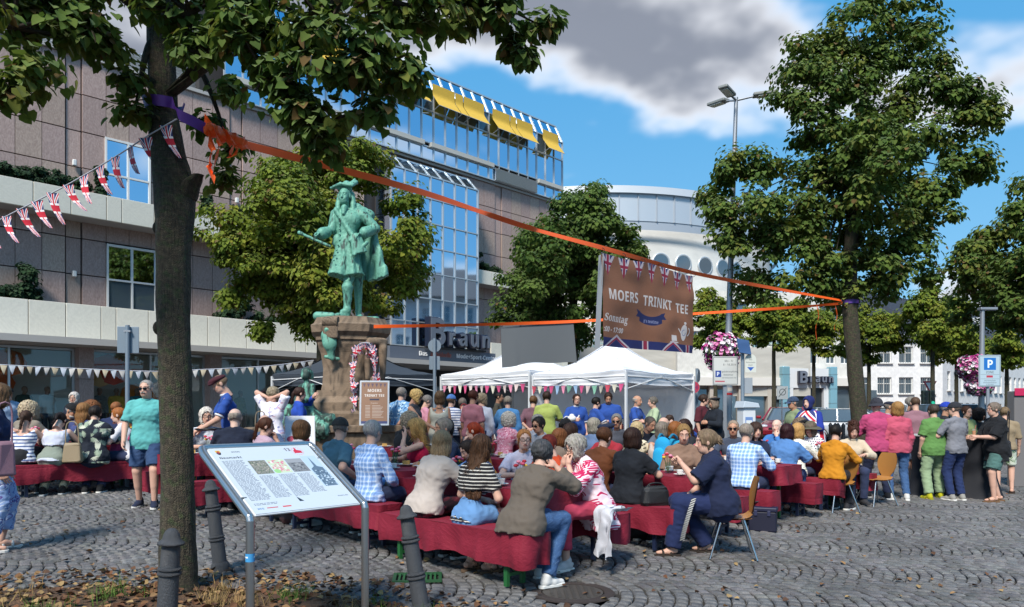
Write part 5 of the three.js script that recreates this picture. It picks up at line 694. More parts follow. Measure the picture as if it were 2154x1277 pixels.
lime(1812, 19, 'tall lime tree at right with orange ribbon round its trunk', { trunk: [[1815, 960, 0.23], [1806, 860, 0.2], [1797, 760, 0.185], [1788, 640, 0.19], [1790, 520, 0.16], [1800, 350, 0.12], [1830, 150, 0.06]], tones: GREEN, per: 100, size: 0.108, cr: 0.4, clumps: 17, shell: 0.35, dry: 0.03,
  blobs: [[1560, 400, 0.9], [1525, 460, 0.6], [1580, 500, 0.8], [1545, 350, 0.55], [1600, 340, 0.6], [1600, 570, 0.7, 0.6], [1640, 460, 0.9], [1700, 130, 0.75], [1690, 200, 0.8], [1740, 90, 0.6], [1800, 60, 0.8], [1850, 20, 0.8], [1930, 20, 0.6], [1760, 200, 0.9], [1720, 300, 0.9], [1800, 160, 0.8], [1860, 110, 0.6], [1930, 90, 0.5], [1940, 150, 0.7], [1870, 240, 0.8], [1960, 200, 0.7], [2010, 190, 0.5], [2050, 200, 0.55], [2070, 240, 0.45], [2020, 270, 0.6], [1950, 290, 0.7], [1780, 300, 1], [1720, 400, 1], [1800, 400, 1.1], [1870, 360, 0.9], [2010, 340, 0.6], [2060, 350, 0.4], [1950, 380, 0.5], [1680, 500, 0.9], [1760, 500, 1], [1850, 480, 1], [1920, 450, 0.6], [1980, 410, 0.35], [1900, 540, 0.6], [1640, 590, 0.5], [1720, 580, 0.7], [1820, 570, 0.8], [1920, 510, 0.4], [1780, 610, 0.35], [1700, 640, 0.3], [1860, 600, 0.45], [1960, 580, 0.15, 0], ...around(1790, 330, 210, 260, 10, 0.6, 0.9, 5, 5)].filter((b) => b[1] < 615) });
lime(678, 22, 'yellow-green lime tree behind the bronze statue', { trunk: [[680, 820, 0.2], [678, 720, 0.17], [676, 640, 0.15], [690, 500, 0.1], [700, 380, 0.05]], tones: LIME, per: 125, size: 0.112, cr: 0.44, clumps: 20, shell: 0.33, dry: 0.04, blobs: [...around(690, 480, 190, 150, 30, 0.7, 1.1, 4.5, 21), [520, 560, 0.7], [500, 620, 0.5], [560, 610, 0.8], [630, 640, 0.6], [590, 430, 0.8], [640, 370, 0.7], [720, 340, 0.6], [790, 340, 0.5], [850, 430, 0.6], [870, 500, 0.5], [860, 580, 0.5], [800, 620, 0.6], [700, 660, 0.4], [650, 690, 0.25], [550, 690, 0.3]] });
lime(1205, 25, 'dense green lime tree behind the hanging banner', { trunk: [[1206, 840, 0.2], [1205, 740, 0.17], [1206, 640, 0.14], [1208, 540, 0.1], [1215, 440, 0.05]], tones: MID, per: 120, size: 0.118, cr: 0.45, clumps: 19, shell: 0.33, blobs: [...around(1200, 620, 110, 90, 16, 0.8, 1.1, 4, 31), ...around(1210, 520, 85, 60, 10, 0.8, 1.1, 3, 32), [1190, 420, 0.5], [1245, 420, 0.6], [1250, 470, 0.8], [1300, 510, 0.6], [1330, 540, 0.5], [1180, 470, 0.7], [1130, 530, 0.7], [1080, 600, 0.6], [1070, 650, 0.5], [1110, 690, 0.6], [1200, 700, 0.7], [1290, 680, 0.7], [1310, 620, 0.7], [1150, 600, 0.9]] });
lime(2190, 24, 'dark full lime tree leaning in from the right edge', { trunk: [[2190, 900, 0.24], [2188, 780, 0.2], [2185, 680, 0.18], [2180, 560, 0.1], [2180, 480, 0.05]], tones: GREEN, per: 95, size: 0.122, cr: 0.45, clumps: 18, shell: 0.35, dry: 0.05, blobs: [...around(2160, 570, 95, 100, 24, 0.7, 1.0, 4, 41), [2020, 560, 0.5], [2060, 600, 0.7], [2050, 540, 0.6], [2090, 500, 0.6], [2140, 450, 0.6], [2165, 400, 0.5], [2110, 670, 0.4], [2150, 670, 0.5], ...around(2230, 560, 90, 150, 16, 0.8, 1.2, 4, 42)] });
// young street trees along the road behind, left to right
[[1505, 37, 690, 62, 62, 'street tree just left of the flower basket lamp'], [1628, 36, 690, 68, 66, 'street tree in front of the shop wing'], [1712, 40, 700, 58, 58, 'street tree between shop wing and white office block'], [1828, 37, 715, 75, 62, 'street tree behind the tall lime trunk'], [1962, 35, 690, 70, 70, 'tallest street tree before the slate roof'], [2012, 42, 725, 48, 45, 'low street tree behind the parking sign'], [2118, 39, 740, 45, 50, 'street tree at the right edge under dark foliage']].forEach(([x, d, y, rx, ry, w], i) => lime(x, d, 'young yellow-green ' + w, { group: 'street trees', trunk: [[x, 860, 0.11], [x, 800, 0.095], [x, y + ry * 0.6, 0.085], [x + 3, y, 0.05], [x, y - ry * 0.6, 0.03]], lr: 0.035, tones: LIME, per: 84, size: 0.145, cr: 0.36, clumps: 18, shell: 0.33, bark: barkPale, blobs: [...around(x, y - 8, rx * 0.78, ry * 0.68, 17, 0.45, 0.72, 2.2, 60 + i), ...(i === 4 ? [[1950, 630, 0.6], [1955, 615, 0.4], [1930, 650, 0.6], [1985, 660, 0.6]] : i === 0 ? [[1485, 620, 0.4], [1480, 640, 0.5]] : [])] }));
// planting on the store's terraces
{
  const S = (x, y, z) => V(x, y, z).applyMatrix4(new THREE.Matrix4().makeRotationY(store.rotation.y).setPosition(store.position)), HG = [[0.018, 0.05, 0.02], [0.025, 0.065, 0.025], [0.035, 0.075, 0.028]];
  const shrub = (name, label, blobs, size = 0.1) => { const t = thing(name, label, 'shrub', null, 0, 'terrace planting'); const bl = blobs.map(([x, y, r, z = -0.45]) => { const p = S(x, y, z); return [p.x, p.y, p.z, r]; }); part('stems', bl.map((b) => rod(V(b[0], b[1] - b[3] - 0.05, b[2]), V(b[0], b[1], b[2]), 0.03, 0.015, 5)), twigMat, t); crown(t, bl, 60, size, HG, { cr: 0.16, clumps: 16, name: 'foliage', dry: 0 }); };
  const run = (x0, x1, y, r) => [...Array(Math.ceil((x1 - x0) / 0.28))].map((_, i) => [x0 + i * 0.28, y + rr(-0.04, 0.04), r * rr(0.85, 1.15)]);
  shrub('hedge', 'long dark ivy hedge on the upper terrace at left', run(4.6, 7.6, 8.85, 0.3)); shrub('cone_shrub', 'small cone shrub beside the upper terrace window', [[8.05, 8.8, 0.22], [8.05, 9.1, 0.18], [8.05, 9.4, 0.12]]); shrub('terrace_shrub', 'bushy dark shrub on the lower terrace at far left', [...run(4.9, 6.2, 5.15, 0.26), [6.0, 5.5, 0.3], [6.1, 5.8, 0.22], [5.9, 5.95, 0.15]]);
  shrub('topiary_cone', 'clipped egg-shaped topiary on the upper terrace', [[11.55, 8.75, 0.2], [11.55, 9.0, 0.2], [11.55, 9.2, 0.13]]); shrub('topiary_block', 'clipped square topiary on the upper terrace', [[12.75, 8.75, 0.25], [13.05, 8.75, 0.25], [12.75, 9.05, 0.22], [13.05, 9.05, 0.22]]); shrub('tall_shrub', 'dark shrub on the lower terrace beside the statue tree', [[12.5, 5.2, 0.35], [12.9, 5.6, 0.35], [12.2, 5.15, 0.3], [12.5, 5.9, 0.25], [13.5, 5.1, 0.3], [14.2, 5.1, 0.3]]);
  shrub('trailing_shrub', 'rounded shrub on the band right of the mirrored bay', [[24.9, 8.75, 0.35], [25.4, 8.7, 0.3], [25.9, 8.65, 0.28], [24.8, 9.2, 0.25], [26.3, 8.55, 0.2]]); shrub('low_shrub', 'shrub on the lower band right of the mirrored bay', [[27.6, 5.2, 0.3], [28.1, 5.1, 0.3], [28.6, 5.2, 0.3]]);
}

for (const [x0, x1, d, h, w] of [[1895, 1985, 47, 1.5, 'green bank of bushes beside the office block'], [2095, 2190, 45, 1.3, 'green bushes along the street at the right edge']]) { const t = thing('bushes', w, 'bush'), bl = []; for (let x = x0; x < x1; x += 14) { const p = on(x, d); bl.push([p.x, p.y + h * 0.5 * rr(0.8, 1.1), p.z, h * 0.6]); } part('stems', bl.map((b) => rod(V(b[0], b[1] - h * 0.6, b[2]), V(b[0], b[1], b[2]), 0.04, 0.02, 5)), twigMat, t); crown(t, bl, 80, 0.2, LIME, { cr: 0.45, clumps: 16, name: 'foliage', dry: 0 }); }
// ---------- monument ----------
const verdi = new THREE.MeshPhysicalMaterial({ vertexColors: true, roughness: 0.62, metalness: 0.15, side: THREE.DoubleSide });
const patina = (dark) => (x, y, z, nx, ny, nz) => { const s = noise3(x * 7, y * 1.6, z * 7) * 0.6 + noise3(x * 22, y * 5, z * 22) * 0.4, k = sstep(s + dark, 0.12, 0.5), v = 1 + 0.18 * noise3(x * 30, y * 30, z * 30); return [lerp(0.12, 0.03, k) * v, lerp(0.32, 0.06, k) * v, lerp(0.24, 0.05, k) * v]; };
const monPos = on(738, 15), stoneBrown = ntex(512, 512, (x, y) => { const st = Math.max(0, pn(x, y * 0.3, 12, 3)), n = 0.5 + 0.25 * pn(x, y, 6) + 0.15 * pn(x, y, 50, 2) + 0.12 * pn(x, y, 140, 4), v = 0.76 + 0.26 * n - 0.26 * st; return [v * 0.62, v * 0.53, v * 0.44]; });
{
  const m = thing('monument_pedestal', 'brown weathered stone pedestal carrying the bronze statue', 'pedestal', V(monPos.x, 0, monPos.z), 0.25), y0 = monPos.y, SM = mat([0.78, 0.78, 0.78], 0.88, { map: stoneBrown, bumpMap: grainBump, bumpScale: 0.006 });
  const oct = (prof) => { const g = new THREE.LatheGeometry(prof.map(([x, y]) => new THREE.Vector2(x * 1.06, y)), 8, Math.PI / 8).toNonIndexed(); g.computeVertexNormals(); const P = g.attributes.position, U = g.attributes.uv; for (let i = 0; i < P.count; i++) { const a = Math.atan2(P.getX(i) + 1e-4, P.getZ(i)); U.setXY(i, a * 0.45, P.getY(i) / 1.4); } for (let i = 0; i < P.count; i += 3) { const us = [0, 1, 2].map((k) => U.getX(i + k)), mx = Math.max(...us); for (let k = 0; k < 3; k++) if (mx - us[k] > 1.4) U.setX(i + k, us[k] + Math.PI * 0.9); } return g; };
  const bb = (w, h, d, x, y, z) => { const g = rbox(w, h, d, 0.025, x, y, z, 1), P = g.attributes.position, U = g.attributes.uv; for (let i = 0; i < P.count; i++) U.setXY(i, (P.getX(i) - P.getZ(i)) / 1.4, P.getY(i) / 1.4); return g; };
  part('base_block', [bb(2.7, 0.86, 2.5, 0, y0 + 0.43, 0)], SM, m); part('base_slab', bb(2.86, 0.14, 2.66, 0, y0 + 0.93, 0), SM, m); part('corner_block', bb(0.7, 0.96, 0.7, -1.62, y0 + 0.48, 0.7), SM, m); part('step', bb(3.6, 0.3, 3.4, 0, y0 + 0.15, 0), SM, m);
  part('plinth', oct([[0.01, 1.28], [0.86, 1.28], [0.86, 1.5], [0.8, 1.56], [0.8, 1.72], [0.7, 1.84], [0.68, 1.96], [0.01, 1.96]]), SM, m); part('shaft', oct([[0.01, 1.96], [0.6, 1.96], [0.57, 2.1], [0.555, 2.4], [0.6, 2.7], [0.66, 2.86], [0.67, 2.95], [0.01, 2.95]]), SM, m); part('cornice', oct([[0.01, 2.95], [0.7, 2.95], [0.7, 3.02], [0.78, 3.1], [0.8, 3.24], [0.74, 3.28], [0.68, 3.4], [0.01, 3.4]]), SM, m);
  part('volute', [mesh3([{ a: [0.34, 2.92, 0.62], b: [0.62, 2.92, 0.52], ra: 0.09, rb: 0.08, k: 0.02 }, { a: [0.3, 2.8, 0.66], b: [0.3, 2.2, 0.62], ra: 0.09, rb: 0.05, k: 0.05 }, { a: [0.6, 2.8, 0.55], b: [0.6, 2.2, 0.52], ra: 0.09, rb: 0.05, k: 0.05 }, { a: [0.45, 2.05, 0.62], b: [0.45, 2.15, 0.6], ra: 0.16, rb: 0.1, k: 0.05, n: [0, 0, 1], q: 2 }], 0.025)], SM, m);
  part('scroll', [cyl(0.1, 0.1, 0.3, 0, 0, 0, 20).rotateZ(Math.PI / 2).rotateY(-0.35).translate(-0.4, 3.27, 0.68), rbox(0.3, 0.3, 0.12, 0.03, 0, 0, 0, 2).rotateY(-0.35).translate(-0.4, 3.1, 0.68)], SM, m);
  part('bronze_shield', paint(mesh3([{ a: [-0.44, 3.0, 0.64], b: [-0.42, 2.85, 0.68], ra: 0.15, rb: 0.13, k: 0.06, n: [0, 0, 1], q: 2 }, { a: [-0.42, 2.85, 0.66], b: [-0.38, 2.58, 0.64], ra: 0.12, rb: 0.05, k: 0.05, n: [0, 0, 1], q: 1.8 }, { a: [-0.5, 2.6, 0.62], b: [-0.26, 2.56, 0.64], ra: 0.035, k: 0.03, rb: 0.035 }, { a: [-0.48, 3.12, 0.68], b: [-0.32, 3.12, 0.68], ra: 0.05, rb: 0.05, k: 0.04 }], 0.018), patina(-0.1)), verdi, m);
}
{ // the bronze man: tricorn, wig, sash, long coat, cloak, baton
  const C = (a, b, ra, rb = ra, k = 0.03, n, q, flat) => ({ a, b, ra, rb, k, n, q, flat }), Z = [0, 0, 1];
  const st = thing('statue', 'green bronze statue of a man in tricorn hat and cloak', 'statue', V(monPos.x, 3.4, monPos.z), 0);
  const P = [
    C([-0.01, 0.66, 0.03], [-0.03, 0.42, 0.07], 0.08, 0.06, 0.02), C([-0.03, 0.42, 0.07], [-0.035, 0.26, 0.045], 0.064, 0.06, 0.015), C([-0.035, 0.26, 0.045], [-0.045, 0.09, 0.05], 0.056, 0.042, 0.015), C([-0.05, 0.05, 0.05], [-0.17, 0.035, 0.17], 0.046, 0.034, 0.02), C([-0.07, 0.1, 0.075], [-0.1, 0.095, 0.1], 0.045, 0.03, 0.015), C([-0.033, 0.385, 0.06], [-0.033, 0.41, 0.06], 0.072, 0.08, 0.008), C([-0.04, 0.12, 0.05], [-0.04, 0.135, 0.05], 0.056, 0.056, 0.008),
    C([0.09, 0.62, -0.06], [0.08, 0.34, -0.14], 0.08, 0.06, 0.02), C([0.08, 0.34, -0.14], [0.07, 0.09, -0.17], 0.058, 0.042, 0.02), C([0.07, 0.045, -0.15], [0.13, 0.035, -0.04], 0.046, 0.034, 0.02),
    C([-0.065, 1.0, 0.0], [-0.15, 0.56, 0.05], 0.13, 0.155, 0.03, Z, 1.1, true), C([-0.05, 1.0, 0], [0.03, 0.56, 0.03], 0.13, 0.16, 0.03, Z, 1.1, true), { a: [-0.045, 0.8, 0.26], b: [-0.05, 0.5, 0.3], ra: 0.03, rb: 0.09, k: 0.02, sub: true },
    C([-0.06, 0.98, 0], [-0.055, 1.3, -0.01], 0.138, 0.15, 0.04, Z, 1.25), C([-0.06, 1.3, 0.01], [0.03, 1.3, 0.0], 0.125, 0.12, 0.04, Z, 1.1), C([-0.19, 1.395, 0], [0.13, 1.395, -0.01], 0.062, 0.062, 0.04), C([-0.18, 1.01, 0.01], [0.06, 1.015, 0.01], 0.078, 0.078, 0.012), C([-0.18, 1.05, 0.015], [0.06, 1.055, 0.015], 0.072, 0.072, 0.01),
    C([-0.215, 1.375, 0.01], [-0.25, 1.17, 0.05], 0.068, 0.06, 0.02), C([-0.25, 1.17, 0.05], [-0.36, 1.085, 0.17], 0.056, 0.05, 0.015), C([-0.315, 1.115, 0.12], [-0.355, 1.09, 0.165], 0.072, 0.078, 0.008), C([-0.64, 1.075, 0.27], [-0.24, 0.915, 0.22], 0.019, 0.019, 0.004), C([-0.64, 1.075, 0.27], [-0.61, 1.063, 0.266], 0.028, 0.026, 0.006),
    C([0.16, 1.37, -0.01], [0.345, 1.2, -0.02], 0.072, 0.064, 0.02), C([0.345, 1.2, -0.02], [0.215, 1.115, 0.1], 0.064, 0.052, 0.012), C([0.26, 1.145, 0.055], [0.215, 1.115, 0.1], 0.07, 0.076, 0.008),
    C([0.11, 1.02, 0.15], [0.16, 0.84, 0.15], 0.085, 0.105, 0.012, nrm([0.3, 0.1, 1]), 2.6, true), C([0.25, 0.98, 0.13], [0.1, 0.82, 0.18], 0.026, 0.022, 0.008), C([0.05, 1.03, 0.15], [0.03, 1.0, 0.16], 0.036, 0.03, 0.01),
    C([-0.19, 1.41, 0.08], [0.06, 1.06, 0.115], 0.032, 0.036, 0.006, Z, 1.1), C([-0.07, 1.44, 0.09], [-0.075, 1.36, 0.12], 0.045, 0.028, 0.01),
    C([0.06, 1.475, -0.07], [0.24, 1.39, -0.11], 0.06, 0.075, 0.02), C([-0.2, 1.45, -0.05], [0.08, 1.485, -0.07], 0.05, 0.055, 0.02), C([0.22, 1.38, -0.12], [0.43, 0.57, -0.07], 0.06, 0.10, 0.03, nrm([-0.5, 0, 1]), 1.6, true), C([0.18, 1.4, -0.15], [0.33, 0.56, -0.17], 0.09, 0.15, 0.03, Z, 2.2, true), C([0.06, 1.42, -0.15], [0.17, 0.57, -0.21], 0.12, 0.16, 0.03, Z, 2.4, true), C([-0.08, 1.42, -0.12], [-0.02, 0.62, -0.2], 0.12, 0.16, 0.03, Z, 2.6, true),
    C([-0.065, 1.43, 0], [-0.07, 1.54, 0.01], 0.05, 0.048, 0.015),
    C([-0.152, 1.64, -0.015], [-0.17, 1.52, 0.0], 0.038, 0.042, 0.01), C([-0.172, 1.5, 0.015], [-0.165, 1.43, 0.045], 0.04, 0.03, 0.008), C([0.012, 1.64, -0.02], [0.03, 1.52, -0.01], 0.038, 0.042, 0.01), C([0.032, 1.5, 0.0], [0.035, 1.43, 0.03], 0.04, 0.03, 0.008), C([-0.07, 1.64, -0.07], [-0.07, 1.47, -0.1], 0.075, 0.07, 0.02),
    C([-0.07, 1.7, -0.015], [-0.065, 1.76, -0.025], 0.088, 0.066, 0.01), C([-0.27, 1.715, 0.03], [-0.12, 1.745, 0.105], 0.016, 0.024, 0.006), C([-0.12, 1.745, 0.105], [0.03, 1.73, 0.085], 0.024, 0.022, 0.006), C([0.03, 1.73, 0.085], [0.065, 1.81, -0.04], 0.022, 0.028, 0.006), C([-0.27, 1.715, 0.03], [-0.13, 1.775, -0.11], 0.016, 0.028, 0.006), C([0.065, 1.81, -0.04], [-0.13, 1.775, -0.11], 0.028, 0.028, 0.006), C([-0.16, 1.72, 0.04], [-0.02, 1.72, 0.04], 0.036, 0.036, 0.015), C([0.0, 1.77, 0.02], [0.05, 1.845, -0.03], 0.028, 0.014, 0.01),
  ];
  const fg = mesh3(P, 0.0095, { warp: (x, y, z) => { const fold = y < 1.0 && y > 0.5 && x < 0.15 ? 0.012 * Math.sin(Math.atan2(x + 0.06, z) * 9 + noise3(x * 3, y * 2, z * 3) * 1.5) * sstep(1.0 - y, 0, 0.3) : 0, cl = x > 0.12 && z < 0.02 && y < 1.38 ? 0.013 * Math.sin(x * 48 - y * 9 + z * 12) * sstep(1.38 - y, 0, 0.5) : 0; return fold + cl + 0.003 * noise3(x * 22, y * 20, z * 22); } });
  const sc = (q) => { for (const n of Object.keys(q.attributes)) if (!['position', 'normal'].includes(n)) q.deleteAttribute(n); return q; };
  const hd2 = heads[0].clone().applyMatrix4(new THREE.Matrix4().compose(V(-0.075, 1.605, 0.035), new THREE.Quaternion().setFromEuler(new THREE.Euler(0.02, -0.22, 0)), V(0.98, 0.98, 0.98)));
  const g = mergeGeometries([fg, hd2, xform(hands['grip10'], [-0.37, 1.078, 0.18], [-0.75, -0.2, 0.55], [0.2, -0.9, 0.4]), xform(hands['open-10'], [0.2, 1.1, 0.11], [-0.75, -0.35, 0.5], [0.3, -0.8, 0.4])].map((q) => sc(q.clone())));
  g.scale(1.45, 1.555, 1.5); const b = part('figure', paint(g, patina(-0.16)), verdi, st); part('bronze_base', paint(mesh3([{ a: [-0.55, 0.03, 0.05], b: [0.5, 0.03, 0.05], ra: 0.1, rb: 0.1, k: 0.02, n: [0, 1, 0], q: 2.6 }, { a: [-0.6, 0.04, 0.3], b: [-0.3, 0.04, 0.35], ra: 0.09, rb: 0.07, k: 0.04 }], 0.025), patina(0.1)), verdi, st);
  // features cut small: buttons down the coat
  part('buttons', [...Array(9)].map((_, i) => sphere(0.02, (-0.12 - (i > 4 ? (i - 4) * 0.014 : 0)) * 1.555, (1.3 - i * 0.07) * 1.555, (0.115 + (i > 4 ? (i - 4) * 0.02 : 0)) * 1.555, 1, 1, 0.8, 6)), mat([0.1, 0.28, 0.21], 0.6), st);
}
{ // seated bronze girl at the foot
  const C = (a, b, ra, rb = ra, k = 0.03, n, q, flat) => ({ a, b, ra, rb, k, n, q, flat }), p = pt(648, 905, 13.9), st = thing('seated_statue', 'dark green bronze figure of a girl seated at the pedestal foot', 'statue', V(p.x, 1.1, p.z), -0.5);
  const g = mesh3([C([0, 0.42, 0], [0, 0.66, 0.02], 0.12, 0.1, 0.05), C([0, 0.66, 0.02], [0, 0.86, 0.03], 0.12, 0.11, 0.05, [0, 0, 1], 1.2), C([-0.13, 0.92, 0.03], [0.13, 0.92, 0.03], 0.05, 0.05, 0.05), C([0, 0.95, 0.03], [0, 1.05, 0.05], 0.045, 0.045), C([0, 1.12, 0.06], [0, 1.17, 0.04], 0.09, 0.1, 0.03), C([0, 1.16, -0.04], [0, 1.1, -0.07], 0.07, 0.06, 0.03), C([0, 1.1, 0.14], [0, 1.08, 0.15], 0.02, 0.02, 0.02),
    C([-0.15, 0.9, 0.03], [-0.18, 0.68, 0.12], 0.045, 0.04), C([-0.18, 0.68, 0.12], [-0.02, 0.6, 0.3], 0.04, 0.03), C([0.15, 0.9, 0.03], [0.2, 0.68, 0.08], 0.045, 0.04), C([0.2, 0.68, 0.08], [0.08, 0.6, 0.28], 0.04, 0.03),
    C([-0.08, 0.42, 0], [-0.1, 0.48, 0.4], 0.13, 0.1, 0.06), C([0.08, 0.42, 0], [0.1, 0.46, 0.42], 0.13, 0.1, 0.06), C([-0.1, 0.46, 0.4], [-0.12, 0.06, 0.46], 0.1, 0.11, 0.06), C([0.1, 0.44, 0.42], [0.08, 0.06, 0.5], 0.1, 0.12, 0.06), C([0, 0.36, 0.1], [0.0, 0.06, 0.25], 0.2, 0.28, 0.08), C([0.2, 0.3, 0.05], [0.45, 0.1, 0.1], 0.16, 0.14, 0.08), C([0, 0.06, -0.1], [0.3, 0.06, 0.0], 0.2, 0.2, 0.08), C([-0.12, 0.03, 0.5], [-0.13, 0.02, 0.6], 0.04, 0.03), C([0.3, 0.35, -0.05], [0.5, 0.3, -0.05], 0.05, 0.12, 0.05)], 0.016, { warp: (x, y, z) => 0.012 * Math.sin(x * 40 + y * 14 + noise3(x * 5, y * 5, z * 5) * 3) * sstep(0.55 - y, 0, 0.2) + 0.004 * noise3(x * 20, y * 20, z * 20) });
  part('figure', paint(g, patina(0.42)), verdi, st);
}
// flag garlands on the pedestal: short Union flags strung on a cord
const ukTex = canvas(256, 192, (x, w, h) => { x.fillStyle = '#1d2a68'; x.fillRect(0, 0, w, h); const X = (c, lw) => { x.strokeStyle = c; x.lineWidth = lw; x.beginPath(); x.moveTo(0, 0); x.lineTo(w, h); x.moveTo(w, 0); x.lineTo(0, h); x.stroke(); }; X('#e6e4e6', 38); X('#c01c34', 15); x.fillStyle = '#e6e4e6'; x.fillRect(0, h / 2 - 32, w, 64); x.fillRect(w / 2 - 32, 0, 64, h); x.fillStyle = '#c01c34'; x.fillRect(0, h / 2 - 19, w, 38); x.fillRect(w / 2 - 19, 0, 38, h); });
const ukM = mat([1, 1, 1], 0.7, { map: ukTex }), whiteCord = mat('#b9bcc6', 0.8);
function pennant(w, h, bend = 0.1) { return sheet((s, t) => { const k = 1 - t * 0.999, x = (s - 0.5) * w * k; return V(x + bend * h * t * t, -t * h, 0.08 * h * Math.sin(t * 2.4 + s * 3) * t); }, 3, 6); }
{
  const t = thing('flag_garland', 'garlands of small union flags hung on the pedestal volutes', 'garland'), c0 = V(monPos.x, 0, monPos.z + 0.72);
  const strand = (pts) => { const cv = new THREE.CatmullRomCurve3(pts); part('cord', new THREE.TubeGeometry(cv, 30, 0.008, 5), whiteCord, t); for (let i = 0; i < 15; i++) { const p = cv.getPoint((i + 0.5) / 15), f = part('flag', pennant(0.17, 0.22, rr(-0.3, 0.3)), ukM, t); f.position.copy(p); f.rotation.set(rr(-0.5, 0.5), rr(-1.2, 1.2), rr(-0.6, 0.6)); } };
  const q = (px, py, d = 14.25) => pt(px, py, d); strand([q(778, 722), q(760, 722), q(746, 735), q(742, 780), q(746, 810), q(743, 850), q(752, 878)]); strand([q(776, 722), q(785, 735), q(787, 760), q(791, 800)]);
}
{ // framed poster leaning on the pedestal
  const p = pt(787, 895, 13.62), t = thing('poster_frame', 'tan event poster in silver frame leaning against the pedestal', 'poster', V(p.x, monPos.y + 1.0, p.z), 0.1); const W2 = 0.48, H2 = 0.78;
  const tex = canvas(384, 640, (x, w, h) => { x.fillStyle = '#8d6a52'; x.fillRect(0, 0, w, h); x.fillStyle = '#d9cfc6'; x.textAlign = 'center'; x.font = 'bold 62px sans-serif'; x.fillText('MOERS', w / 2, 150); x.font = 'bold 54px sans-serif'; x.fillText('TRINKT TEE', w / 2, 225); for (let i = 0; i < 6; i++) { x.fillStyle = '#5d4a58'; x.beginPath(); x.moveTo(20 + i * 60, 20); x.lineTo(64 + i * 60, 20); x.lineTo(42 + i * 60, 80); x.fill(); } x.fillStyle = '#2c2f48'; x.fillRect(w / 2 - 70, 255, 140, 26); x.fillStyle = '#cbbfb4'; x.font = '22px sans-serif'; x.fillText('Programm', w / 2, 330); for (let i = 0; i < 9; i++) { x.fillRect(60, 360 + i * 22, 70, 5); x.fillRect(160, 360 + i * 22, 120 + (i * 37) % 50, 5); } x.fillStyle = '#39406a'; x.fillRect(0, h - 40, w, 40); });
  const g = new THREE.Group(); g.name = 'panel'; t.add(g); g.rotation.x = -0.16; part('print', new THREE.PlaneGeometry(W2, H2).translate(0, H2 / 2 + 0.03, 0.012), mat([1, 1, 1], 0.55, { map: tex }), g); part('frame', [box(W2 + 0.06, 0.03, 0.03, 0, 0.015, 0), box(W2 + 0.06, 0.03, 0.03, 0, H2 + 0.045, 0), box(0.03, H2 + 0.06, 0.029, -W2 / 2 - 0.015, H2 / 2 + 0.03, 0), box(0.03, H2 + 0.06, 0.029, W2 / 2 + 0.015, H2 / 2 + 0.03, 0), box(W2, H2, 0.008, 0, H2 / 2 + 0.03, 0)], mat([0.6, 0.61, 0.63], 0.35, { metalness: 0.7 }), g);
}
{ // small white drawing propped near the corner block
  const p = pt(632, 925, 12.6), t = thing('painted_board', 'white painted board with black tower sketch beside the seated bronze', 'picture', V(p.x, gy(p.x, p.z) + 0.55, p.z), 0.35); const tex = canvas(256, 340, (x, w, h) => { x.fillStyle = '#dcdde0'; x.fillRect(0, 0, w, h); x.strokeStyle = '#3c3f48'; x.lineWidth = 5; x.beginPath(); x.moveTo(110, 40); x.lineTo(85, 160); x.lineTo(135, 160); x.closePath(); x.stroke(); x.beginPath(); x.moveTo(190, 80); x.lineTo(180, 300); x.moveTo(165, 180); x.lineTo(200, 180); x.stroke(); x.fillStyle = '#c7556a'; x.beginPath(); x.ellipse(60, 200, 50, 28, 0, 0, 7); x.fill(); x.strokeRect(100, 290, 130, 40); });
  const b = part('board', box(0.5, 0.7, 0.02, 0, 0.35, 0), mat('#c9cace', 0.6), t); b.rotation.x = -0.25; part('drawing', new THREE.PlaneGeometry(0.48, 0.68).translate(0, 0.35, 0.013), mat([1, 1, 1], 0.7, { map: tex }), b); part('easel_leg', [rod(V(-0.2, -0.55, 0.05), V(-0.1, 0.5, -0.14), 0.015), rod(V(0.2, -0.55, 0.05), V(0.1, 0.5, -0.14), 0.015), rod(V(0, -0.55, -0.5), V(0, 0.5, -0.18), 0.015)], mat('#8a7256', 0.8), t);
}
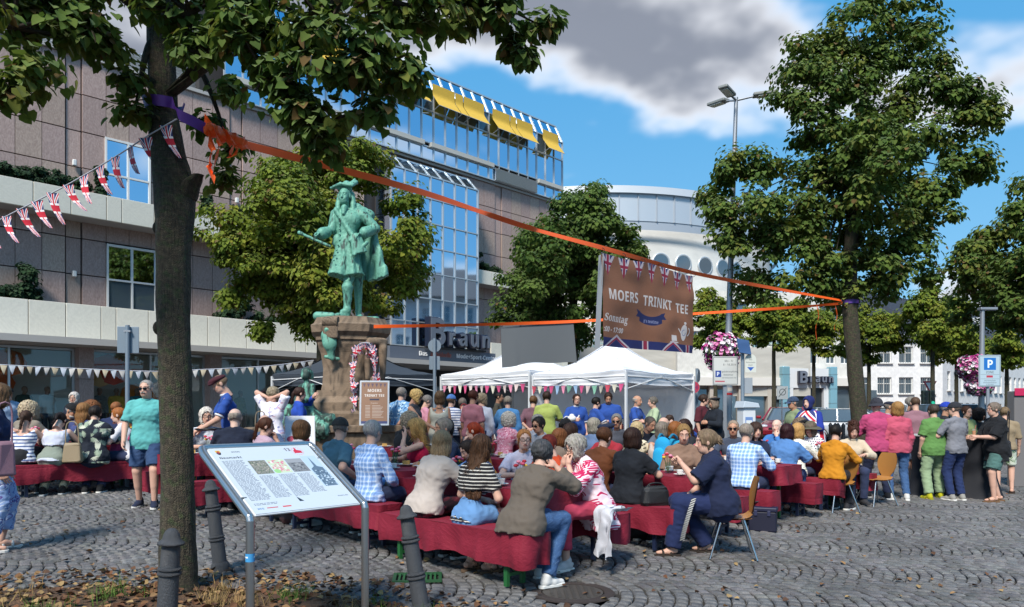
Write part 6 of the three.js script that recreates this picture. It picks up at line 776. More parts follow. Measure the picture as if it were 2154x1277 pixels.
// ---------- information board ----------
{
  const A = pt(526, 1090, 4.5), B = pt(768, 1062, 5.13), ux = B.clone().sub(A).setY(0).normalize(), back = V(-ux.z * -1, 0, 0).set(ux.z, 0, -ux.x), Wd = Math.hypot(B.x - A.x, B.z - A.z), t = thing('information_board', 'tilted steel framed town information board in the foreground', 'information board', V(A.x, 0, A.z), Math.atan2(-ux.z, ux.x)), y0 = 0.90, rise = 0.40, run = 0.68, f = (x, s) => V(x, y0 + rise * s, -run * s);
  const steel = mat([0.5, 0.5, 0.5], 0.28, { metalness: 0.95, bumpMap: WEAVE, bumpScale: 0.0002 }), gA = gy(A.x, A.z) - 0.1, gB = gA + 0.0;
  const c = 0.06, path = new THREE.CurvePath(); const P0 = f(0, 0), P1 = f(0, 1), P2 = f(Wd, 1), P3 = f(Wd, 0), pts = [V(0, gA, 0), V(0, y0 - 0.02, 0), f(0, 0.015), f(0, 0.9), f(0, 0.955).lerp(f(Wd, 0.955), 0.008), f(Wd * 0.02, 0.99), f(Wd * 0.06, 1), f(Wd * 0.94, 1), f(Wd * 0.98, 0.99), f(Wd * 0.992, 0.955), f(Wd, 0.9), f(Wd, 0.015), V(Wd, y0 - 0.02, 0), V(Wd, gB, 0)]; for (let i = 0; i < pts.length - 1; i++) path.add(new THREE.LineCurve3(pts[i], pts[i + 1]));
  const tubes = []; for (let i = 0; i < pts.length - 1; i++) { tubes.push(rod(pts[i], pts[i + 1], 0.026, 0.026, 18)); if (i) tubes.push(sphere(0.026, pts[i].x, pts[i].y, pts[i].z, 1, 1, 1, 14)); } part('post', tubes.slice(0, 2), steel, t); part('post', tubes.slice(-1), steel, t); part('frame', tubes.slice(2, -1), steel, t);
  const tex = canvas(1400, 1240, (x, w, h) => {
    x.fillStyle = '#b9c2cb'; x.fillRect(0, 0, w, h); x.fillStyle = '#20242c'; x.font = 'bold 58px sans-serif'; x.fillText('Neumarkt', 60, 230); x.fillStyle = '#b7bcc4'; x.font = '34px sans-serif'; x.fillText('STADT', 150, 112); x.fillStyle = '#3a3f48'; x.font = 'bold 34px sans-serif'; x.fillText('MOERS', 262, 112);
    x.fillStyle = '#caa23a'; x.fillRect(66, 60, 62, 42); x.fillStyle = '#1a1a1e'; x.beginPath(); x.moveTo(66, 100); x.lineTo(128, 100); x.lineTo(118, 138); x.lineTo(97, 150); x.lineTo(76, 138); x.fill(); x.fillStyle = '#9c2733'; x.fillRect(84, 74, 26, 44);
    x.fillStyle = '#4a3038'; x.font = 'bold 84px sans-serif'; x.fillText('13', 990, 128); x.strokeStyle = '#d47a86'; x.lineWidth = 9; x.setLineDash([18, 13]); x.beginPath(); x.arc(1168, 140, 78, 0, 7); x.stroke(); x.setLineDash([]); x.fillStyle = '#bd2338'; x.beginPath(); x.moveTo(1110, 180); x.lineTo(1110, 130); x.lineTo(1140, 100); x.lineTo(1140, 78); x.lineTo(1152, 60); x.lineTo(1166, 80); x.lineTo(1166, 110); x.lineTo(1225, 130); x.lineTo(1225, 180); x.fill();
    const lines = (x0, y0, y1, ww) => { x.fillStyle = '#5b626d'; const r = mulberry(x0 + y0); for (let y = y0; y < y1; y += 21) { let cx = x0; while (cx < x0 + ww - 20) { const l = 14 + r() * 46; if (cx + l > x0 + ww) break; x.fillRect(cx, y, l, 9); cx += l + 9; } } };
    lines(60, 270, 1010, 280); lines(380, 590, 1010, 230); lines(640, 590, 1010, 230); lines(900, 590, 960, 210); lines(60, 1070, 1110, 300);
    const r = mulberry(77); x.fillStyle = '#7d7c72'; x.fillRect(380, 290, 230, 270); for (let k = 0; k < 260; k++) { x.fillStyle = ['#6a6a60', '#8b8578', '#595d52', '#a39b8c', '#55654a'][k % 5]; x.fillRect(380 + r() * 212, 290 + r() * 252, 6 + r() * 14, 5 + r() * 14); }
    x.fillStyle = '#b9c7a8'; x.fillRect(625, 290, 240, 270); for (let k = 0; k < 90; k++) { x.fillStyle = k % 4 ? '#c86b85' : '#e3d9d9'; x.save(); x.translate(625 + 20 + r() * 195, 290 + 20 + r() * 225); x.rotate(0.5 + (r() - 0.5)); x.fillRect(-12, -6, 24, 12); x.restore(); } x.fillStyle = '#8fbf7d'; x.beginPath(); x.ellipse(670, 520, 45, 40, 0, 0, 7); x.fill();
    x.fillStyle = '#77787a'; x.fillRect(880, 290, 240, 270); x.fillStyle = '#909296'; x.fillRect(880, 290, 240, 80); for (let k = 0; k < 60; k++) { x.fillStyle = ['#55565a', '#6d6e70', '#8b8c8d'][k % 3]; x.fillRect(880 + r() * 205, 370 + r() * 150, 12 + r() * 22, 8 + r() * 30); }
    x.fillStyle = '#a9bccb'; x.fillRect(1130, 250, 225, 620); x.fillStyle = '#56697b'; x.beginPath(); x.moveTo(1240, 270); x.lineTo(1262, 470); x.lineTo(1330, 500); x.lineTo(1330, 870); x.lineTo(1150, 870); x.lineTo(1150, 520); x.lineTo(1216, 470); x.fill(); for (let k = 0; k < 70; k++) { x.fillStyle = ['#8397a8', '#46586a', '#b4c4d0'][k % 3]; x.fillRect(1140 + r() * 190, 540 + r() * 310, 10 + r() * 18, 8 + r() * 22); }
    x.fillStyle = '#37669a'; x.font = 'bold 38px sans-serif'; x.fillText('WFG', 60, 1175); x.fillStyle = '#b45a5a'; x.fillRect(180, 1150, 140, 16); x.fillStyle = '#c0504a'; x.fillRect(380, 1148, 110, 22); x.fillStyle = '#5b626d'; x.font = 'bold 34px sans-serif'; x.fillText('moers.de', 1190, 1080); x.fillStyle = '#27303c'; x.beginPath(); x.moveTo(640, 1010); x.lineTo(700, 1100); x.lineTo(640, 1100); x.fill();
  });
  const slope = Math.atan2(rise, run), Lp = Math.hypot(rise, run), pn2 = part('panel', rbox(Wd - 0.07, Lp - 0.015, 0.014, 0.006, 0, 0, 0, 2), mat([0.6, 0.62, 0.65], 0.35), t); pn2.position.copy(f(Wd / 2, 0.5)); pn2.rotation.x = -Math.PI / 2 + slope; part('print', new THREE.PlaneGeometry(Wd - 0.085, Lp - 0.03).translate(0, 0, 0.0105), mat([1, 1, 1], 0.25, { map: tex }), pn2);
  for (const s of [0.25, 0.75]) part('bracket', box(0.06, 0.02, 0.03), steel, t).position.copy(f(s < 0.5 ? 0.03 : Wd - 0.03, s));
  const stx = canvas(128, 64, (x, w, h) => { x.fillStyle = '#3f8fc4'; x.fillRect(0, 0, w, h); x.fillStyle = '#dfe8ee'; x.fillRect(8, 22, 100, 12); x.fillRect(20, 42, 70, 8); }); part('sticker', cyl(0.0275, 0.0275, 0.05, 0, 0.66, 0, 16, true), mat([1, 1, 1], 0.5, { map: stx }), t);
}
// ---------- bollards ----------
{
  const iron = mat([0.075, 0.078, 0.085], 0.55, { bumpMap: grainBump, bumpScale: 0.004, metalness: 0.3 });
  const mk = (label, p, tx, tz) => { const t = thing('bollard', label, 'bollard', p, 0, 'cast iron bollards'); t.rotation.set(tz, 0, tx); part('post', lathe([[0.065, -0.05], [0.062, 0.2], [0.056, 0.62], [0.053, 0.74]], 24), iron, t); part('base_ring', lathe([[0.078, -0.03], [0.085, 0.03], [0.075, 0.07], [0.062, 0.08]], 24), iron, t); for (const y of [0.3, 0.58]) part('ring', [new THREE.TorusGeometry(0.064 - y * 0.01, 0.013, 8, 26).rotateX(Math.PI / 2).translate(0, y - 0.014, 0), new THREE.TorusGeometry(0.064 - y * 0.01, 0.011, 8, 26).rotateX(Math.PI / 2).translate(0, y + 0.014, 0)], iron, t); part('cap', lathe([[0.053, 0.735], [0.078, 0.742], [0.078, 0.755], [0.052, 0.775], [0.047, 0.8], [0.036, 0.825], [0.02, 0.838], [0.001, 0.842]], 24), iron, t); };
  mk('cast iron bollard nearest the camera below the tree trunk', V(-2.12, gy(-2.12, -4.5) - 0.02, -4.5), -0.06, 0); mk('cast iron bollard leaning behind the board left post', V(-2.68, gy(-2.68, -6.8), -6.8), 0.12, 0); mk('cast iron bollard leaning right of the information board', V(-0.68, gy(-0.68, -5.6), -5.6), 0.155, 0);
}
// ---------- beer tables, benches and their red cloths ----------
const creaseTex = ntex(512, 512, (x, y) => { const l = (q, k) => Math.exp(-(((q * k) % 1 - 0.5) ** 2) * 900), n = 0.5 + 0.16 * pn(x, y, 16) + 0.12 * pn(x, y, 45, 3) + 0.05 * pn(x, y, 160, 5) + 0.3 * (l(x, 2) + l(y, 3)); return [n, n, n]; }, false);
const redCloth = mat([0.20, 0.005, 0.022], 0.8, { bumpMap: creaseTex, bumpScale: 0.007 });
function drape(L, Wd, drop, seed, top = 0.004) {
  const g1 = sheet((s, t) => V((s - 0.5) * L, top + 0.004 * noise3(s * 4, t * 3, seed), (t - 0.5) * Wd), 20, 8), per = 2 * (L + Wd);
  const g2 = sheet((s, t) => { let q = s * per, x, z, nx = 0, nz = 0; if (q < L) { x = q - L / 2; z = Wd / 2; nz = 1; } else if (q < L + Wd) { q -= L; x = L / 2; z = Wd / 2 - q; nx = 1; } else if (q < 2 * L + Wd) { q -= L + Wd; x = L / 2 - q; z = -Wd / 2; nz = -1; } else { q -= 2 * L + Wd; x = -L / 2; z = -Wd / 2 + q; nx = -1; } const w = (0.008 + 0.035 * t) * noise3(x * 2.4 + seed, z * 2.4, t * 0.6) + 0.022 * t * noise3(x * 7 + seed, z * 7, 0.3) + 0.01 * t * noise3(x * 17 + seed, z * 17, 1) + 0.012, dr = drop * (1 + 0.16 * noise3(x * 1.6 + seed * 3, z * 1.6, 5)); return V(x + nx * w, top - t * dr, z + nz * w); }, 120, 6);
  const U1 = g1.attributes.uv, U2 = g2.attributes.uv; for (let i = 0; i < U1.count; i++) U1.setXY(i, U1.getX(i) * L / 1.1 + seed * 0.13, U1.getY(i) * Wd / 1.1); for (let i = 0; i < U2.count; i++) U2.setXY(i, U2.getX(i) * per / 1.1 + seed * 0.13, U2.getY(i) * drop / 1.1 + seed * 0.3);
  return merge([g1, g2]);
}
const BENCH = 'beer benches on the square', woodM = mat('#8a6238', 0.7), legG = mat('#1f5a2c', 0.5), legD = mat('#15203a', 0.5);
let setN = 0;
function bench(u, v, len, where, alongU = false, drop = 0.27, green = false) {   // centre line from (u, v)
  const c = alongU ? uv(u + len / 2, v) : uv(u, v + len / 2), turn = alongU ? Math.PI / 2 - ANG : -ANG, b = thing('beer_bench', 'beer bench, ' + where, 'bench', c, turn, BENCH), sl = Math.atan(alongU ? 0 : 0.033) ; if (!alongU) b.rotation.z = 0;
  part('seat', box(len, 0.03, 0.25, 0, 0.455, 0), woodM, b); for (const s of [-1, 1]) part('leg_frame', [box(0.04, 0.45, 0.035, s * (len / 2 - 0.25), 0.225, 0.1), box(0.04, 0.45, 0.035, s * (len / 2 - 0.25), 0.225, -0.1), box(0.03, 0.03, 0.2, s * (len / 2 - 0.25), 0.1, 0), rod(V(s * (len / 2 - 0.25), 0.12, 0), V(s * (len / 2 - 0.65), 0.44, 0), 0.01)], green ? legG : legD, b);
  const cl = thing('bench_cover', 'red cover on the bench, ' + where, 'cloth', c.clone().setY(c.y + 0.47), turn, 'red bench covers'); part('cloth', drape(len + 0.04, 0.3, drop, ++setN * 7.3), redCloth, cl); return b;
}
function table(u, v, len, where, alongU = false) {
  const c = alongU ? uv(u + len / 2, v) : uv(u, v + len / 2), turn = alongU ? Math.PI / 2 - ANG : -ANG, t = thing('beer_table', 'beer table ' + where, 'table', c, turn, 'beer tables on the square'); t.userData.group = 'beer tables on the square';
  part('tabletop', box(len, 0.03, 0.6, 0, 0.74, 0), woodM, t); for (const s of [-1, 1]) part('leg_frame', [box(0.045, 0.73, 0.04, s * (len / 2 - 0.25), 0.365, 0.2), box(0.045, 0.73, 0.04, s * (len / 2 - 0.25), 0.365, -0.2), box(0.03, 0.03, 0.4, s * (len / 2 - 0.25), 0.15, 0), rod(V(s * (len / 2 - 0.25), 0.2, 0), V(s * (len / 2 - 0.7), 0.72, 0), 0.012)], legG, t);
  const cl = thing('tablecloth', 'red cloth on the table ' + where, 'tablecloth', c.clone().setY(c.y + 0.757), turn, 'red tablecloths'); part('cloth', drape(len + 0.05, 0.66, 0.26, ++setN * 5.1), redCloth, cl);
  return { c, turn, len };
}
const TABLES = [];
[['A', 0, ['nearest the manhole cover', 'in the middle of the front row', 'behind the information board']], ['B', 2.3, ['in front of the woman on the near chair', 'in the middle of the second row', 'near the pedestal steps']], ['C', 4.6, ['beside the dark cool box', 'in the middle of the third row', 'close to the tents']], ['D', 6.9, ['nearest the two empty chairs', 'at the back of the last row']]].forEach(([r, u, wh]) => wh.forEach((w, i) => { const v = i * 2.06 + 0.12; bench(u, v, 2.0, 'front side, ' + w, false, 0.27, r === 'A' && i === 0); TABLES.push({ ...table(u + 0.72, v + (r === 'A' ? 0.36 : 0.1), 2.0, w), u: u + 0.72, v }); bench(u + 1.42, v + (r === 'A' ? 0.16 : 0), 2.0, 'far side, ' + w); }));
[[[-7.35, 10.7], 'at far left'], [[-6.55, 12.2], 'left of the near trunk']].forEach(([[x, d], w]) => { const u = uOf(x, d), v = vOf(x, d); bench(u, v, 2.0, 'front side, ' + w, true); TABLES.push({ ...table(u, v + 0.72, 2.0, w, true), u, v, alongU: true }); bench(u, v + 1.42, 2.0, 'far side, ' + w, true); });
{ const u = uOf(-4.6, 9.9), v = vOf(-4.6, 9.9); TABLES.push({ ...table(u, v, 2.0, 'right of the near trunk', true), u, v, alongU: true }); bench(u, v - 0.72, 2.0, 'front side, right of the near trunk', true); bench(u, v + 0.72, 2.0, 'far side, right of the near trunk', true); }
// crockery and flowers
{
  const china = mat([0.72, 0.71, 0.68], 0.25), teaM = mat('#4a2414', 0.2);
  const cup = thing('cup_and_saucer', 'white china cup on a saucer set on a red tablecloth', 'cup', V(0, 0, 0), 0, 'cups on the tables'); part('saucer', lathe([[0.001, 0.004], [0.04, 0.004], [0.075, 0.016], [0.077, 0.019], [0.04, 0.009], [0.001, 0.009]], 20), china, cup); const cb = part('cup', lathe([[0.001, 0.012], [0.022, 0.012], [0.036, 0.03], [0.043, 0.062], [0.044, 0.066], [0.041, 0.064], [0.033, 0.032], [0.001, 0.018]], 20), china, cup); part('handle', new THREE.TorusGeometry(0.017, 0.004, 6, 12).translate(0.05, 0.04, 0), china, cb); part('tea', cyl(0.039, 0.039, 0.002, 0, 0.055, 0, 16), teaM, cb);
  const plate = thing('cake_plate', 'white plate with a slice of cake on a red tablecloth', 'plate', V(0, 0, 0), 0, 'cake plates on the tables'); part('plate', lathe([[0.001, 0.004], [0.07, 0.004], [0.105, 0.018], [0.107, 0.022], [0.07, 0.01], [0.001, 0.01]], 24), china, plate); part('cake', extr([[0, 0], [0.085, 0.028], [0.085, -0.028]], 0.045, 0.003).rotateX(-Math.PI / 2).translate(-0.04, 0.014, 0), mat('#b98d4c', 0.8), plate);
  const vase = thing('flower_vase', 'small glass jar of pink flowers on a red tablecloth', 'vase', V(0, 0, 0), 0, 'flower jars on the tables'); part('jar', lathe([[0.001, 0.002], [0.036, 0.002], [0.038, 0.09], [0.03, 0.11], [0.032, 0.13]], 16), new THREE.MeshPhysicalMaterial({ color: 0xe6f0ee, transmission: 1, thickness: 0, roughness: 0.05, side: THREE.DoubleSide }), vase); for (let i = 0; i < 7; i++) { const a = i * 0.9, e = V(Math.cos(a) * 0.05, 0.19 + 0.02 * (i % 3), Math.sin(a) * 0.05); part('stem', rod(V(0, 0.01, 0), e, 0.0025, 0.002, 4), mat('#3c6a2a', 0.8), vase); part('flower', sphere(0.024, e.x, e.y, e.z, 1, 0.7, 1, 8), mat(['#c4506c', '#d98aa0', '#b8333f', '#d9b13c'][i % 4], 0.8), vase); }
  let first = { c: cup, p: plate, v: vase }, used = {}; const put = (k, p) => { let o = first[k]; if (used[k]) { o = o.clone(); o.name = numbered(first[k].name); scene.add(o); } used[k] = 1; o.position.copy(p); o.rotation.y = rr(0, 6.28); };
  for (const t of TABLES) { for (let i = 0; i < 5; i++) for (const s of [-1, 1]) { const al = -t.len / 2 + 0.22 + i * 0.39 + rr(-0.05, 0.05), q = V(al, 0, s * 0.19 + rr(-0.03, 0.03)).applyAxisAngle(V(0, 1, 0), t.turn).add(t.c); q.y = t.c.y + 0.768; put(R() < 0.7 ? 'c' : 'p', q); } for (const al of [-0.45, 0.5]) { const q = V(al, 0, 0).applyAxisAngle(V(0, 1, 0), t.turn).add(t.c); q.y = t.c.y + 0.768; put('v', q); } }
}
// ---------- plywood chairs ----------
{
  const ply = mat('#a5733a', 0.45), chrome = mat([0.6, 0.6, 0.6], 0.2, { metalness: 1 });
  const chair = (label, p, yaw) => { const t = thing('plywood_chair', label, 'chair', p, yaw, 'plywood chairs');
    part('seat', sheet((s, q) => { const z = 0.2 - q * 0.4, w = 0.38 * (1 - 0.12 * q) * (q < 0.08 ? 0.9 : 1); return V((s - 0.5) * w, 0.445 - 0.02 * Math.sin(q * 3.1) + (q < 0.15 ? -0.8 * (0.15 - q) ** 2 : 0) + (q > 0.9 ? (q - 0.9) * 0.3 : 0), z); }, 8, 14), ply, t); part('seat_edge', sheet((s, q) => V((s - 0.5) * 0.36, 0.432 - 0.02 * Math.sin(q * 3.1), 0.195 - q * 0.39), 6, 10), mat('#7a4f24', 0.6), t);
    part('backrest', [0, 0.011].map((o) => sheet((s, q) => { const y = 0.45 + q * 0.41, prof = 0.1 + 0.105 * Math.sin(Math.PI * clamp((q - 0.12) / 0.98)) ** 0.7, x = (s - 0.5) * 2 * Math.max(0.03, prof), k = q < 0.25 ? 0.2 * (0.25 - q) ** 2 * 4 : 0; return V(x, y, -0.2 - 0.07 * q + k * 0.1 - 0.5 * (x * x) * -1 - o); }, 10, 18)), ply, t);
    for (const sx of [-1, 1]) for (const sz of [-1, 1]) part('leg', rod(V(sx * 0.13, 0.43, sz * 0.11), V(sx * 0.22, 0, sz * 0.24), 0.011, 0.011, 10), chrome, t); return t; };
  chair('plywood chair under the woman in navy at the near table end', on(1538, 7.95), -1.75); chair('empty plywood chair at the end of the last table row', on(1760, 11.4), -1.35); chair('empty plywood chair behind the woman in the pink jacket', on(1842, 12.2), -1.3);
}
// ---------- tents ----------
function pavilion(label, C, L, M, hE, hA, roofM, vM, o = {}) {   // front right corner C, L along v, M along u
  const t = thing('pavilion_tent', label, 'tent', C, 0), P = (a, b, y) => V(US * a - UC * b, y, -(UC * a + US * b)), A = P(M / 2, L / 2, hA), cs = [P(0, 0, hE), P(M, 0, hE), P(M, L, hE), P(0, L, hE)];
  for (let i = 0; i < 4; i++) { const a = cs[i], b = cs[(i + 1) % 4]; part('roof_panel', sheet((s, q) => { const e = a.clone().lerp(b, s), p = e.lerp(A.clone().addScaledVector(b.clone().sub(a), (s - 0.5) * 0.06), q); p.y -= 0.32 * Math.sin(Math.PI * q) * 0.55 * (1 - 0.0 * s) + 0.05 * Math.sin(Math.PI * s) * (1 - q); p.y += 0.012 * noise3(s * 5 + i, q * 5, 3); return p; }, 16, 14), roofM, t);
    part('valance', sheet((s, q) => { const p = a.clone().lerp(b, s); p.y -= 0.05 * Math.sin(Math.PI * s) + q * 0.29; const n = V().crossVectors(b.clone().sub(a), V(0, 1, 0)).normalize(); return p.addScaledVector(n, -0.012 + 0.02 * q * noise3(s * 6 + i * 3, q, 1) + 0.012 * Math.sin(q * 12 + s)); }, 24, 8), vM, t);
    part('leg', box(0.05, hE, 0.05, a.x, hE / 2 - 0.05, a.z, -ANG), mat([0.62, 0.63, 0.64], 0.45), t); part('truss', [rod(a.clone().setY(hE - 0.15), b.clone().setY(hE - 0.15), 0.014), rod(a.clone().setY(hE - 0.45), a.clone().lerp(b, 0.5).setY(hE - 0.12), 0.012), rod(b.clone().setY(hE - 0.45), a.clone().lerp(b, 0.5).setY(hE - 0.12), 0.012)], mat([0.6, 0.6, 0.6], 0.5), t); }
  for (const i of o.walls ?? []) { const a = cs[i], b = cs[(i + 1) % 4]; part('side_wall', sheet((s, q) => { const p = a.clone().lerp(b, s); p.y = lerp(hE - 0.06, 0.05, q); const n = V().crossVectors(b.clone().sub(a), V(0, 1, 0)).normalize(); return p.addScaledVector(n, 0.03 + 0.02 * noise3(s * 9 + i, q * 2, 2)); }, 24, 6), o.wallM ?? vM, t); }
  return { t, P, C };
}
const tentW = new THREE.MeshPhysicalMaterial({ color: new THREE.Color(0.78, 0.79, 0.82), roughness: 0.7, transmission: 0.12, thickness: 0, side: THREE.DoubleSide }), tentD = mat([0.035, 0.045, 0.06], 0.7);
const tC = on(1317, 17); const tent2 = pavilion('white pavilion tent nearest the hanging banner', tC, 2.9, 3.0, 2.32, 3.2, tentW, tentW, { walls: [1, 2], wallM: tentW }); const c1 = V(tC.x - UC * 3.02, 0, tC.z - US * 3.02); c1.y = gy(c1.x, c1.z); pavilion('white pavilion tent behind the grey banner back', c1, 3.5, 3.0, 2.32, 3.15, tentW, tentW, { walls: [1], wallM: tentW });
{ const c = V(-4.1, gy(-4.1, -17.2), -17.2); pavilion('dark blue grey tent half hidden behind the pedestal', c, 3.0, 3.0, 2.2, 3.1, tentD, tentD, { walls: [1, 2], wallM: tentD }); }
{ // serving counters in the tents
  for (const [b, w] of [[1.4, 'in the tent by the banner'], [4.6, 'in the tent by the grey banner back']]) { const p = V(tC.x + US * 1.3 - UC * b, 0, tC.z - UC * 1.3 - US * b); p.y = gy(p.x, p.z); const t = thing('serving_counter', 'white covered serving counter ' + w, 'counter', p, -ANG); part('top', box(2.1, 0.04, 0.7, 0, 0.82, 0), mat([0.6, 0.6, 0.6], 0.6), t); part('cloth', drape(2.12, 0.72, 0.75, b * 3, 0.846), mat([0.6, 0.59, 0.58], 0.85), t); for (let i = 0; i < 4; i++) part('cake_box', rbox(0.25, 0.14, 0.2, 0.02, -0.75 + i * 0.5, 0.92, 0.05), mat(['#c9a27a', '#ddd', '#a33', '#e6d7b8'][i], 0.7), t); }
}
// ---------- buntings ----------
function bunting(name, label, cat, pts, n, w, h, mats, o = {}) { const t = thing(name, label, cat), cv = new THREE.CatmullRomCurve3(pts); part('cord', new THREE.TubeGeometry(cv, 60, o.cr ?? 0.006, 5), whiteCord, t); for (let i = 0; i < n; i++) { const u = (i + 0.5) / n, p = cv.getPointAt(u), tg = cv.getTangentAt(u), f = part('flag', pennant(w * rr(0.9, 1.05), h * rr(0.9, 1.05), (o.bend ?? 0) + rr(-0.12, 0.12)), mats[o.seq ? o.seq[i % o.seq.length] : i % mats.length], t); f.position.copy(p); f.rotation.set(rr(-0.15, 0.3), Math.atan2(-tg.z, tg.x) + rr(-0.2, 0.2), (o.tilt ?? 0) + rr(-0.1, 0.1)); } return t; }
bunting('union_flag_bunting', 'string of union flag pennants tied to the near trunk', 'bunting', [pt(-60, 498, 7.2), pt(0, 462, 7.0), pt(130, 395, 6.6), pt(250, 325, 6.2), pt(312, 285, 5.95), pt(372, 250, 5.85)], 13, 0.145, 0.265, [ukM], { bend: 0.55, tilt: 0.0 });
bunting('white_bunting', 'long string of white and cream pennants across the shop windows', 'bunting', [pt(-20, 766, 13.5), pt(120, 773, 13.7), pt(330, 781, 14), pt(430, 777, 14.2), pt(560, 770, 14.6), pt(660, 758, 15)], 40, 0.12, 0.17, [mat('#b9b7b4', 0.85), mat('#b3a78f', 0.85), mat('#a9b0bb', 0.85)]);
{ const e = (b, dz = 0.06) => V(tC.x - UC * b + US * -dz, tC.y + 2.0, tC.z - US * b + UC * dz + 0.02), pinks = ['#c64f7d', '#d9c6c2', '#7fb39a', '#c9c4b4', '#c24a5c', '#8aa7c4', '#d98aa5'].map((c) => mat(c, 0.8)); bunting('pink_bunting', 'string of pink green and white pennants below the near tent valance', 'bunting', [e(0), e(0.75).setY(tC.y + 1.97), e(1.5).setY(tC.y + 1.99), e(2.9)], 15, 0.16, 0.22, pinks, { seq: [0, 3, 4, 3, 2, 1, 0, 5, 2, 6, 5, 0] }); const e2 = (b) => e(b).setY(tC.y + 2.08); bunting('pink_bunting', 'string of pink and cream pennants below the far tent valance', 'bunting', [e2(3.1), e2(4.2).setY(tC.y + 2.05), e2(5.2), e2(6.4).setY(tC.y + 2.1)], 15, 0.17, 0.23, pinks, { seq: [0, 1, 6, 1, 0, 3] }); }
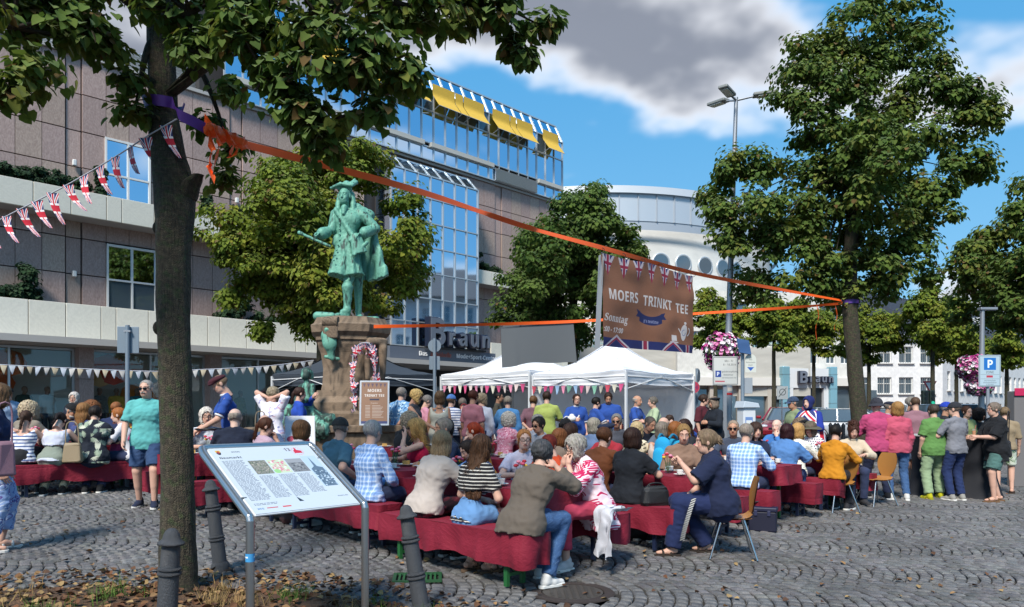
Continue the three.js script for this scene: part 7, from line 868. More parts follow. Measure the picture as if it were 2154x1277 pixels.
// ---------- ribbons and banners ----------
{
  const orange = mat([0.92, 0.12, 0.012], 0.5), purple = mat([0.09, 0.03, 0.26], 0.5), ribbon = (pts, w, tw, m, parent, name = 'ribbon', n = 90) => { const cv = new THREE.CatmullRomCurve3(pts); return part(name, sheet((s, t) => { const p = cv.getPoint(t), a = tw(t), tg = cv.getTangent(t), side = V().crossVectors(tg, V(0, 1, 0)).normalize(); return p.clone().addScaledVector(V(0, 1, 0), (s - 0.5) * w * Math.cos(a)).addScaledVector(side, (s - 0.5) * w * Math.sin(a)); }, 3, n), m, parent); };
  const up = thing('orange_ribbon', 'orange ribbon strung from the near trunk to the right lime', 'ribbon'); ribbon([pt(520, 305, 6.35), pt(700, 352, 7.0), pt(900, 408, 8.0), pt(1100, 475, 9.2), pt(1270, 522, 10.65), pt(1450, 572, 12.8), pt(1620, 605, 15.5), pt(1770, 632, 18.8)], 0.066, (t) => 0.5 * Math.sin(t * 11) + (t > 0.37 && t < 0.45 ? 1.2 : 0), orange, up);
  const tail = (pts, w, n = 'tail') => ribbon(pts, w, (t) => 2.4 * t + 0.4, orange, up, n, 26); tail([pt(520, 305, 6.35), pt(490, 300, 6.2), pt(460, 285, 6.1), pt(430, 250, 6.05)], 0.09, 'knot_end'); tail([pt(438, 268, 6.0), pt(446, 310, 5.98), pt(440, 350, 5.97), pt(452, 380, 5.97)], 0.07); tail([pt(448, 268, 6.02), pt(462, 300, 6.0), pt(452, 340, 5.99), pt(446, 375, 5.98)], 0.06); tail([pt(470, 275, 6.1), pt(492, 300, 6.08), pt(482, 330, 6.07), pt(500, 318, 6.06)], 0.07); part('knot', mesh3([{ a: pt(440, 272, 6.02).toArray(), b: pt(505, 300, 6.2).toArray(), ra: 0.045, rb: 0.05, k: 0.03 }], 0.016, { warp: (x, y, z) => 0.025 * noise3(x * 18, y * 18, z * 18) }), orange, up);
  const low = thing('orange_ribbon', 'lower orange ribbon strung from the pedestal to the right lime', 'ribbon'); ribbon([pt(786, 687, 14.3), pt(1000, 683, 15.3), pt(1210, 676, 16.2), pt(1460, 660, 17.3), pt(1690, 645, 18.5), pt(1772, 638, 18.85)], 0.066, (t) => 0.6 * Math.sin(t * 9), orange, low); for (const [x, y1] of [[1718, 715], [1757, 695]]) ribbon([pt(x, 642, 18.6), pt(x + 4, 665, 18.6), pt(x - 2, 690, 18.6), pt(x, y1, 18.6)], 0.05, (t) => 5 * t, orange, low, 'tail', 20);
  const pu = thing('purple_ribbon', 'purple ribbon looped round the near trunk', 'ribbon'); ribbon([...[...Array(15)].map((_, i) => { const a = -0.6 + i / 14 * 5.6, c = pt(344, 222, 6.07); return V(c.x + Math.sin(a + 2.2) * 0.152, c.y + 0.02 * Math.sin(a), c.z + Math.cos(a + 2.2) * 0.152); }), pt(375, 240, 5.9), pt(405, 255, 5.95), pt(432, 270, 6.02)], 0.085, () => 0.25, purple, pu);
  const pu2 = thing('purple_ribbon', 'purple ribbon tied round the right lime trunk', 'ribbon'); ribbon([...Array(16)].map((_, i) => { const a = i / 15 * 6.283, c = pt(1788, 636, 19); return V(c.x + Math.sin(a) * 0.21, c.y, c.z + Math.cos(a) * 0.21); }), 0.1, () => 0, purple, pu2);
  // printed banner
  const tex = canvas(1024, 560, (x, w, h) => {
    x.fillStyle = '#8e5d42'; x.fillRect(0, 0, w, h); const r = mulberry(4); for (let k = 0; k < 5000; k++) { x.fillStyle = r() < 0.5 ? 'rgba(70,40,25,.12)' : 'rgba(190,140,110,.10)'; x.fillRect(r() * w, r() * h, 3 + r() * 8, 2); }
    for (let i = 0; i < 7; i++) { const cx = 60 + i * 152, T = 0, hh = 128; x.save(); x.beginPath(); x.moveTo(cx - 58, T); x.lineTo(cx + 58, T); x.lineTo(cx, hh); x.clip(); x.fillStyle = '#2a2f6a'; x.fillRect(cx - 60, 0, 120, 140); x.strokeStyle = '#c8b9bb'; x.lineWidth = 20; x.beginPath(); x.moveTo(cx - 60, -10); x.lineTo(cx + 10, 90); x.moveTo(cx + 60, -10); x.lineTo(cx - 10, 90); x.stroke(); x.fillStyle = '#c8b9bb'; x.fillRect(cx - 17, 0, 34, 140); x.fillRect(cx - 60, 38, 120, 30); x.fillStyle = '#96243f'; x.fillRect(cx - 10, 0, 20, 140); x.fillRect(cx - 60, 44, 120, 18); x.restore(); }
    x.fillStyle = '#d8cdc6'; x.font = 'bold 92px sans-serif'; x.fillText('MOERS', 58, 268); x.fillText('TRINKT', 428, 276); x.fillText('TEE', 800, 282);
    x.fillStyle = '#1b2152'; x.beginPath(); x.moveTo(390, 318); x.quadraticCurveTo(510, 370, 630, 318); x.lineTo(630, 378); x.quadraticCurveTo(510, 425, 390, 378); x.fill(); x.beginPath(); x.moveTo(395, 355); x.lineTo(350, 350); x.lineTo(368, 328); x.lineTo(352, 304); x.lineTo(398, 318); x.moveTo(625, 355); x.lineTo(672, 350); x.lineTo(654, 328); x.lineTo(670, 304); x.lineTo(622, 318); x.fill(); x.fillStyle = '#a9a9c4'; x.font = 'italic 30px serif'; x.textAlign = 'center'; x.fillText("it's teatime", 510, 386); x.textAlign = 'left';
    x.fillStyle = '#d8cdc6'; x.font = 'italic bold 62px serif'; x.fillText('Sonntag', 10, 404); x.font = 'bold italic 44px sans-serif'; x.fillText(':00 - 17:00', 4, 470); x.beginPath(); x.ellipse(890, 420, 36, 58, 0.15, 0, 7); x.fill(); x.beginPath(); x.ellipse(902, 352, 14, 10, 0, 0, 7); x.fill(); x.lineWidth = 10; x.strokeStyle = '#d8cdc6'; x.beginPath(); x.arc(930, 410, 28, -1.2, 1.4); x.stroke(); x.beginPath(); x.moveTo(862, 430); x.lineTo(828, 392); x.stroke(); x.fillRect(735, 445, 62, 40); x.fillRect(720, 490, 92, 8); x.strokeStyle = '#5a6a9a'; x.lineWidth = 4; x.beginPath(); x.arc(890, 420, 20, 0, 5); x.stroke();
    const y = 505; x.fillStyle = '#20265e'; x.fillRect(0, y, w, h - y); x.lineWidth = 26; for (const cx of [150, 750]) { x.strokeStyle = '#c8b9bb'; x.beginPath(); x.moveTo(cx - 130, h + 10); x.lineTo(cx, y - 10); x.lineTo(cx + 130, h + 10); x.stroke(); x.strokeStyle = '#96243f'; x.lineWidth = 12; x.beginPath(); x.moveTo(cx - 130, h + 14); x.lineTo(cx, y - 2); x.lineTo(cx + 130, h + 14); x.stroke(); x.lineWidth = 26; } x.fillStyle = '#c8b9bb'; x.fillRect(420, y, 60, 60); x.fillRect(920, y, 50, 60); x.fillStyle = '#96243f'; x.fillRect(432, y, 36, 60); x.fillRect(930, y, 30, 60);
  });
  const bA = pt(1266, 530, 10.62), bB = pt(1458, 580, 12.85), ban = thing('event_banner', 'brown event banner hanging from the upper orange ribbon', 'banner'), n = V().crossVectors(bB.clone().sub(bA).setY(0), V(0, 1, 0)).normalize();
  part('print', (() => { const g = sheet((s, t) => { const p = bA.clone().lerp(bB, s); p.y -= t * 1.35 + 0.02 * Math.sin(s * 9) * (1 - t); return p.addScaledVector(n, 0.03 * Math.sin(s * 7 + t * 3) * t + 0.02 * noise3(s * 4, t * 3, 1)); }, 30, 18), U = g.attributes.uv; for (let i = 0; i < U.count; i++) U.setY(i, 1 - U.getY(i)); return g; })(), mat([0.92, 0.92, 0.92], 0.75, { map: tex }), ban);
  part('folded_edge', sheet((s, t) => { const p = bA.clone().addScaledVector(n, 0.03); p.y -= t * 1.36 + 0.02; return p.add(V(-0.05 + s * 0.055 - 0.06 * t, 0, -0.18 * (1 - s))); }, 4, 10), mat([0.32, 0.34, 0.36], 0.8), ban);
  for (let i = 0; i < 6; i++) part('cable_tie', new THREE.TorusGeometry(0.04, 0.004, 5, 12), mat('#222', 0.6), ban).position.copy(bA.clone().lerp(bB, i / 5).add(V(0, 0.02, 0)));
  const gA2 = pt(1053, 684, 15.6), gB2 = pt(1206, 678, 16.2), gb = thing('banner_back', 'plain grey reverse of a banner above the white tents', 'banner'); part('sheet', sheet((s, t) => { const p = gA2.clone().lerp(gB2, s); p.y -= t * (0.9 - 0.06 * Math.sin(s * 3.1) + 0.07 * s * 0) + 0.015 * Math.sin(s * 12); p.x += 0.03 * t * (s < 0.2 ? 1 : 0) + t * s * 0.08; p.z += 0.03 * Math.sin(s * 5 + 1) * t; return p; }, 26, 14), mat([0.115, 0.125, 0.132], 0.8), gb); for (let i = 0; i < 5; i++) part('cable_tie', new THREE.TorusGeometry(0.035, 0.004, 5, 12), mat('#222', 0.6), gb).position.copy(gA2.clone().lerp(gB2, i / 4));
}
// ---------- lamps, signs, baskets ----------
const galv = mat([0.34, 0.36, 0.39], 0.45, { metalness: 0.6 }), steelBlue = mat([0.20, 0.25, 0.30], 0.5, { metalness: 0.3 });
function post(px, d, top, r = 0.035) { const b = on(px, d), h = CAM_Y + (PY - top) / FOCAL * d - b.y; return { b, h }; }
{
  const { b, h } = post(1530, 20, 205), t = thing('street_lamp', 'tall three-armed street lamp beside the flower basket', 'street lamp', b, 0); part('pole', [rod(V(0, 0, 0), V(0.03, 3.4, 0), 0.12, 0.105, 16), rod(V(0.03, 3.4, 0), V(0.24, h, 0), 0.085, 0.05, 14)], galv, t);
  for (const [x, z, y] of [[0.85, 0.1, 0.1], [-0.4, 0.5, -0.12], [-0.36, -0.55, 0.16]]) { const e = V(0.24 + x * 0.62, h + y * 0.4 - 0.02, z * 0.62), a = part('arm', rod(V(0.24, h - 0.08, 0), e, 0.03, 0.026, 8), galv, t), ang = Math.atan2(-z, x), hd = part('lamp_head', [rbox(0.62, 0.09, 0.26, 0.03, 0.22, 0.02, 0)], mat([0.22, 0.23, 0.22], 0.5), a); hd.position.copy(e); hd.rotation.set(0, ang, 0.08); part('lens', box(0.42, 0.02, 0.2, 0.24, -0.035, 0), mat([0.6, 0.6, 0.55], 0.2), hd); }
  part('sticker', [cyl(0.113, 0.113, 0.1, 0.022, 1.95, 0, 18, true), cyl(0.112, 0.112, 0.22, 0.024, 2.25, 0, 18, true)], mat('#a9a39c', 0.6), t); part('red_band', cyl(0.1165, 0.1165, 0.06, 0.02, 1.83, 0, 18, true), mat('#a02328', 0.5), t);
}
function basket(px, py, d, r, h, label) {
  const c = pt(px, py, d), t = thing('flower_basket', label, 'flower basket', c); part('bowl', lathe([[0.01, -h * 0.3], [r * 0.6, -h * 0.25], [r * 0.7, 0], [r * 0.72, 0.05]], 18), mat('#2a3326', 0.9), t);
  const leaf = new THREE.InstancedMesh(leafGeo, mat([1, 1, 1], 0.7), 700); leaf.name = 'foliage'; leaf.userData.kind = 'stuff'; t.add(shade(leaf)); const fl = (() => { const g = lathe([[0.002, -0.02], [0.012, 0], [0.038, 0.018], [0.04, 0.02]], 7); return g; })(), fm = new THREE.InstancedMesh(fl, mat([1, 1, 1], 0.75), 620); fm.name = 'blossoms'; fm.userData.kind = 'stuff'; t.add(shade(fm)); const o = new THREE.Object3D(), cc = new THREE.Color();
  const spot = () => { const a = rr(0, 6.283), v = rr(-1, 1), k = Math.sqrt(1 - v * v * 0.75) * r * (v > 0 ? 1 : 0.85 + 0.15 * (1 + v)) * rr(0.8, 1.04) * (1 + 0.12 * noise3(Math.cos(a) * 2, v * 2, px)); return V(Math.cos(a) * k, v * h - 0.1 * Math.abs(noise3(a, 1, px)), Math.sin(a) * k); };
  for (let i = 0; i < 700; i++) { const p = spot().multiplyScalar(0.93); o.position.copy(p); o.lookAt(p.clone().multiplyScalar(2).add(V(rr(-0.5, 0.5), rr(0, 0.6), rr(-0.5, 0.5)))); o.scale.setScalar(rr(0.05, 0.09)); o.updateMatrix(); leaf.setMatrixAt(i, o.matrix); leaf.setColorAt(i, cc.setRGB(0.05 * rr(0.6, 1.3), 0.09 * rr(0.7, 1.3), 0.025)); }
  for (let i = 0; i < 620; i++) { const p = spot(); o.position.copy(p); o.lookAt(p.clone().multiplyScalar(2)); o.rotateX(Math.PI / 2); o.rotateX(rr(-0.5, 0.5)); o.scale.setScalar(rr(0.9, 1.5)); o.updateMatrix(); fm.setMatrixAt(i, o.matrix); const k = noise3(p.x * 4, p.y * 4, p.z * 4 + px) + rr(-0.5, 0.5); cc.set(k < -0.35 ? '#ded6dc' : k < 0.1 ? '#d58cb4' : k < 0.4 ? '#b83686' : '#8e1f6a'); fm.setColorAt(i, cc); }
}
basket(1519, 738, 19.9, 0.48, 0.5, 'pink and white flower basket on the three-armed lamp'); basket(2046, 772, 21.6, 0.4, 0.36, 'pink flower basket behind the parking zone sign'); basket(2060, 812, 21.6, 0.36, 0.18, 'lower pink flower basket on the right lamp post');
{ const { b, h } = post(2063, 21.8, 650), t = thing('street_lamp', 'plain grey lamp post behind the parking zone sign', 'street lamp', b); part('pole', rod(V(0, 0, 0), V(0.05, h, 0), 0.1, 0.06, 14), galv, t); part('lamp_head', rbox(0.5, 0.08, 0.2, 0.02, 0.2, h, 0), galv, t); }
function signPanel(parent, name, w, h, y, draw, o = {}) { const pxl = 360, tex = draw && canvas(Math.round(w * pxl), Math.round(h * pxl), draw), g = part(name, o.round ? cyl(w / 2, w / 2, 0.012, 0, 0, 0, 32).rotateX(Math.PI / 2) : rbox(w, h, 0.014, 0.006, 0, 0, 0, 1), o.back ?? mat([0.42, 0.44, 0.46], 0.45, { metalness: 0.5 }), parent); g.position.set(o.x ?? 0, y, o.z ?? 0.05); if (tex) part('face', o.round ? new THREE.CircleGeometry(w / 2 - 0.008, 36).translate(0, 0, 0.009) : o.shape ? o.shape.translate(0, 0, 0.011) : new THREE.PlaneGeometry(w - 0.012, h - 0.012).translate(0, 0, 0.011), mat([1, 1, 1], 0.5, { map: tex }), g); return g; }
{ // back of a sign at left, sign backs in the middle
  const a = post(268, 12.2, 684), t = thing('road_sign', 'grey back of a square road sign before the shop windows', 'sign', a.b, 0.25); part('pole', cyl(0.035, 0.035, a.h, 0, a.h / 2, 0, 12), steelBlue, t); signPanel(t, 'sign_back', 0.33, 0.44, a.h - 0.24, null, { back: steelBlue, z: -0.045 }); part('clamp', box(0.1, 0.03, 0.09, 0, a.h - 0.1, -0.01), galv, t);
  const c = post(914, 16.6, 712), u = thing('road_sign', 'round road sign seen from behind below the store name', 'sign', c.b, 0.1); part('pole', cyl(0.035, 0.035, c.h, 0, c.h / 2, 0, 12), steelBlue, u); signPanel(u, 'disc', 0.29, 0.29, c.h - 0.16, null, { round: 1, back: steelBlue, z: -0.045 }); signPanel(u, 'plate', 0.24, 0.3, c.h - 0.55, null, { back: steelBlue, z: -0.045 });
}
{
  const d = 19.2, t0 = on(1521, d), t = thing('parking_sign', 'large white pay parking sign under the flower basket', 'sign', V(t0.x, t0.y, t0.z + 0.16), 0), yc = CAM_Y + (PY - 781) / FOCAL * d - t0.y; signPanel(t, 'panel', 0.66, 0.74, yc, (x, w, h) => { x.fillStyle = '#c3c4c0'; x.fillRect(0, 0, w, h); x.strokeStyle = '#55585c'; x.lineWidth = 5; x.strokeRect(7, 7, w - 14, h - 14); x.fillStyle = '#1c3f8c'; x.fillRect(24, 132, 54, 60); x.fillStyle = '#dfe2e6'; x.font = 'bold 50px sans-serif'; x.fillText('P', 34, 180); x.fillStyle = '#2b2d30'; x.font = '26px sans-serif'; x.fillText('Mo - Fr', 110, 50); x.fillText('8 - 18.30 h', 96, 84); x.font = '20px sans-serif'; x.fillText('gebührenpflichtig', 84, 148); x.fillText('Bewohner', 100, 178); x.font = '15px sans-serif'; x.fillText('mit Parkausweis frei', 84, 204); x.fillStyle = '#b8636a'; x.fillRect(22, 226, 90, 14); }); part('clamp', [box(0.5, 0.04, 0.1, 0, yc + 0.2, 0), box(0.5, 0.04, 0.1, 0, yc - 0.2, 0), box(0.09, yc, 0.05, 0, yc / 2, -0.01)], galv, t);
  const c = post(1562, 18.6, 738), u = thing('ticket_sign', 'oval white ticket machine sign with blue arrow', 'sign', c.b, 0); part('pole', cyl(0.045, 0.05, c.h, 0, c.h / 2, 0, 12), steelBlue, u); const ov = new THREE.Shape(); ov.moveTo(-0.14, -0.22); ov.lineTo(0.14, -0.22); ov.lineTo(0.14, 0.1); ov.absarc(0, 0.1, 0.14, 0, Math.PI, false); ov.lineTo(-0.14, -0.22); const eg = new THREE.ExtrudeGeometry(ov, { depth: 0.01, bevelEnabled: false, curveSegments: 20 }), yv = CAM_Y + (PY - 765) / FOCAL * 18.6 - c.b.y, ob = part('panel', eg, mat([0.55, 0.56, 0.53], 0.5), u); ob.position.set(0.19, yv, 0.03);
  const ft = part('print', new THREE.ShapeGeometry(ov, 20), mat([1, 1, 1], 0.5, { map: (() => { const tx = canvas(128, 200, (x, w, h) => { x.fillStyle = '#c6c8bf'; x.fillRect(0, 0, w, h); x.fillStyle = '#33363a'; x.font = '22px sans-serif'; x.textAlign = 'center'; x.fillText('Hier', 64, 70); x.fillText('Parkschein', 64, 100); x.fillText('lösen', 64, 128); x.fillStyle = '#2456a8'; x.beginPath(); x.moveTo(24, 144); x.lineTo(104, 144); x.lineTo(64, 186); x.fill(); }); tx.repeat.set(1 / 0.28, 1 / 0.46); tx.offset.set(0.5, 0.22 / 0.46); return tx; })() }), ob); ft.position.z = 0.014;
  const sp = part('solar_panel', box(0.34, 0.42, 0.03), mat([0.05, 0.10, 0.22], 0.2), u); sp.position.set(0.02, c.h + 0.1, 0.05); sp.rotation.set(-0.5, 0.3, 0); signPanel(u, 'grey_plate', 0.3, 0.4, yv - 0.55, null, { x: 0.12, z: -0.06 });
  const m = on(1570, 18.3), mt = thing('ticket_machine', 'white parking ticket machine beside its sign', 'ticket machine', m, 0.25); part('cabinet', rbox(0.34, 1.45, 0.3, 0.02, 0, 0.78, 0), mat([0.62, 0.65, 0.68], 0.45), mt); part('hood', extr([[-0.2, 0], [0.24, 0], [0.2, 0.09], [-0.16, 0.14]], 0.4, 0.01).translate(0, 1.5, -0.2), mat([0.5, 0.56, 0.62], 0.45), mt); part('info_plate', box(0.2, 0.42, 0.012, -0.02, 1.05, 0.152), mat([0.15, 0.25, 0.5], 0.5), mt); part('display', box(0.16, 0.16, 0.014, -0.02, 1.1, 0.153), mat([0.7, 0.72, 0.7], 0.3), mt); part('coin_slot', box(0.06, 0.08, 0.02, 0.1, 0.8, 0.152), mat('#333', 0.4), mt); part('foot', box(0.3, 0.08, 0.26, 0, 0.03, 0), mat('#444', 0.6), mt);
  const n = post(1458, 20.5, 802), nt = thing('no_stopping_sign', 'round red and blue no stopping sign beside the tent', 'sign', n.b, 0.1); part('pole', cyl(0.03, 0.03, n.h, 0, n.h / 2, 0, 10), galv, nt); signPanel(nt, 'disc', 0.34, 0.34, n.h - 0.17, (x, w) => { x.fillStyle = '#7d2a58'; x.fillRect(0, 0, w, w); x.strokeStyle = '#a8324a'; x.lineWidth = 16; x.beginPath(); x.arc(w / 2, w / 2, w / 2 - 8, 0, 7); x.moveTo(14, 14); x.lineTo(w - 14, w - 14); x.moveTo(w - 14, 14); x.lineTo(14, w - 14); x.stroke(); }, { round: 1 });
  const g2 = post(1466, 20.8, 775), gt = thing('road_sign', 'tall grey round sign back beside the no stopping sign', 'sign', g2.b, 1.1); part('pole', cyl(0.04, 0.04, g2.h, 0, g2.h / 2, 0, 10), steelBlue, gt); signPanel(gt, 'disc', 0.36, 0.36, g2.h - 0.2, null, { round: 1, back: steelBlue });
  const z = post(2078, 14.0, 746), zt = thing('parking_zone_sign', 'blue P ZONE parking sign above the standing group', 'sign', z.b, 0); part('pole', cyl(0.03, 0.03, z.h, 0, z.h / 2, 0, 12), galv, zt); signPanel(zt, 'panel', 0.42, 0.6, z.h - 0.31, (x, w, h) => { x.fillStyle = '#a9bcc6'; x.fillRect(0, 0, w, h); x.strokeStyle = '#6d7a82'; x.lineWidth = 4; x.strokeRect(5, 5, w - 10, h - 10); x.fillStyle = '#1d6ab4'; x.fillRect(34, 18, 84, 84); x.fillStyle = '#dfe8ee'; x.font = 'bold 78px sans-serif'; x.textAlign = 'center'; x.fillText('P', 76, 88); x.fillStyle = '#39434a'; x.font = '22px sans-serif'; x.fillText('ZONE', 76, 126); x.strokeStyle = '#6d7a82'; x.lineWidth = 2; x.beginPath(); x.moveTo(10, 134); x.lineTo(w - 10, 134); x.moveTo(10, 164); x.lineTo(w - 10, 164); x.stroke(); x.fillStyle = '#b03a4a'; x.fillRect(52, 140, 44, 15); x.fillStyle = '#4a545a'; x.font = '12px sans-serif'; x.fillText('mit Parkschein', 76, 180); x.fillText('Höchstparkdauer', 76, 194); x.fillText('3 Stunden', 76, 207); });
  const s2 = post(1645, 28, 812), st2 = thing('end_zone_sign', 'small white end of zone sign before the shop wing', 'sign', s2.b, 0); part('pole', cyl(0.03, 0.03, s2.h, 0, s2.h / 2, 0, 8), galv, st2); signPanel(st2, 'panel', 0.42, 0.5, s2.h - 0.26, (x, w, h) => { x.fillStyle = '#b9bcbc'; x.fillRect(0, 0, w, h); x.strokeStyle = '#55585a'; x.lineWidth = 10; x.beginPath(); x.arc(w / 2, 80, 42, 0, 7); x.moveTo(20, 150); x.lineTo(130, 20); x.stroke(); });
  const y = post(1955, 36, 802), yt = thing('yield_sign', 'small red edged give way sign on the far street', 'sign', y.b, 0); part('pole', cyl(0.03, 0.03, y.h, 0, y.h / 2, 0, 8), galv, yt); const tri = (r) => { const s = new THREE.Shape(); s.moveTo(-r, r * 0.6); s.lineTo(r, r * 0.6); s.lineTo(0, -r * 1.13); s.closePath(); return s; }; part('border', new THREE.ExtrudeGeometry(tri(0.34), { depth: 0.02, bevelEnabled: false }).translate(0, y.h - 0.2, 0.03), mat('#b3303c', 0.5), yt); part('centre', new THREE.ShapeGeometry(tri(0.21)).translate(0, y.h - 0.2, 0.056), mat('#d8d8d6', 0.5), yt);
  const tl = post(1951, 34, 824), tt = thing('traffic_light', 'dark traffic light showing green on the far street', 'traffic light', tl.b, 0.2); part('pole', cyl(0.05, 0.05, tl.h, 0, tl.h / 2, 0, 10), mat('#2f3437', 0.6), tt); for (const x of [-0.2, 0.16]) { const bx = part('signal_head', rbox(0.26, 0.72, 0.2, 0.04, x, tl.h - 0.3, 0.05), mat('#15231f', 0.5), tt); [0.22, 0, -0.22].forEach((q, i) => part('signal_lens', cyl(0.085, 0.085, 0.03, 0, 0, 0, 16).rotateX(Math.PI / 2).translate(x, tl.h - 0.3 + q, 0.16), i === 2 && x > 0 ? mat([0.02, 0.5, 0.3], 0.3) : mat('#0c0f0e', 0.3), bx)); }
  const dp = on(2140, 15.5), dt = thing('drinks_column', 'grey timber post with a pink sign plate at right edge', 'post', dp, 0); part('column', rbox(0.28, 2.0, 0.24, 0.02, 0, 1, 0), mat([0.16, 0.15, 0.15], 0.8), dt); part('pink_plate', rbox(0.3, 0.16, 0.03, 0.01, 0, 1.98, 0.14), mat('#b8214f', 0.5), dt); part('bracket', rod(V(0.1, 1.6, 0.1), V(0.35, 1.62, 0.1), 0.015), galv, dt);
  const bn = on(2152, 16.2), bt = thing('litter_bin', 'turquoise litter bin behind the grey post', 'bin', bn, 0); part('drum', cyl(0.24, 0.22, 0.85, 0, 0.75, 0, 22), mat('#2f8fb0', 0.5), bt); part('rim', new THREE.TorusGeometry(0.24, 0.02, 8, 24).rotateX(Math.PI / 2).translate(0, 1.18, 0), mat('#1f6f8c', 0.5), bt); part('stand', cyl(0.04, 0.05, 0.5, 0, 0.2, 0, 10), galv, bt);
}
// bollards with a bar by the far lime, bicycle stands
for (const [px, w] of [[1747, 'first'], [1757, 'second'], [1763, 'third'], [1774, 'fourth'], [1835, 'fifth']]) { const p = on(px, 21.5), t = thing('iron_post', w + ' dark iron post in the row behind the far lime, from left', 'bollard', p, 0, 'iron posts at the far kerb'); part('post', lathe([[0.07, 0], [0.06, 0.3], [0.05, 0.95], [0.06, 1.0], [0.03, 1.06], [0.001, 1.08]], 12), mat('#22242a', 0.5), t); part('ring', new THREE.TorusGeometry(0.06, 0.016, 6, 16).rotateX(Math.PI / 2).translate(0, 0.6, 0), mat('#22242a', 0.5), t); }
// ---------- high tables with black stretch covers ----------
for (const [px, d, w] of [[1962, 13.75, 'beside the woman in green'], [2050, 13.6, 'left of the black T-shirt']]) { const p = on(px, d), t = thing('high_table', 'black covered standing table ' + w, 'table', p, 0, 'standing tables'); part('cover', (() => { const g = lathe([[0.46, 0], [0.43, 0.06], [0.36, 0.35], [0.34, 0.6], [0.37, 0.95], [0.42, 1.08], [0.425, 1.1]], 32), P = g.attributes.position; for (let i = 0; i < P.count; i++) { const a = Math.atan2(P.getX(i), P.getZ(i)), k = 1 + 0.12 * Math.cos(a * 4) * (1 - P.getY(i) / 1.1) + 0.02 * noise3(P.getX(i) * 6, P.getY(i) * 4, P.getZ(i) * 6); P.setX(i, P.getX(i) * k); P.setZ(i, P.getZ(i) * k); } g.computeVertexNormals(); return g; })(), mat([0.008, 0.009, 0.014], 0.75), t); part('top', cyl(0.43, 0.43, 0.025, 0, 1.11, 0, 36), mat([0.5, 0.5, 0.48], 0.5), t);
  for (let i = 0; i < 3; i++) { const a = i * 2.1 + d, gl = thing('drinking_glass', 'plastic cup with straw on the table ' + w, 'glass', p.clone().add(V(Math.cos(a) * 0.2, 1.125, Math.sin(a) * 0.2)), 0, 'plastic cups'); part('cup', lathe([[0.001, 0.002], [0.026, 0.002], [0.036, 0.12], [0.037, 0.12]], 14), new THREE.MeshPhysicalMaterial({ color: 0xf2eee6, transmission: 0.9, thickness: 0, roughness: 0.1, side: THREE.DoubleSide }), gl); part('drink', cyl(0.033, 0.026, 0.08, 0, 0.045, 0, 12), mat('#b9773a', 0.3), gl); part('straw', rod(V(0, 0.03, 0), V(0.03, 0.19, 0.01), 0.004, 0.004, 5), mat('#c05a4a', 0.6), gl); } }
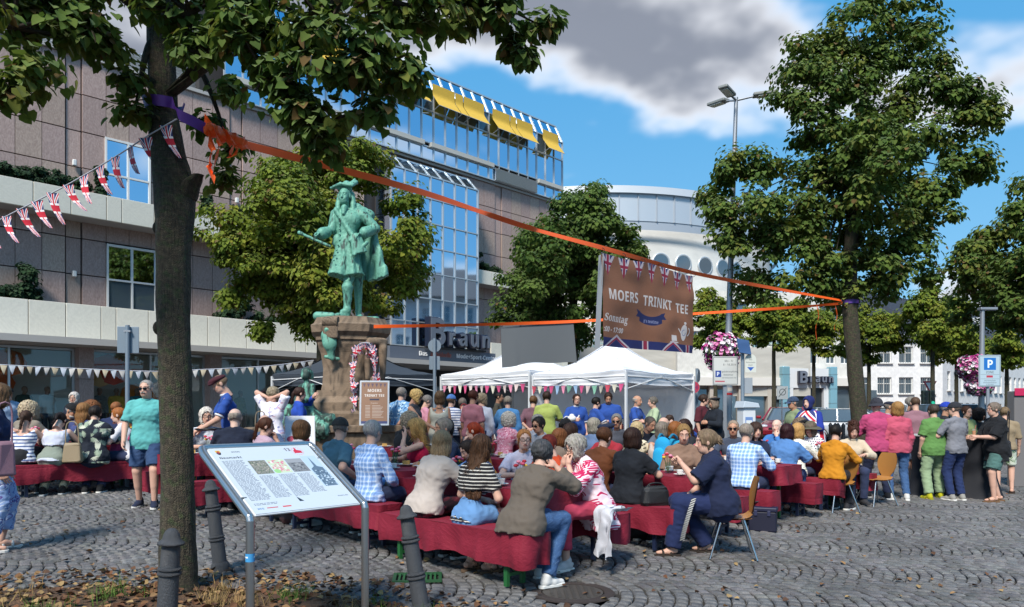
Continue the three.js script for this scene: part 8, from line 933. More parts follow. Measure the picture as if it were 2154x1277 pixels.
// ---------- parked cars ----------
function car(label, p, yaw, colour, o = {}) {
  const t = thing('parked_car', label, 'car', p, yaw, 'cars parked along the street'), L = o.L ?? 4.2, Wc = 1.74, H = o.H ?? 1.46, paint2 = new THREE.MeshPhysicalMaterial({ roughness: 0.32, clearcoat: 1, clearcoatRoughness: 0.05, side: THREE.DoubleSide, metalness: 0.2 }); paint2.color.set(colour); const glass = windowGlass, black = mat('#141416', 0.6);
  const van = o.van, hood = van ? 0.98 : 0.92, belt = van ? 1.05 : 0.95, f = L / 2;
  // lower body as cross sections along the length, x forward
  const st = [[-f, 0.42, 0.72, 0.74], [-f + 0.06, 0.3, belt - 0.05, 0.82], [-f + 0.4, 0.24, belt, 0.86], [-f * 0.4, 0.22, belt, 0.87], [0.1, 0.22, belt, 0.87], [f * 0.42, 0.22, belt - 0.02, 0.87], [f - 0.75, 0.23, hood - 0.05, 0.86], [f - 0.3, 0.25, hood - 0.14, 0.83], [f - 0.06, 0.3, hood - 0.27, 0.77], [f, 0.38, hood - 0.38, 0.68]];
  const ring = (u) => { const a = u * 2 * Math.PI, c = Math.cos(a), s = Math.sin(a), e = 0.42; return [Math.sign(c) * Math.abs(c) ** e, Math.sign(s) * Math.abs(s) ** e]; };
  const body = part('body', sheet((s, q) => { const k = q * (st.length - 1), i = Math.min(st.length - 2, Math.floor(k)), w = k - i, [x0, a0, b0, h0] = st[i], [x1, a1, b1, h1] = st[i + 1], [cz, cy] = ring(s), lo = lerp(a0, a1, w), hi = lerp(b0, b1, w), hw = lerp(h0, h1, w) * (cy > 0.5 ? 0.97 : 1); return V(lerp(x0, x1, w), (lo + hi) / 2 + cy * (hi - lo) / 2, cz * hw); }, 48, 45), paint2, t); part('end_panel', [rbox(0.06, 0.34, 1.4, 0.03, -f, 0.58, 0), rbox(0.06, 0.2, 1.3, 0.03, f - 0.01, 0.46, 0)], paint2, body);
  const c0 = van ? -f + 0.08 : -f + 0.18, c1 = van ? f - 0.95 : f - 1.15, r0 = van ? c0 + 0.12 : c0 + 0.55, r1 = van ? c1 - 0.55 : c1 - 0.85;
  const cab = (sc, y0, y1) => sheet((s, q) => { const [cx, cz] = ring(s), a = V(lerp(c0, c1, (cx + 1) / 2), y0, cz * 0.8), b = V(lerp(r0, r1, (cx + 1) / 2), y1, cz * 0.6); return a.lerp(b, q).multiply(V(sc, 1, sc)); }, 40, 6); part('windows', cab(1, belt - 0.04, H - 0.06), glass, t);
  const rf = part('roof', sheet((s, q) => { const [cx, cz] = ring(s), k = 1 - q; return V((r0 + r1) / 2 + cx * (r1 - r0) / 2 * 1.03 * k, H - 0.06 + 0.05 * Math.sqrt(1 - k * k * 0.98), cz * 0.62 * k); }, 36, 8), paint2, t);
  const pil = []; for (const sz of [-1, 1]) { for (const [a, b] of [[c0 + 0.02, r0], [c1 - 0.02, r1], [(c0 + c1) / 2 - 0.1, (r0 + r1) / 2]]) pil.push(rod(V(a, belt - 0.03, sz * 0.79), V(b, H - 0.04, sz * 0.605), 0.045, 0.035, 6)); } for (const q of pil) part('pillar', q, paint2, t);
  for (const sx of [-1, 1]) for (const sz of [-1, 1]) { const w = part('wheel', new THREE.TorusGeometry(0.235, 0.085, 10, 28).translate(sx * (f - 0.82), 0.315, sz * 0.8), black, t); part('rim', cyl(0.2, 0.2, 0.1, 0, 0, 0, 20).rotateX(Math.PI / 2).translate(sx * (f - 0.82), 0.315, sz * 0.8), mat([0.45, 0.45, 0.47], 0.3, { metalness: 0.8 }), w); part('spokes', [...Array(5)].map((_, i) => box(0.04, 0.36, 0.02, 0, 0, 0, 0, 0, i * 0.628).translate(sx * (f - 0.82), 0.315, sz * 0.862)), mat([0.2, 0.2, 0.22], 0.4), w); part('wheel_arch', new THREE.TorusGeometry(0.345, 0.03, 6, 24, Math.PI).translate(sx * (f - 0.82), 0.315, sz * 0.845), black, body); }
  for (const sz of [-1, 1]) { part('headlight', sphere(0.13, f - 0.22, hood - 0.24, sz * 0.6, 1.1, 0.6, 1.3, 12), mat([0.6, 0.62, 0.64], 0.1), t); part('tail_light', rbox(0.08, 0.24, 0.2, 0.03, -f + 0.06, belt - 0.2, sz * 0.72), mat([0.35, 0.01, 0.015], 0.25), t); part('mirror', rbox(0.12, 0.12, 0.2, 0.04, c1 - 0.25, belt + 0.08, sz * 0.98), paint2, t); part('door_handle', box(0.16, 0.03, 0.03, -0.2, belt - 0.12, sz * 0.87), mat('#333', 0.4), t); }
  part('grille', [rbox(0.05, 0.16, 0.8, 0.02, f - 0.04, hood - 0.36, 0), ...[0, 1, 2].map((i) => box(0.06, 0.015, 0.82, f - 0.02, hood - 0.41 + i * 0.05, 0))], mat('#1a1b1e', 0.35), t); part('number_plate', rbox(0.02, 0.11, 0.5, 0.005, f + 0.025, 0.42, 0), mat('#c9c9c4', 0.5), t); part('number_plate', rbox(0.02, 0.11, 0.5, 0.005, -f - 0.035, 0.62, 0), mat('#c9c9c4', 0.5), t); part('lower_bumper', rbox(0.1, 0.12, 1.4, 0.04, f - 0.06, 0.31, 0), black, t);
}
const cr = (px, d) => { const p = on(px, d); p.y -= 0.006; return p; };
car('red car parked nose-on beside the ticket machine', cr(1655, 30), -2.05, '#8f0c1e'); car('white hatchback parked behind the far lime trunk', cr(1800, 30.5), -0.55, '#c9ccd0'); car('dark grey car behind the white hatchback', cr(1905, 33), -0.5, '#26313c', { L: 4.4 }); car('silver van parked behind the standing group', cr(2030, 29), -0.4, '#8e969e', { L: 4.5, H: 1.75, van: 1 }); car('dark blue car at the right edge of the street', cr(2150, 31), -0.35, '#1c3e72'); car('white car half hidden at the far right', cr(2125, 35), -0.35, '#bfc4c8', { H: 1.55 }); car('blue car between the dark car and the van', cr(1958, 36.5), -0.5, '#23558f'); car('pale blue car under the far lime reflected in shop glass', cr(1728, 40), -0.2, '#5d86a8');
// ---------- the people ----------
const FU = YAWU, BU = -ANG, FV = Math.atan2(-UC, -US), BV = Math.PI / 2 - ANG;      // facing along +u, -u, +v, -v
const solveV = (u, px) => { const k = (px - PX) / FOCAL; return (OX + US * u - k * (OD + UC * u)) / (UC + k * US); };
const deg = Math.PI / 180;
// seated on a row's bench at a picture column
function S(u, px, face, label, o) { const v = solveV(u, px), pos = uv(u, v); return person({ sit: true, pos, yaw: face + (o.turn ?? 0), near: pos.z > -9.6, ...o }, label); }
// anywhere by column and distance; yaw in degrees: 0 faces the camera, 90 right, 180 away
function F(px, d, yaw, label, o) { return person({ pos: on(px, d), yaw: yaw * deg, near: d < 11, ...o }, label); }
const BLUE = '#22468f', JEAN = 'denim', NAVY = '#141c33', BLK = '#131418', WHT = '#c9c7cb';
// front row, near bench
S(0, 1098, FU, 'person in grey brown top and jeans at the near bench end', { f: 1, w: 1.22, h: 1.66, lean: 0.42, nod: 0.1, hair: ['tousled', '#3c3d40'], top: { c: '#5a5148', sl: 1.75, hem: 0.1, e: 0.022 }, bot: { c: JEAN, e: 0.018 }, shoe: '#c8c7c4', armL: 'cheek', armR: 'cheek', footL: [0.16, 0.42], footR: [0.12, 0.2], look: 0.35 });
S(0, 985, FU, 'person with very long brown hair in a black striped crop top', { f: 1, w: 0.92, h: 1.68, lean: 0.25, hair: ['long', '#4a3220'], top: { c: 'stripes', sl: 0.7, crop: 0.2 }, bot: { c: '#5d86b4', len: 0.55, e: 0.016 }, sandal: '#5a4634', armL: 'lap', armR: 'lap', look: 0.45, footL: [0.1, 0.1], footR: [0.1, 0.15] });
S(0, 893, FU, 'blonde person in a cream top and dark plaid trousers on the near bench', { f: 1, w: 1.12, h: 1.68, lean: 0.36, hair: ['shoulder', '#93795a'], top: { c: '#b5a9a0', sl: 1.9, hem: 0.08, e: 0.022 }, bot: { c: 'darkplaid' }, shoe: '#222', look: 0.5 });
S(0, 775, FU, 'grey-haired person in a light blue checked shirt seated behind the board', { w: 1.1, h: 1.76, lean: 0.05, hair: ['short', '#8d8c8b'], top: { c: 'plaid', sl: 1.9, collar: 'plaid' }, bot: { c: '#2b3550' }, arms: 'lap', look: 0.3 });
S(0, 704, FU, 'person in teal grey T-shirt and dark cap seated behind the board', { w: 1.1, h: 1.76, lean: 0.08, hair: ['crop', '#6a625c'], hat: ['cap', '#33312f'], top: { c: '#3f6577', sl: 0.85, e: 0.02 }, bot: { c: '#26345a' }, armL: 'lap', armR: [0.3, 0.7, 0.1], look: 0.7 });
S(0, 617, FU, 'person with a brown bob seated above the board top edge', { f: 1, h: 1.64, hair: ['bob', '#5a3f26'], top: { c: '#b9b4bc', sl: 1.4 }, bot: { c: '#222' }, shoe: '#c2c0bb', footL: [0.1, 0.1], footR: [0.1, 0.14] });
S(0, 543, FU, 'person with a brown ponytail in pale pink seated above the board', { f: 1, h: 1.66, hair: ['pony', '#472818'], top: { c: '#b89aa8', sl: 0.8 }, bot: { c: '#26262a' }, shoe: '#c2c0bb', armR: 'chin', tilt: 0.1, look: -0.5 });
// front row, far bench
F(1252, 7.4, -62, 'grey-haired person in pink zigzag tunic and raspberry trousers', { sit: true, f: 1.1, w: 1.22, h: 1.68, lean: 0.36, nod: 0.14, hair: ['tousled', '#8b8780'], specs: 1, top: { c: 'zigzag', sl: 1.55, hem: 0.22, e: 0.026, flare: 1 }, bot: { c: '#a8354e', len: 1.75 }, shoe: '#b9b9ba', arms: 'chin', footL: [0.12, 0.42], footR: [0.1, 0.3] });
S(1.42, 1172, BU, 'red-haired person in glasses and a bright orange scarf', { f: 1, h: 1.62, lean: 0.3, hair: ['short', '#6a2418'], specs: 1, top: { c: '#c2441c', sl: 1.8, e: 0.022 }, armL: 'cheek', turn: 0.2 });
S(1.42, 1100, BU, 'strawberry blonde person in a white T-shirt looking right', { f: 0.9, w: 0.9, h: 1.66, lean: 0.12, hair: ['pony', '#a86f3e'], skin: 'fair', specs: 1, top: { c: '#c4bfd0', sl: 0.7 }, turn: 0.9, arms: 'table' });
S(1.42, 1042, BU, 'dark-haired person in pale blue bending over the front table', { f: 1, w: 0.9, h: 1.58, lean: 0.62, nod: 0.35, hair: ['pony', '#20150f'], top: { c: '#6d93c8', sl: 1.3 }, turn: -0.3 });
S(1.42, 955, BU, 'grey-haired person in a dark navy jacket facing left', { w: 1.1, h: 1.8, lean: 0.18, hair: ['short', '#6b655e'], skin: 'tan', top: { c: '#16233e', sl: 1.95, collar: '#1b2a48' }, turn: -0.35, nod: 0.12 });
S(1.42, 884, BU, 'blonde person in sunglasses and a hot pink top facing left', { f: 1.15, h: 1.72, lean: 0.06, hair: ['long', '#a8834e'], shades: 1, skin: 'light', top: { c: '#c2123f', sl: 0, strap: 2 }, armL: [0.1, 1.12, 0.22, 0, [0.6, -0.9, 0]], armR: 'table', turn: -0.5 });
F(556, 10.6, 20, 'balding grey-haired person seated behind the brown ponytail', { sit: true, hair: ['fringe', '#a3a19d'], top: { c: '#4a5a78', sl: 1.6 }, lean: 0.25, nod: 0.3 });
// second row
S(2.3, 1320, FU, 'dark brown-haired person in a black T-shirt at the second table', { f: 1, w: 1.12, h: 1.68, lean: 0.14, hair: ['bob', '#2c1a12'], top: { c: '#10141c', sl: 0.7, hem: 0.1, e: 0.02 }, bot: { c: '#17181d' }, armR: 'table', armL: 'table', shoe: '#1a1a1c' });
S(2.3, 1250, FU, 'brown-haired person in a rust brown jacket seen from behind', { w: 1.05, h: 1.72, lean: 0.3, hair: ['short', '#4d2e18'], top: { c: '#6b3a1c', sl: 1.9 } });
S(2.3, 1157, FU, 'person with auburn hair seated behind the grey-haired head', { f: 1, h: 1.6, lean: 0.3, hair: ['bob', '#6b4020'], top: { c: '#7c6a5c', sl: 1.5 } });
S(2.3, 1026, FU, 'red-haired person in a mustard T-shirt resting chin on hand', { f: 1, h: 1.7, lean: 0.3, hair: ['pony', '#8a2f12'], skin: 'fair', top: { c: '#b9791a', sl: 0.8 }, turn: 2.2, armL: 'chin' });
S(2.3, 927, FU, 'black-haired person between pink top and navy jacket', { f: 1, h: 1.66, hair: ['bob', '#0d0b0c'], top: { c: '#22242c', sl: 1.6 } });
S(2.3, 846, FU, 'grey curly-haired person in a black hooded jacket by the pedestal', { w: 1.15, h: 1.76, hair: ['curly', '#8d8270'], top: { c: '#0f1116', sl: 1.95, e: 0.03, collar: '#15171d' }, lean: 0.2 });
S(3.72, 1437, BU, 'short blonde person in a taupe top looking down at the table', { f: 1, w: 1.12, h: 1.74, lean: 0.1, nod: 0.28, hair: ['bun', '#80643c'], top: { c: '#7c6252', sl: 0.95, e: 0.02 }, turn: 0.62, arms: 'lap' });
S(3.72, 1289, BU, 'person in a navy beret and red checked shirt', { h: 1.72, hair: ['short', '#857c72'], hat: ['beret', '#0f1830'], skin: 'tan', top: { c: '#8e1f2c', sl: 1.5 }, armL: 'chin', lean: 0.25 });
S(3.72, 1222, BU, 'brown-haired person in a striped top facing left', { f: 1, h: 1.66, hair: ['shoulder', '#2f1c13'], top: { c: 'navystripes', sl: 1.4 }, lean: 0.3, turn: -0.3 });
S(3.72, 1145, BU, 'person with cropped dark hair and sunglasses at the second table', { h: 1.78, hair: ['short', '#1f1713'], skin: 'tan', shades: 1, top: { c: '#8b8f98', sl: 1.2 }, nod: 0.15 });
F(1514, 7.95, -95, 'heavy person in navy on the near plywood chair', { sit: true, seat: 0.45, f: 1.15, w: 1.5, h: 1.72, lean: 0.2, hair: ['bun', '#6b5a47'], hs: 1.06, top: { c: '#0f1a38', sl: 0.95, hem: 0.12, e: 0.03 }, bot: { c: '#14224a', e: 0.025, wide: 0.07 }, sandal: '#2a2018', armL: [0.1, 1.0, 0.42, 1], armR: 'lap', footL: [0.1, 0.52], footR: [0.14, 0.1], near: true });
// third row
S(4.6, 1562, FU, 'grey-haired person in a pale blue checked shirt at the third table', { w: 1.15, h: 1.76, hair: ['short', '#7d746a'], top: { c: 'plaid', sl: 1.9 }, lean: 0.15 });
S(4.6, 1410, FU, 'person with short auburn hair and a turquoise backpack', { f: 1, w: 1.1, h: 1.72, hair: ['bob', '#7a4a22'], top: { c: '#1789ad', sl: 1.5 }, lean: 0.2 });
S(4.6, 1384, FU, 'grey-haired person with bare tanned shoulders', { f: 1, h: 1.7, hair: ['bob', '#6d655b'], skin: 'tan', top: { c: '#b5a59a', sl: 0, strap: 2 } });
S(4.6, 1331, FU, 'blonde person in a leopard print blouse', { f: 1, h: 1.66, hair: ['tousled', '#a3906c'], top: { c: 'leopard', sl: 1.6 } });
S(4.6, 1240, FU, 'person with streaked grey and blonde hair', { f: 1, h: 1.72, hair: ['bob', '#8b8578'], top: { c: '#5c7090', sl: 1.4 } });
S(4.6, 1181, FU, 'person in a black cap and printed blue top', { f: 1, h: 1.66, hair: ['bun', '#14100e'], hat: ['cap', '#0d0e12'], top: { c: 'paisley', sl: 1.3 } });
S(4.6, 1122, FU, 'grey-haired person beside the strawberry blonde head', { f: 1, h: 1.74, hair: ['tousled', '#7d7a75'], top: { c: '#a0a0a8', sl: 1.5 } });
S(4.6, 1060, FU, 'white curly-haired person in a pink blouse', { f: 1, w: 1.1, h: 1.74, hair: ['curly', '#b8b0a4'], top: { c: 'pinkprint', sl: 1.4 } });
S(6.02, 1586, BU, 'person with a brown bob and dark cardigan looking right', { f: 1, h: 1.72, hair: ['shoulder', '#35241a'], top: { c: '#18233c', sl: 1.9 }, turn: 0.9, lean: 0.05 });
S(6.02, 1544, BU, 'balding tanned person in sunglasses facing us', { h: 1.8, hair: ['crop', '#8d7c6c'], shades: 1, skin: 'tan', top: { c: '#3a4252', sl: 1.2 }, turn: 0.4 });
S(6.02, 1453, BU, 'dark-haired person in a black top facing left', { f: 1, h: 1.78, hair: ['pony', '#2b1912'], top: { c: '#1b1c22', sl: 1.2 }, turn: -0.5 });
S(6.02, 1404, BU, 'bald person behind the auburn-haired head', { h: 1.8, top: { c: '#55606e', sl: 1 }, hair: ['fringe', '#a08a78'] });
S(6.02, 1346, BU, 'tanned person in a dark polo bending to the right', { h: 1.84, hair: ['crop', '#5d5148'], skin: 'tan', top: { c: '#161c2a', sl: 0.9 }, turn: 1.4, nod: 0.35, lean: 0.3 });
S(6.02, 1299, BU, 'grey-haired person in sunglasses behind the navy beret', { h: 1.84, hair: ['short', '#77736e'], shades: 1, skin: 'tan', top: { c: '#4a4c55', sl: 1 }, turn: 0.5 });
// fourth row
S(6.02, 1646, FU, 'maroon-haired person in a blue T-shirt at the third bench', { f: 1, w: 1.35, h: 1.68, hair: ['bob', '#2a0f14'], top: { c: '#4a74a8', sl: 0.95, e: 0.022, hem: 0.1 }, bot: { c: '#1f3560' }, near: true, sandal: '#3a2a20', lean: 0.25 });
S(6.9, 1751, FU, 'dark-haired person in a mustard yellow shirt', { f: 0.8, h: 1.74, hair: ['short', '#15110f'], top: { c: '#b5760e', sl: 1.9, collar: '#b5760e' }, bot: { c: '#16181f' }, lean: 0.2, near: true });
S(6.9, 1672, FU, 'blonde person in a white speckled blouse', { f: 1, h: 1.7, hair: ['bob', '#a8834f'], top: { c: 'speckle', sl: 1.8 } });
S(8.32, 1790, BU, 'person with dark curls piled up in a cream jacket', { f: 1, h: 1.72, hair: ['updo', '#3b2016'], top: { c: '#bfae97', sl: 1.95, collar: '#c9bba4' }, turn: 0.6, nod: 0.3 });
S(8.32, 1712, BU, 'person in a grey straw sun hat and navy spotted blouse', { f: 1, h: 1.72, hair: ['bob', '#5f5248'], hat: ['sunhat', '#55503f'], top: { c: 'polka', sl: 1.9 }, turn: -0.1, armR: 'hold' });
S(8.32, 1640, BU, 'bald elderly person in a blue jacket facing left', { h: 1.76, hair: ['fringe', '#b0aaa2'], skin: 'fair', top: { c: '#3a6fae', sl: 1.9 }, armL: 'chin' });
F(1692, 13.6, -60, 'person in a black beret and green leaf print', { sit: true, h: 1.78, hair: ['curly', '#6a5a4a'], hat: ['beret', '#0e0e11'], top: { c: 'greenleaf', sl: 1.4 } });
// left tables
F(-14, 7.35, 120, 'person at the far left edge in navy top and patterned blue trousers', { f: 1, w: 1.15, h: 1.68, hair: ['bob', '#5a4632'], top: { c: '#14274e', sl: 0.6, hem: 0.1, e: 0.02 }, bot: { c: 'paisley', len: 1.7, wide: 0.075, e: 0.02 }, sandal: '#c9c6c0', step: 0.05, near: true });
F(44, 10.95, 190, 'bare-shouldered person in a striped white top at the left bench', { sit: true, f: 1, h: 1.62, lean: 0.25, hair: ['pony', '#3a281d'], top: { c: 'navystripes', sl: 0, strap: 2 }, bot: { c: '#15161b', skirt: 0.4 } });
F(108, 11.1, 192, 'person in a white crop top bending forward on the left bench', { sit: true, f: 1, w: 1.05, h: 1.7, lean: 0.5, nod: 0.6, hair: ['pony', '#1f1614'], skin: 'fair', top: { c: '#b9bccb', sl: 0, strap: 1, crop: 0.16 }, bot: { c: '#7c8478' }, shoe: '#17181a', near: true, footL: [0.1, -0.05], footR: [0.12, 0.1] });
F(194, 11.4, 195, 'dark-haired person in a navy leaf print top on the left bench', { sit: true, f: 1, w: 1.25, h: 1.74, lean: 0.22, hair: ['short', '#1c1512'], top: { c: 'floral', sl: 0.95, hem: 0.12, e: 0.025 }, bot: { c: '#1a2440' }, shoe: '#17181a', near: true, footL: [0.1, 0.0], footR: [0.1, 0.05] });
F(50, 12.4, 175, 'person with curly ash blonde hair in a taupe top', { sit: true, f: 1, w: 1.15, h: 1.78, hair: ['curly', '#a89a80'], hs: 1.1, top: { c: '#7d7468', sl: 1.3 } });
F(136, 13.2, 80, 'person in a black baseball cap and dark jacket with white goatee', { sit: true, h: 1.82, hair: ['crop', '#888'], hat: ['cap', '#101114'], shades: 1, beard: ['#bdbab4', 'goatee'], skin: 'tan', top: { c: '#1a1b22', sl: 1.9 }, nod: 0.3 });
F(158, 15.3, 5, 'white-haired person in a navy jacket standing before the shop window', { f: 0.8, h: 1.62, hair: ['tousled', '#b5b0aa'], specs: 1, top: { c: '#141c30', sl: 1.9 } });
F(166, 12.6, 175, 'ginger blonde person in a blue purple top seen from behind', { sit: true, f: 1, h: 1.82, hair: ['shoulder', '#7d5a35'], top: { c: '#37426f', sl: 1.5 } });
F(200, 13.4, 0, 'person with frizzy auburn hair facing us at the left table', { sit: true, f: 1, h: 1.84, hair: ['curly', '#71482a'], hs: 1.1, skin: 'tan', top: { c: '#2a3358', sl: 1.5 } });
F(237, 13.0, 180, 'person with cropped ginger hair and a navy T-shirt', { sit: true, w: 1.25, h: 1.86, hair: ['crop', '#7c4e2c'], top: { c: '#18264a', sl: 0.9 } });
F(246, 11.9, 120, 'child in a white sun cap and pink top at the left table', { sit: true, h: 1.46, hair: ['short', '#7a5a38'], hat: ['cap', '#c2c3cc'], top: { c: '#a83a66', sl: 0.8 } });
F(278, 11.9, -75, 'person with a ginger ponytail in a white T-shirt reaching left', { sit: true, f: 0.9, h: 1.76, hair: ['pony', '#8e5528'], skin: 'fair', top: { c: WHT, sl: 0.8 }, lean: 0.3 });
F(298, 14.2, 180, 'person in a white cap behind the man in mint', { sit: true, h: 1.9, hair: ['short', '#777'], hat: ['cap', '#c4c4c8'], top: { c: '#8f97a8', sl: 1 } });
F(14, 14.6, 60, 'person in a dark cap and light blue shirt at the far left', { h: 1.7, hair: ['crop', '#555'], hat: ['cap', '#15171c'], skin: 'tan', top: { c: '#8ea2bd', sl: 0.9 } });
F(309, 10.2, 14, 'person in a mint polo shirt, blue shorts and sunglasses walking', { h: 1.78, w: 1.1, near: true, hair: ['crop', '#8f8b86'], shades: 1, tache: '#9a9590', skin: 'light', look: -0.25, top: { c: '#58a5a3', sl: 0.78, collar: '#4f9997', hem: 0.14, e: 0.02 }, bot: { c: '#2c4468', len: 0.86, e: 0.02 }, shoe: '#16203a', sole: '#c9c7c2', step: 0.1, armL: 'down', armR: 'swingf' });
F(432, 11.0, 30, 'white-haired person in a white T-shirt with lanyard facing us', { sit: true, f: 1, h: 1.8, hair: ['tousled', '#bdb8b0'], specs: 1, top: { c: '#bcc1ca', sl: 0.95 }, lean: 0.1, near: true });
F(492, 9.85, 190, 'bald person in a dark navy shirt seated right of the near trunk', { sit: true, w: 1.25, h: 1.84, near: true, lean: 0.1, hair: ['fringe', '#8d8379'], skin: 'fair', top: { c: '#121a2e', sl: 1.6, e: 0.025 } });
F(487, 10.9, -62, 'person in blue T-shirt and maroon flat cap holding a tray', { h: 1.9, hair: ['crop', '#7a6450'], hat: ['flatcap', '#3c0f1c'], skin: 'light', nod: 0.4, lean: 0.16, top: { c: BLUE, sl: 0.75, trim: '#c9cbd2', collar: '#c9cbd2', hem: 0.14 }, bot: { c: '#2c313a' }, armL: 'reach', armR: 'reach', near: true });
F(572, 12.4, 165, 'person in a white printed T-shirt with both hands behind the neck', { f: 1, h: 1.72, w: 1.1, hair: ['tousled', '#857a66'], top: { c: 'whiteprint', sl: 0.8, hem: 0.14, e: 0.024 }, bot: { c: JEAN }, arms: 'nape' });
F(626, 13.4, 120, 'person with dark ponytail in a royal blue jacket raising a hand', { f: 1, h: 1.74, hair: ['pony', '#33201a'], top: { c: '#1e44a2', sl: 1.9 }, armL: [0.05, 1.55, 0.3], bot: { c: '#1c2a58' } });
// before the tents
F(842, 14.2, 150, 'person in a blue hawaiian shirt with hands behind the back', { w: 1.2, h: 1.78, hair: ['short', '#77716b'], top: { c: 'hawaii', sl: 0.85, hem: 0.2, e: 0.025 }, bot: { c: JEAN }, armL: 'down', armR: 'back' });
F(869, 13.7, 75, 'blonde person in sunglasses and a grey sleeveless waistcoat', { f: 1, h: 1.74, hair: ['tousled', '#bd9d63'], shades: 1, skin: 'tan', top: { c: '#34373f', sl: 0, hem: 0.1 }, bot: { c: '#2a2f3a' }, armR: 'reach', nod: 0.35, look: 0.2 });
F(893, 14.8, 110, 'grey-haired person in a pale pink top near the dark tent', { f: 1, h: 1.64, hair: ['short', '#6e6a66'], top: { c: '#c98a9c', sl: 1.6 }, nod: 0.3, bot: { c: '#9a8a80' } });
F(924, 13.8, 170, 'tanned person in a white strappy top seen from behind', { f: 1, h: 1.72, hair: ['bob', '#5d4630'], skin: 'tan', top: { c: '#b5b1a2', sl: 0, strap: 2, hem: 0.28, e: 0.02, flare: 1 }, bot: { c: '#c0bcae' } });
F(947, 14.6, 150, 'person in a blue cap and navy striped shirt', { h: 1.66, hair: ['short', '#5a4a3a'], hat: ['cap', '#4a74b0'], top: { c: 'navystripes', sl: 1.2 }, bot: { c: '#27324c' } });
F(972, 14.8, 170, 'person in a white blouse with a red shoulder bag', { f: 1, w: 1.15, h: 1.6, hair: ['short', '#6a6058'], top: { c: WHT, sl: 1.6, e: 0.026, hem: 0.18 }, bot: { c: '#2d5570' } });
F(993, 13.7, 150, 'auburn-haired person in a dusty pink T-shirt and white shorts', { f: 1, w: 1.05, h: 1.76, hair: ['short', '#4a2416'], skin: 'tan', top: { c: '#b06e74', sl: 0.85 }, bot: { c: '#c3c5cc', len: 0.6 } });
F(1013, 14.3, 165, 'blonde grey person in white cardigan over navy dress', { f: 1, h: 1.7, hair: ['tousled', '#857660'], top: { c: '#b7b9c4', sl: 1.7 }, bot: { c: '#17264e', skirt: 0.6 }, look: -0.8 });
F(1046, 17.6, 80, 'dark-skinned person in an olive shirt inside the far tent', { h: 1.74, hair: ['crop', '#0c0a09'], skin: 'dark', top: { c: '#3d3a30', sl: 0.9 } });
F(1068, 14.4, 175, 'grey-haired person in a bright blue blouse', { f: 1, w: 1.15, h: 1.66, hair: ['short', '#7d7468'], top: { c: '#4a80b0', sl: 1.9, e: 0.026, hem: 0.2 }, bot: { c: '#16223e' }, armL: 'hold' });
F(1121, 15.6, 160, 'brown-haired young person in a mauve T-shirt', { h: 1.68, w: 0.9, hair: ['short', '#5a4028'], top: { c: '#6a4a54', sl: 1.2 }, bot: { c: '#2b3040' }, armL: 'back', armR: 'back' });
F(1150, 15.4, 172, 'person in a lime green polo shirt at the tent counter', { h: 1.78, w: 1.1, hair: ['short', '#2e2018'], top: { c: '#99a556', sl: 0.85, collar: '#919d50', hem: 0.15 }, bot: { c: '#3a3f36' }, armR: 'hold' });
F(1212, 16.0, 8, 'person in glasses and blue festival T-shirt holding a teapot', { f: 1, w: 1.2, h: 1.74, hair: ['pony', '#2d1a12'], specs: 1, top: { c: BLUE, sl: 0.8, trim: '#b9bdc9', collar: '#b9bdc9', hem: 0.15 }, bot: { c: '#2e3138' }, armR: 'hold', armL: 'down' });
F(1251, 16.2, 110, 'short dark-haired person in a blue festival T-shirt turned right', { f: 0.8, h: 1.68, hair: ['short', '#15120f'], top: { c: BLUE, sl: 0.8, trim: '#b9bdc9' }, bot: { c: '#16181d' }, armL: 'hold', armR: 'hold' });
F(1279, 16.4, -5, 'big person in a blue festival T-shirt leaning over the counter', { w: 1.4, h: 1.8, hair: ['short', '#2a1b13'], skin: 'tan', top: { c: BLUE, sl: 0.85, e: 0.025 }, bot: { c: '#1d2028' }, nod: 0.4, lean: 0.14, armR: 'reach' });
F(1337, 16.5, 60, 'bald person with moustache in a blue festival T-shirt', { w: 1.15, h: 1.74, hair: ['fringe', '#9a948c'], tache: '#b9b5ae', skin: 'tan', top: { c: BLUE, sl: 0.8, trim: '#b9bdc9', collar: '#b9bdc9' }, bot: { c: '#22252c' }, armL: 'hold', armR: 'hold' });
F(1377, 16.2, -85, 'person in a pale green shirt taking a cup', { h: 1.72, hair: ['short', '#5d5850'], top: { c: '#9fae8c', sl: 1.0, hem: 0.2, e: 0.026 }, bot: { c: '#5a5e58' }, armR: 'hold', armL: 'hold' });
F(1445, 13.9, 200, 'person in a blue festival T-shirt bending over a table', { w: 1.15, h: 1.76, hair: ['short', '#3a2a20'], top: { c: BLUE, sl: 0.9, hem: 0.12 }, bot: { c: '#23262e' }, lean: 1.15, nod: 0.5, arms: 'reach' });
F(1477, 16.6, 50, 'person in a maroon shirt and glasses beside the tent', { w: 1.2, h: 1.8, hair: ['short', '#2e1f17'], specs: 1, top: { c: '#4a1220', sl: 0.9, collar: '#4a1220', hem: 0.16, e: 0.024 }, bot: { c: '#4d4f55' }, look: 0.5 });
F(1505, 16.2, -70, 'person in a black beret and dark jacket with grey hair', { h: 1.74, w: 1.1, hair: ['bob', '#77685a'], hat: ['beret', '#0b0b0d'], skin: 'tan', top: { c: '#101722', sl: 1.9, e: 0.024, hem: 0.16 }, bot: { c: '#1b1d24' }, arms: 'hold' });
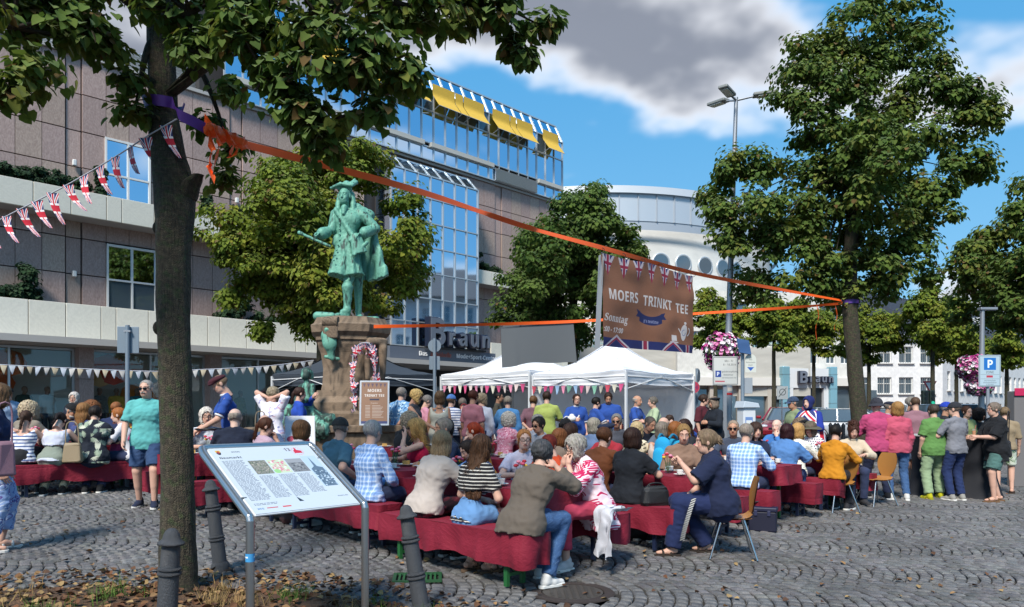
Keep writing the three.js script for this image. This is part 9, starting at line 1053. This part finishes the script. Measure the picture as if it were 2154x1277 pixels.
// right group
F(1672, 14.8, -80, 'person in a sage green vest and denim cap', { w: 1.25, h: 1.78, hair: ['crop', '#777'], hat: ['cap', '#33435c'], skin: 'tan', top: { c: '#7d8a68', sl: 0.9, e: 0.026, hem: 0.18 }, bot: { c: '#55584e' } });
{ const q = F(1704, 14.4, -55, 'costumed person in a union flag cape with blue hood', { h: 1.8, hat: ['hood', '#13205a'], skin: 'fair', hair: ['short', '#5a3d22'], top: { c: '#1a2f86', sl: 1.95, e: 0.025, hem: 0.2 }, bot: { c: '#1a2f86' }, armL: 'hold', armR: 'hold' }); const cp = sheet((s, t) => { const a = -2.7 + s * 5.4, r = 0.13 + 0.16 * Math.sqrt(t), y = 1.5 - t * 0.62; return V(Math.sin(a) * r * 1.15, y + 0.0, Math.cos(a) * r * 0.85 + 0.02); }, 36, 14); part('cape', cp, mat([1, 1, 1], 0.75, { map: (() => { const t = ukTex.clone(); t.repeat.set(2, 1); t.needsUpdate = true; return t; })() }), q.g); }
F(1846, 13.0, 178, 'person in a hot pink jumper and grey bucket hat', { h: 1.78, w: 1.12, near: true, hair: ['crop', '#6a625a'], hat: ['bucket', '#2c2d36'], top: { c: '#a83d66', sl: 1.85, e: 0.026, hem: 0.12 }, bot: { c: '#141d38' }, shoe: '#15171c', armL: 'hold', step: 0.12 });
F(1866, 15.2, 70, 'person in a navy flat cap and light blue shirt', { h: 1.74, hair: ['crop', '#6b635b'], hat: ['flatcap', '#141b2e'], skin: 'tan', top: { c: '#93a5bd', sl: 1 } });
F(1890, 12.9, 176, 'person with a blonde bob in a coral pink jacket', { f: 1, h: 1.72, near: true, hair: ['bob', '#8e6b3f'], top: { c: '#b04a60', sl: 1.9, e: 0.022, hem: 0.1 }, bot: { c: JEAN }, shoe: '#c2c1be', step: 0.06 });
F(1913, 14.9, 60, 'grey-haired person in sunglasses and a striped shirt', { h: 1.84, hair: ['short', '#77736d'], shades: 1, skin: 'tan', top: { c: '#30364a', sl: 1 }, bot: { c: '#7a90ae', len: 0.8 } });
F(1927, 14.6, 170, 'person in a dusty mauve shirt with a shoulder strap', { w: 1.15, h: 1.84, hair: ['crop', '#4d3a2c'], top: { c: '#85606a', sl: 0.95 }, bot: { c: '#5a6a86', len: 0.85 } });
F(1966, 13.15, 182, 'person in a green T-shirt, pale green trousers and yellow shoes', { f: 0.8, w: 1.15, h: 1.7, near: true, hair: ['short', '#3c332c'], skin: 'light', top: { c: '#567f42', sl: 0.8, hem: 0.14, e: 0.022 }, bot: { c: '#869a78', e: 0.022, wide: 0.062 }, shoe: '#a9a514', sole: '#8d8a1c', armL: 'down', armR: 'hip', step: -0.1, spread: 0.07 });
F(1986, 14.3, 60, 'person in a royal blue cap behind the standing table', { h: 1.74, hair: ['crop', '#888'], hat: ['cap', '#1c3aa0'], skin: 'tan', top: { c: '#14161c', sl: 0.9 }, bot: { c: '#222' } });
F(2012, 13.0, 195, 'person in a grey T-shirt, jeans and dark cap', { h: 1.74, near: true, hair: ['crop', '#5a5048'], hat: ['cap', '#26282e'], skin: 'light', top: { c: '#74757c', sl: 0.85, hem: 0.1 }, bot: { c: '#1a2b55', e: 0.016 }, shoe: '#8d8a84', armL: 'hold', armR: 'hold', look: 0.5 });
F(2031, 14.7, 10, 'person with glasses facing us across the standing table', { f: 0.8, h: 1.68, hair: ['short', '#3a2418'], specs: 1, top: { c: '#7c8a5a', sl: 1.3 }, bot: { c: '#222' } });
F(2056, 14.9, 30, 'dark-haired person in black partly hidden by the sign pole', { f: 1, h: 1.62, hair: ['curly', '#17100d'], skin: 'tan', top: { c: BLK, sl: 1.5 } });
F(2096, 12.95, -96, 'person in a black T-shirt and teal shorts with a shoulder bag', { w: 1.2, h: 1.76, near: true, belly: 0.9, hair: ['short', '#6d6258'], specs: 1, skin: 'light', top: { c: '#101217', sl: 0.95, hem: 0.22, e: 0.035 }, bot: { c: '#496b66', len: 0.85, e: 0.026 }, sandal: '#6b4e33', armL: [0.1, 1.14, 0.38, 1], armR: [0.14, 1.13, 0.34, 1], step: 0.1 });
F(2114, 14.2, 150, 'person in checked shorts behind the man in black', { h: 1.68, hair: ['short', '#6b5a44'], top: { c: '#8a7a62', sl: 1 }, bot: { c: 'greenleaf', len: 0.85 }, sandal: '#3a2a20' });
// ---------- bags and things carried ----------
const leather = (c) => mat(c, 0.55, { bumpMap: WEAVE, bumpScale: 0.0015 });
function bag(label, p, w, h, d, c, o = {}) { const t = thing(o.name ?? 'handbag', label, 'bag', p, o.yaw ?? 0); part('body', (() => { const g = rbox(w, h, d, d * 0.42, 0, h / 2, 0, 5), P = g.attributes.position; for (let i = 0; i < P.count; i++) { const y = P.getY(i) / h, k = 1 - 0.22 * y * y, z = 1 - 0.5 * y * y + 0.15 * Math.sin(y * 3); P.setXYZ(i, P.getX(i) * k + 0.008 * noise3(P.getX(i) * 12, y * 5, P.getZ(i) * 12), P.getY(i), P.getZ(i) * z + 0.012 * noise3(P.getX(i) * 9, y * 4, 2)); } g.computeVertexNormals(); return g; })(), leather(c), t); if (o.strap !== 0) part('strap', tube([V(-w * 0.35, h * 0.85, 0), V(-w * 0.2, h + (o.sh ?? 0.14), 0.01), V(w * 0.2, h + (o.sh ?? 0.14), 0.01), V(w * 0.35, h * 0.85, 0)], 0.009, 20, 6), leather(o.sc ?? c), t); return t; }
{ const v = solveV(2.3, 1378), p = uv(2.3, v); p.y += 0.475; bag('black leather handbag on the bench beside the black T-shirt', p, 0.34, 0.24, 0.14, '#17181b', { yaw: 0.3, sh: 0.02 }); }
bag('beige canvas tote bag hanging beside the white crop top', on(152, 11.1).add(V(0, 0.5, 0)), 0.3, 0.3, 0.1, '#8d7c62', { name: 'tote_bag', sh: 0.3 }); bag('pink shoulder bag at the far left edge', on(9, 7.1).add(V(0, 0.78, 0)), 0.2, 0.34, 0.09, '#96707c', { sh: 0.36, yaw: 1.1 }); bag('beige handbag hanging behind the white printed T-shirt', on(548, 12.2).add(V(0, 0.78, 0)), 0.26, 0.26, 0.1, '#857763', { sh: 0.25 }); bag('red shoulder bag carried beside the white blouse', on(976, 14.55).add(V(0, 0.92, 0)), 0.2, 0.24, 0.1, '#a31c2c', { sh: 0.3 }); bag('dark brown bag at the hip of the black T-shirt', on(2120, 12.95).add(V(0, 0.78, 0)), 0.22, 0.3, 0.1, '#241a18', { sh: 0.5, yaw: 0.8 }); bag('grey rucksack standing under the middle front table', uv(0.25, 2.5), 0.3, 0.38, 0.18, '#3a3f46', { name: 'rucksack', sh: 0.04 }); bag('brown bag on the ground behind the board', uv(0.1, 4.3), 0.34, 0.32, 0.18, '#4a2f30', { sh: 0.06 }); bag('black bag under the second table', uv(2.7, 0.9), 0.4, 0.3, 0.2, '#111216', { sh: 0.04 });
{ const t = thing('backpack', 'turquoise backpack worn by the auburn-haired person', 'backpack', (() => { const v = solveV(4.6, 1410), p = uv(4.42, v + 0.02); p.y += 0.68; return p; })(), FU); part('body', mesh3([{ a: [0, 0.1, 0], b: [0, 0.32, 0.01], ra: 0.15, rb: 0.13, k: 0.05, n: [0, 0, 1], q: 1.7 }], 0.014), cloth('#1a8fc0'), t); part('pocket', mesh3([{ a: [0, 0.06, -0.09], b: [0, 0.2, -0.085], ra: 0.11, rb: 0.1, k: 0.03, n: [0, 0, 1], q: 2.6 }], 0.014), cloth('#1f9bcc'), t); part('strap', [tube([V(-0.09, 0.42, 0.03), V(-0.1, 0.48, 0.12), V(-0.11, 0.42, 0.24)], 0.018, 10, 6), tube([V(0.09, 0.42, 0.03), V(0.1, 0.48, 0.12), V(0.11, 0.42, 0.24)], 0.018, 10, 6)], cloth('#14708f'), t); }
{ const t = thing('cool_box', 'dark blue lidded cool box on the cobbles behind the near chair', 'cool box', on(1605, 9.55), -0.4); part('body', rbox(0.34, 0.26, 0.24, 0.02, 0, 0.13, 0), mat('#10122a', 0.6), t); part('lid', rbox(0.36, 0.06, 0.26, 0.02, 0, 0.285, 0), mat('#171a36', 0.55), t); part('handle', tube([V(-0.12, 0.31, 0), V(-0.1, 0.36, 0), V(0.1, 0.36, 0), V(0.12, 0.31, 0)], 0.01, 16, 6), mat('#0c0d18', 0.5), t); for (const x of [-0.08, 0.08]) part('latch', rbox(0.04, 0.07, 0.02, 0.005, x, 0.24, 0.125), mat('#2a2d4a', 0.5), t); }
{ const q = on(470, 10.6), t = thing('serving_tray', 'dark serving tray held by the person in the flat cap', 'tray', V(q.x - 0.15, q.y + 1.08, q.z + 0.1), 0.4); part('plate', [cyl(0.2, 0.18, 0.02, 0, 0, 0, 26), new THREE.TorusGeometry(0.2, 0.01, 6, 28).rotateX(Math.PI / 2).translate(0, 0.012, 0)], mat('#17181b', 0.4), t); }
{ const q = on(1203, 15.7), t = thing('teapot', 'white teapot held up by the person in glasses', 'teapot', V(q.x, q.y + 1.2, q.z), 0); part('pot', sphere(0.085, 0, 0, 0, 1.1, 0.9, 1, 16), mat([0.7, 0.7, 0.7], 0.25), t); part('spout', tube([V(0.08, -0.02, 0), V(0.13, 0.02, 0), V(0.16, 0.07, 0)], 0.016, 12, 8), mat([0.7, 0.7, 0.7], 0.25), t); part('handle', new THREE.TorusGeometry(0.045, 0.01, 6, 14).translate(-0.11, 0, 0), mat([0.7, 0.7, 0.7], 0.25), t); part('lid', sphere(0.05, 0, 0.075, 0, 1, 0.5, 1, 12), mat([0.7, 0.7, 0.7], 0.25), t); }
{ const p = on(1262, 7.3), t = thing('white_cardigan', 'white cardigan draped over the lap of the zigzag tunic', 'cardigan', V(p.x + 0.05, p.y + 0.62, p.z + 0.28), BU - 0.35); part('cloth', sheet((s, q) => { const x = (s - 0.5) * 0.3, fall = Math.max(0, q - 0.35); return V(x + 0.04 * noise3(s * 4, q * 4, 1) + 0.05, -0.9 * fall * 0.75 + 0.02 * Math.sin(s * 14), -0.12 + Math.min(q, 0.4) * 0.5 + 0.03 * Math.sin(s * 11 + q * 5) + fall * 0.04); }, 22, 22), cloth('#bfc0c8'), t); }
{ const p = on(1436, 7.75), t = thing('zebra_strap', 'zebra patterned bag strap hanging by the navy trousers', 'strap', V(p.x - 0.02, p.y + 0.2, p.z + 0.06), 0.2); const zt = canvas(64, 256, (x, w, h) => { x.fillStyle = '#b9b6b0'; x.fillRect(0, 0, w, h); x.fillStyle = '#16161a'; for (let i = 0; i < 18; i++) { x.beginPath(); x.moveTo(0, i * 15); x.lineTo(w, i * 15 - 12); x.lineTo(w, i * 15 - 6); x.lineTo(0, i * 15 + 8); x.fill(); } }); part('strap', sheet((s, q) => V((s - 0.5) * 0.05 + 0.13 * q * q, 0.44 * q, 0.05 * Math.sin(q * 3)), 3, 18), mat([1, 1, 1], 0.8, { map: zt }), t); }
renderer.render(scene, camera);
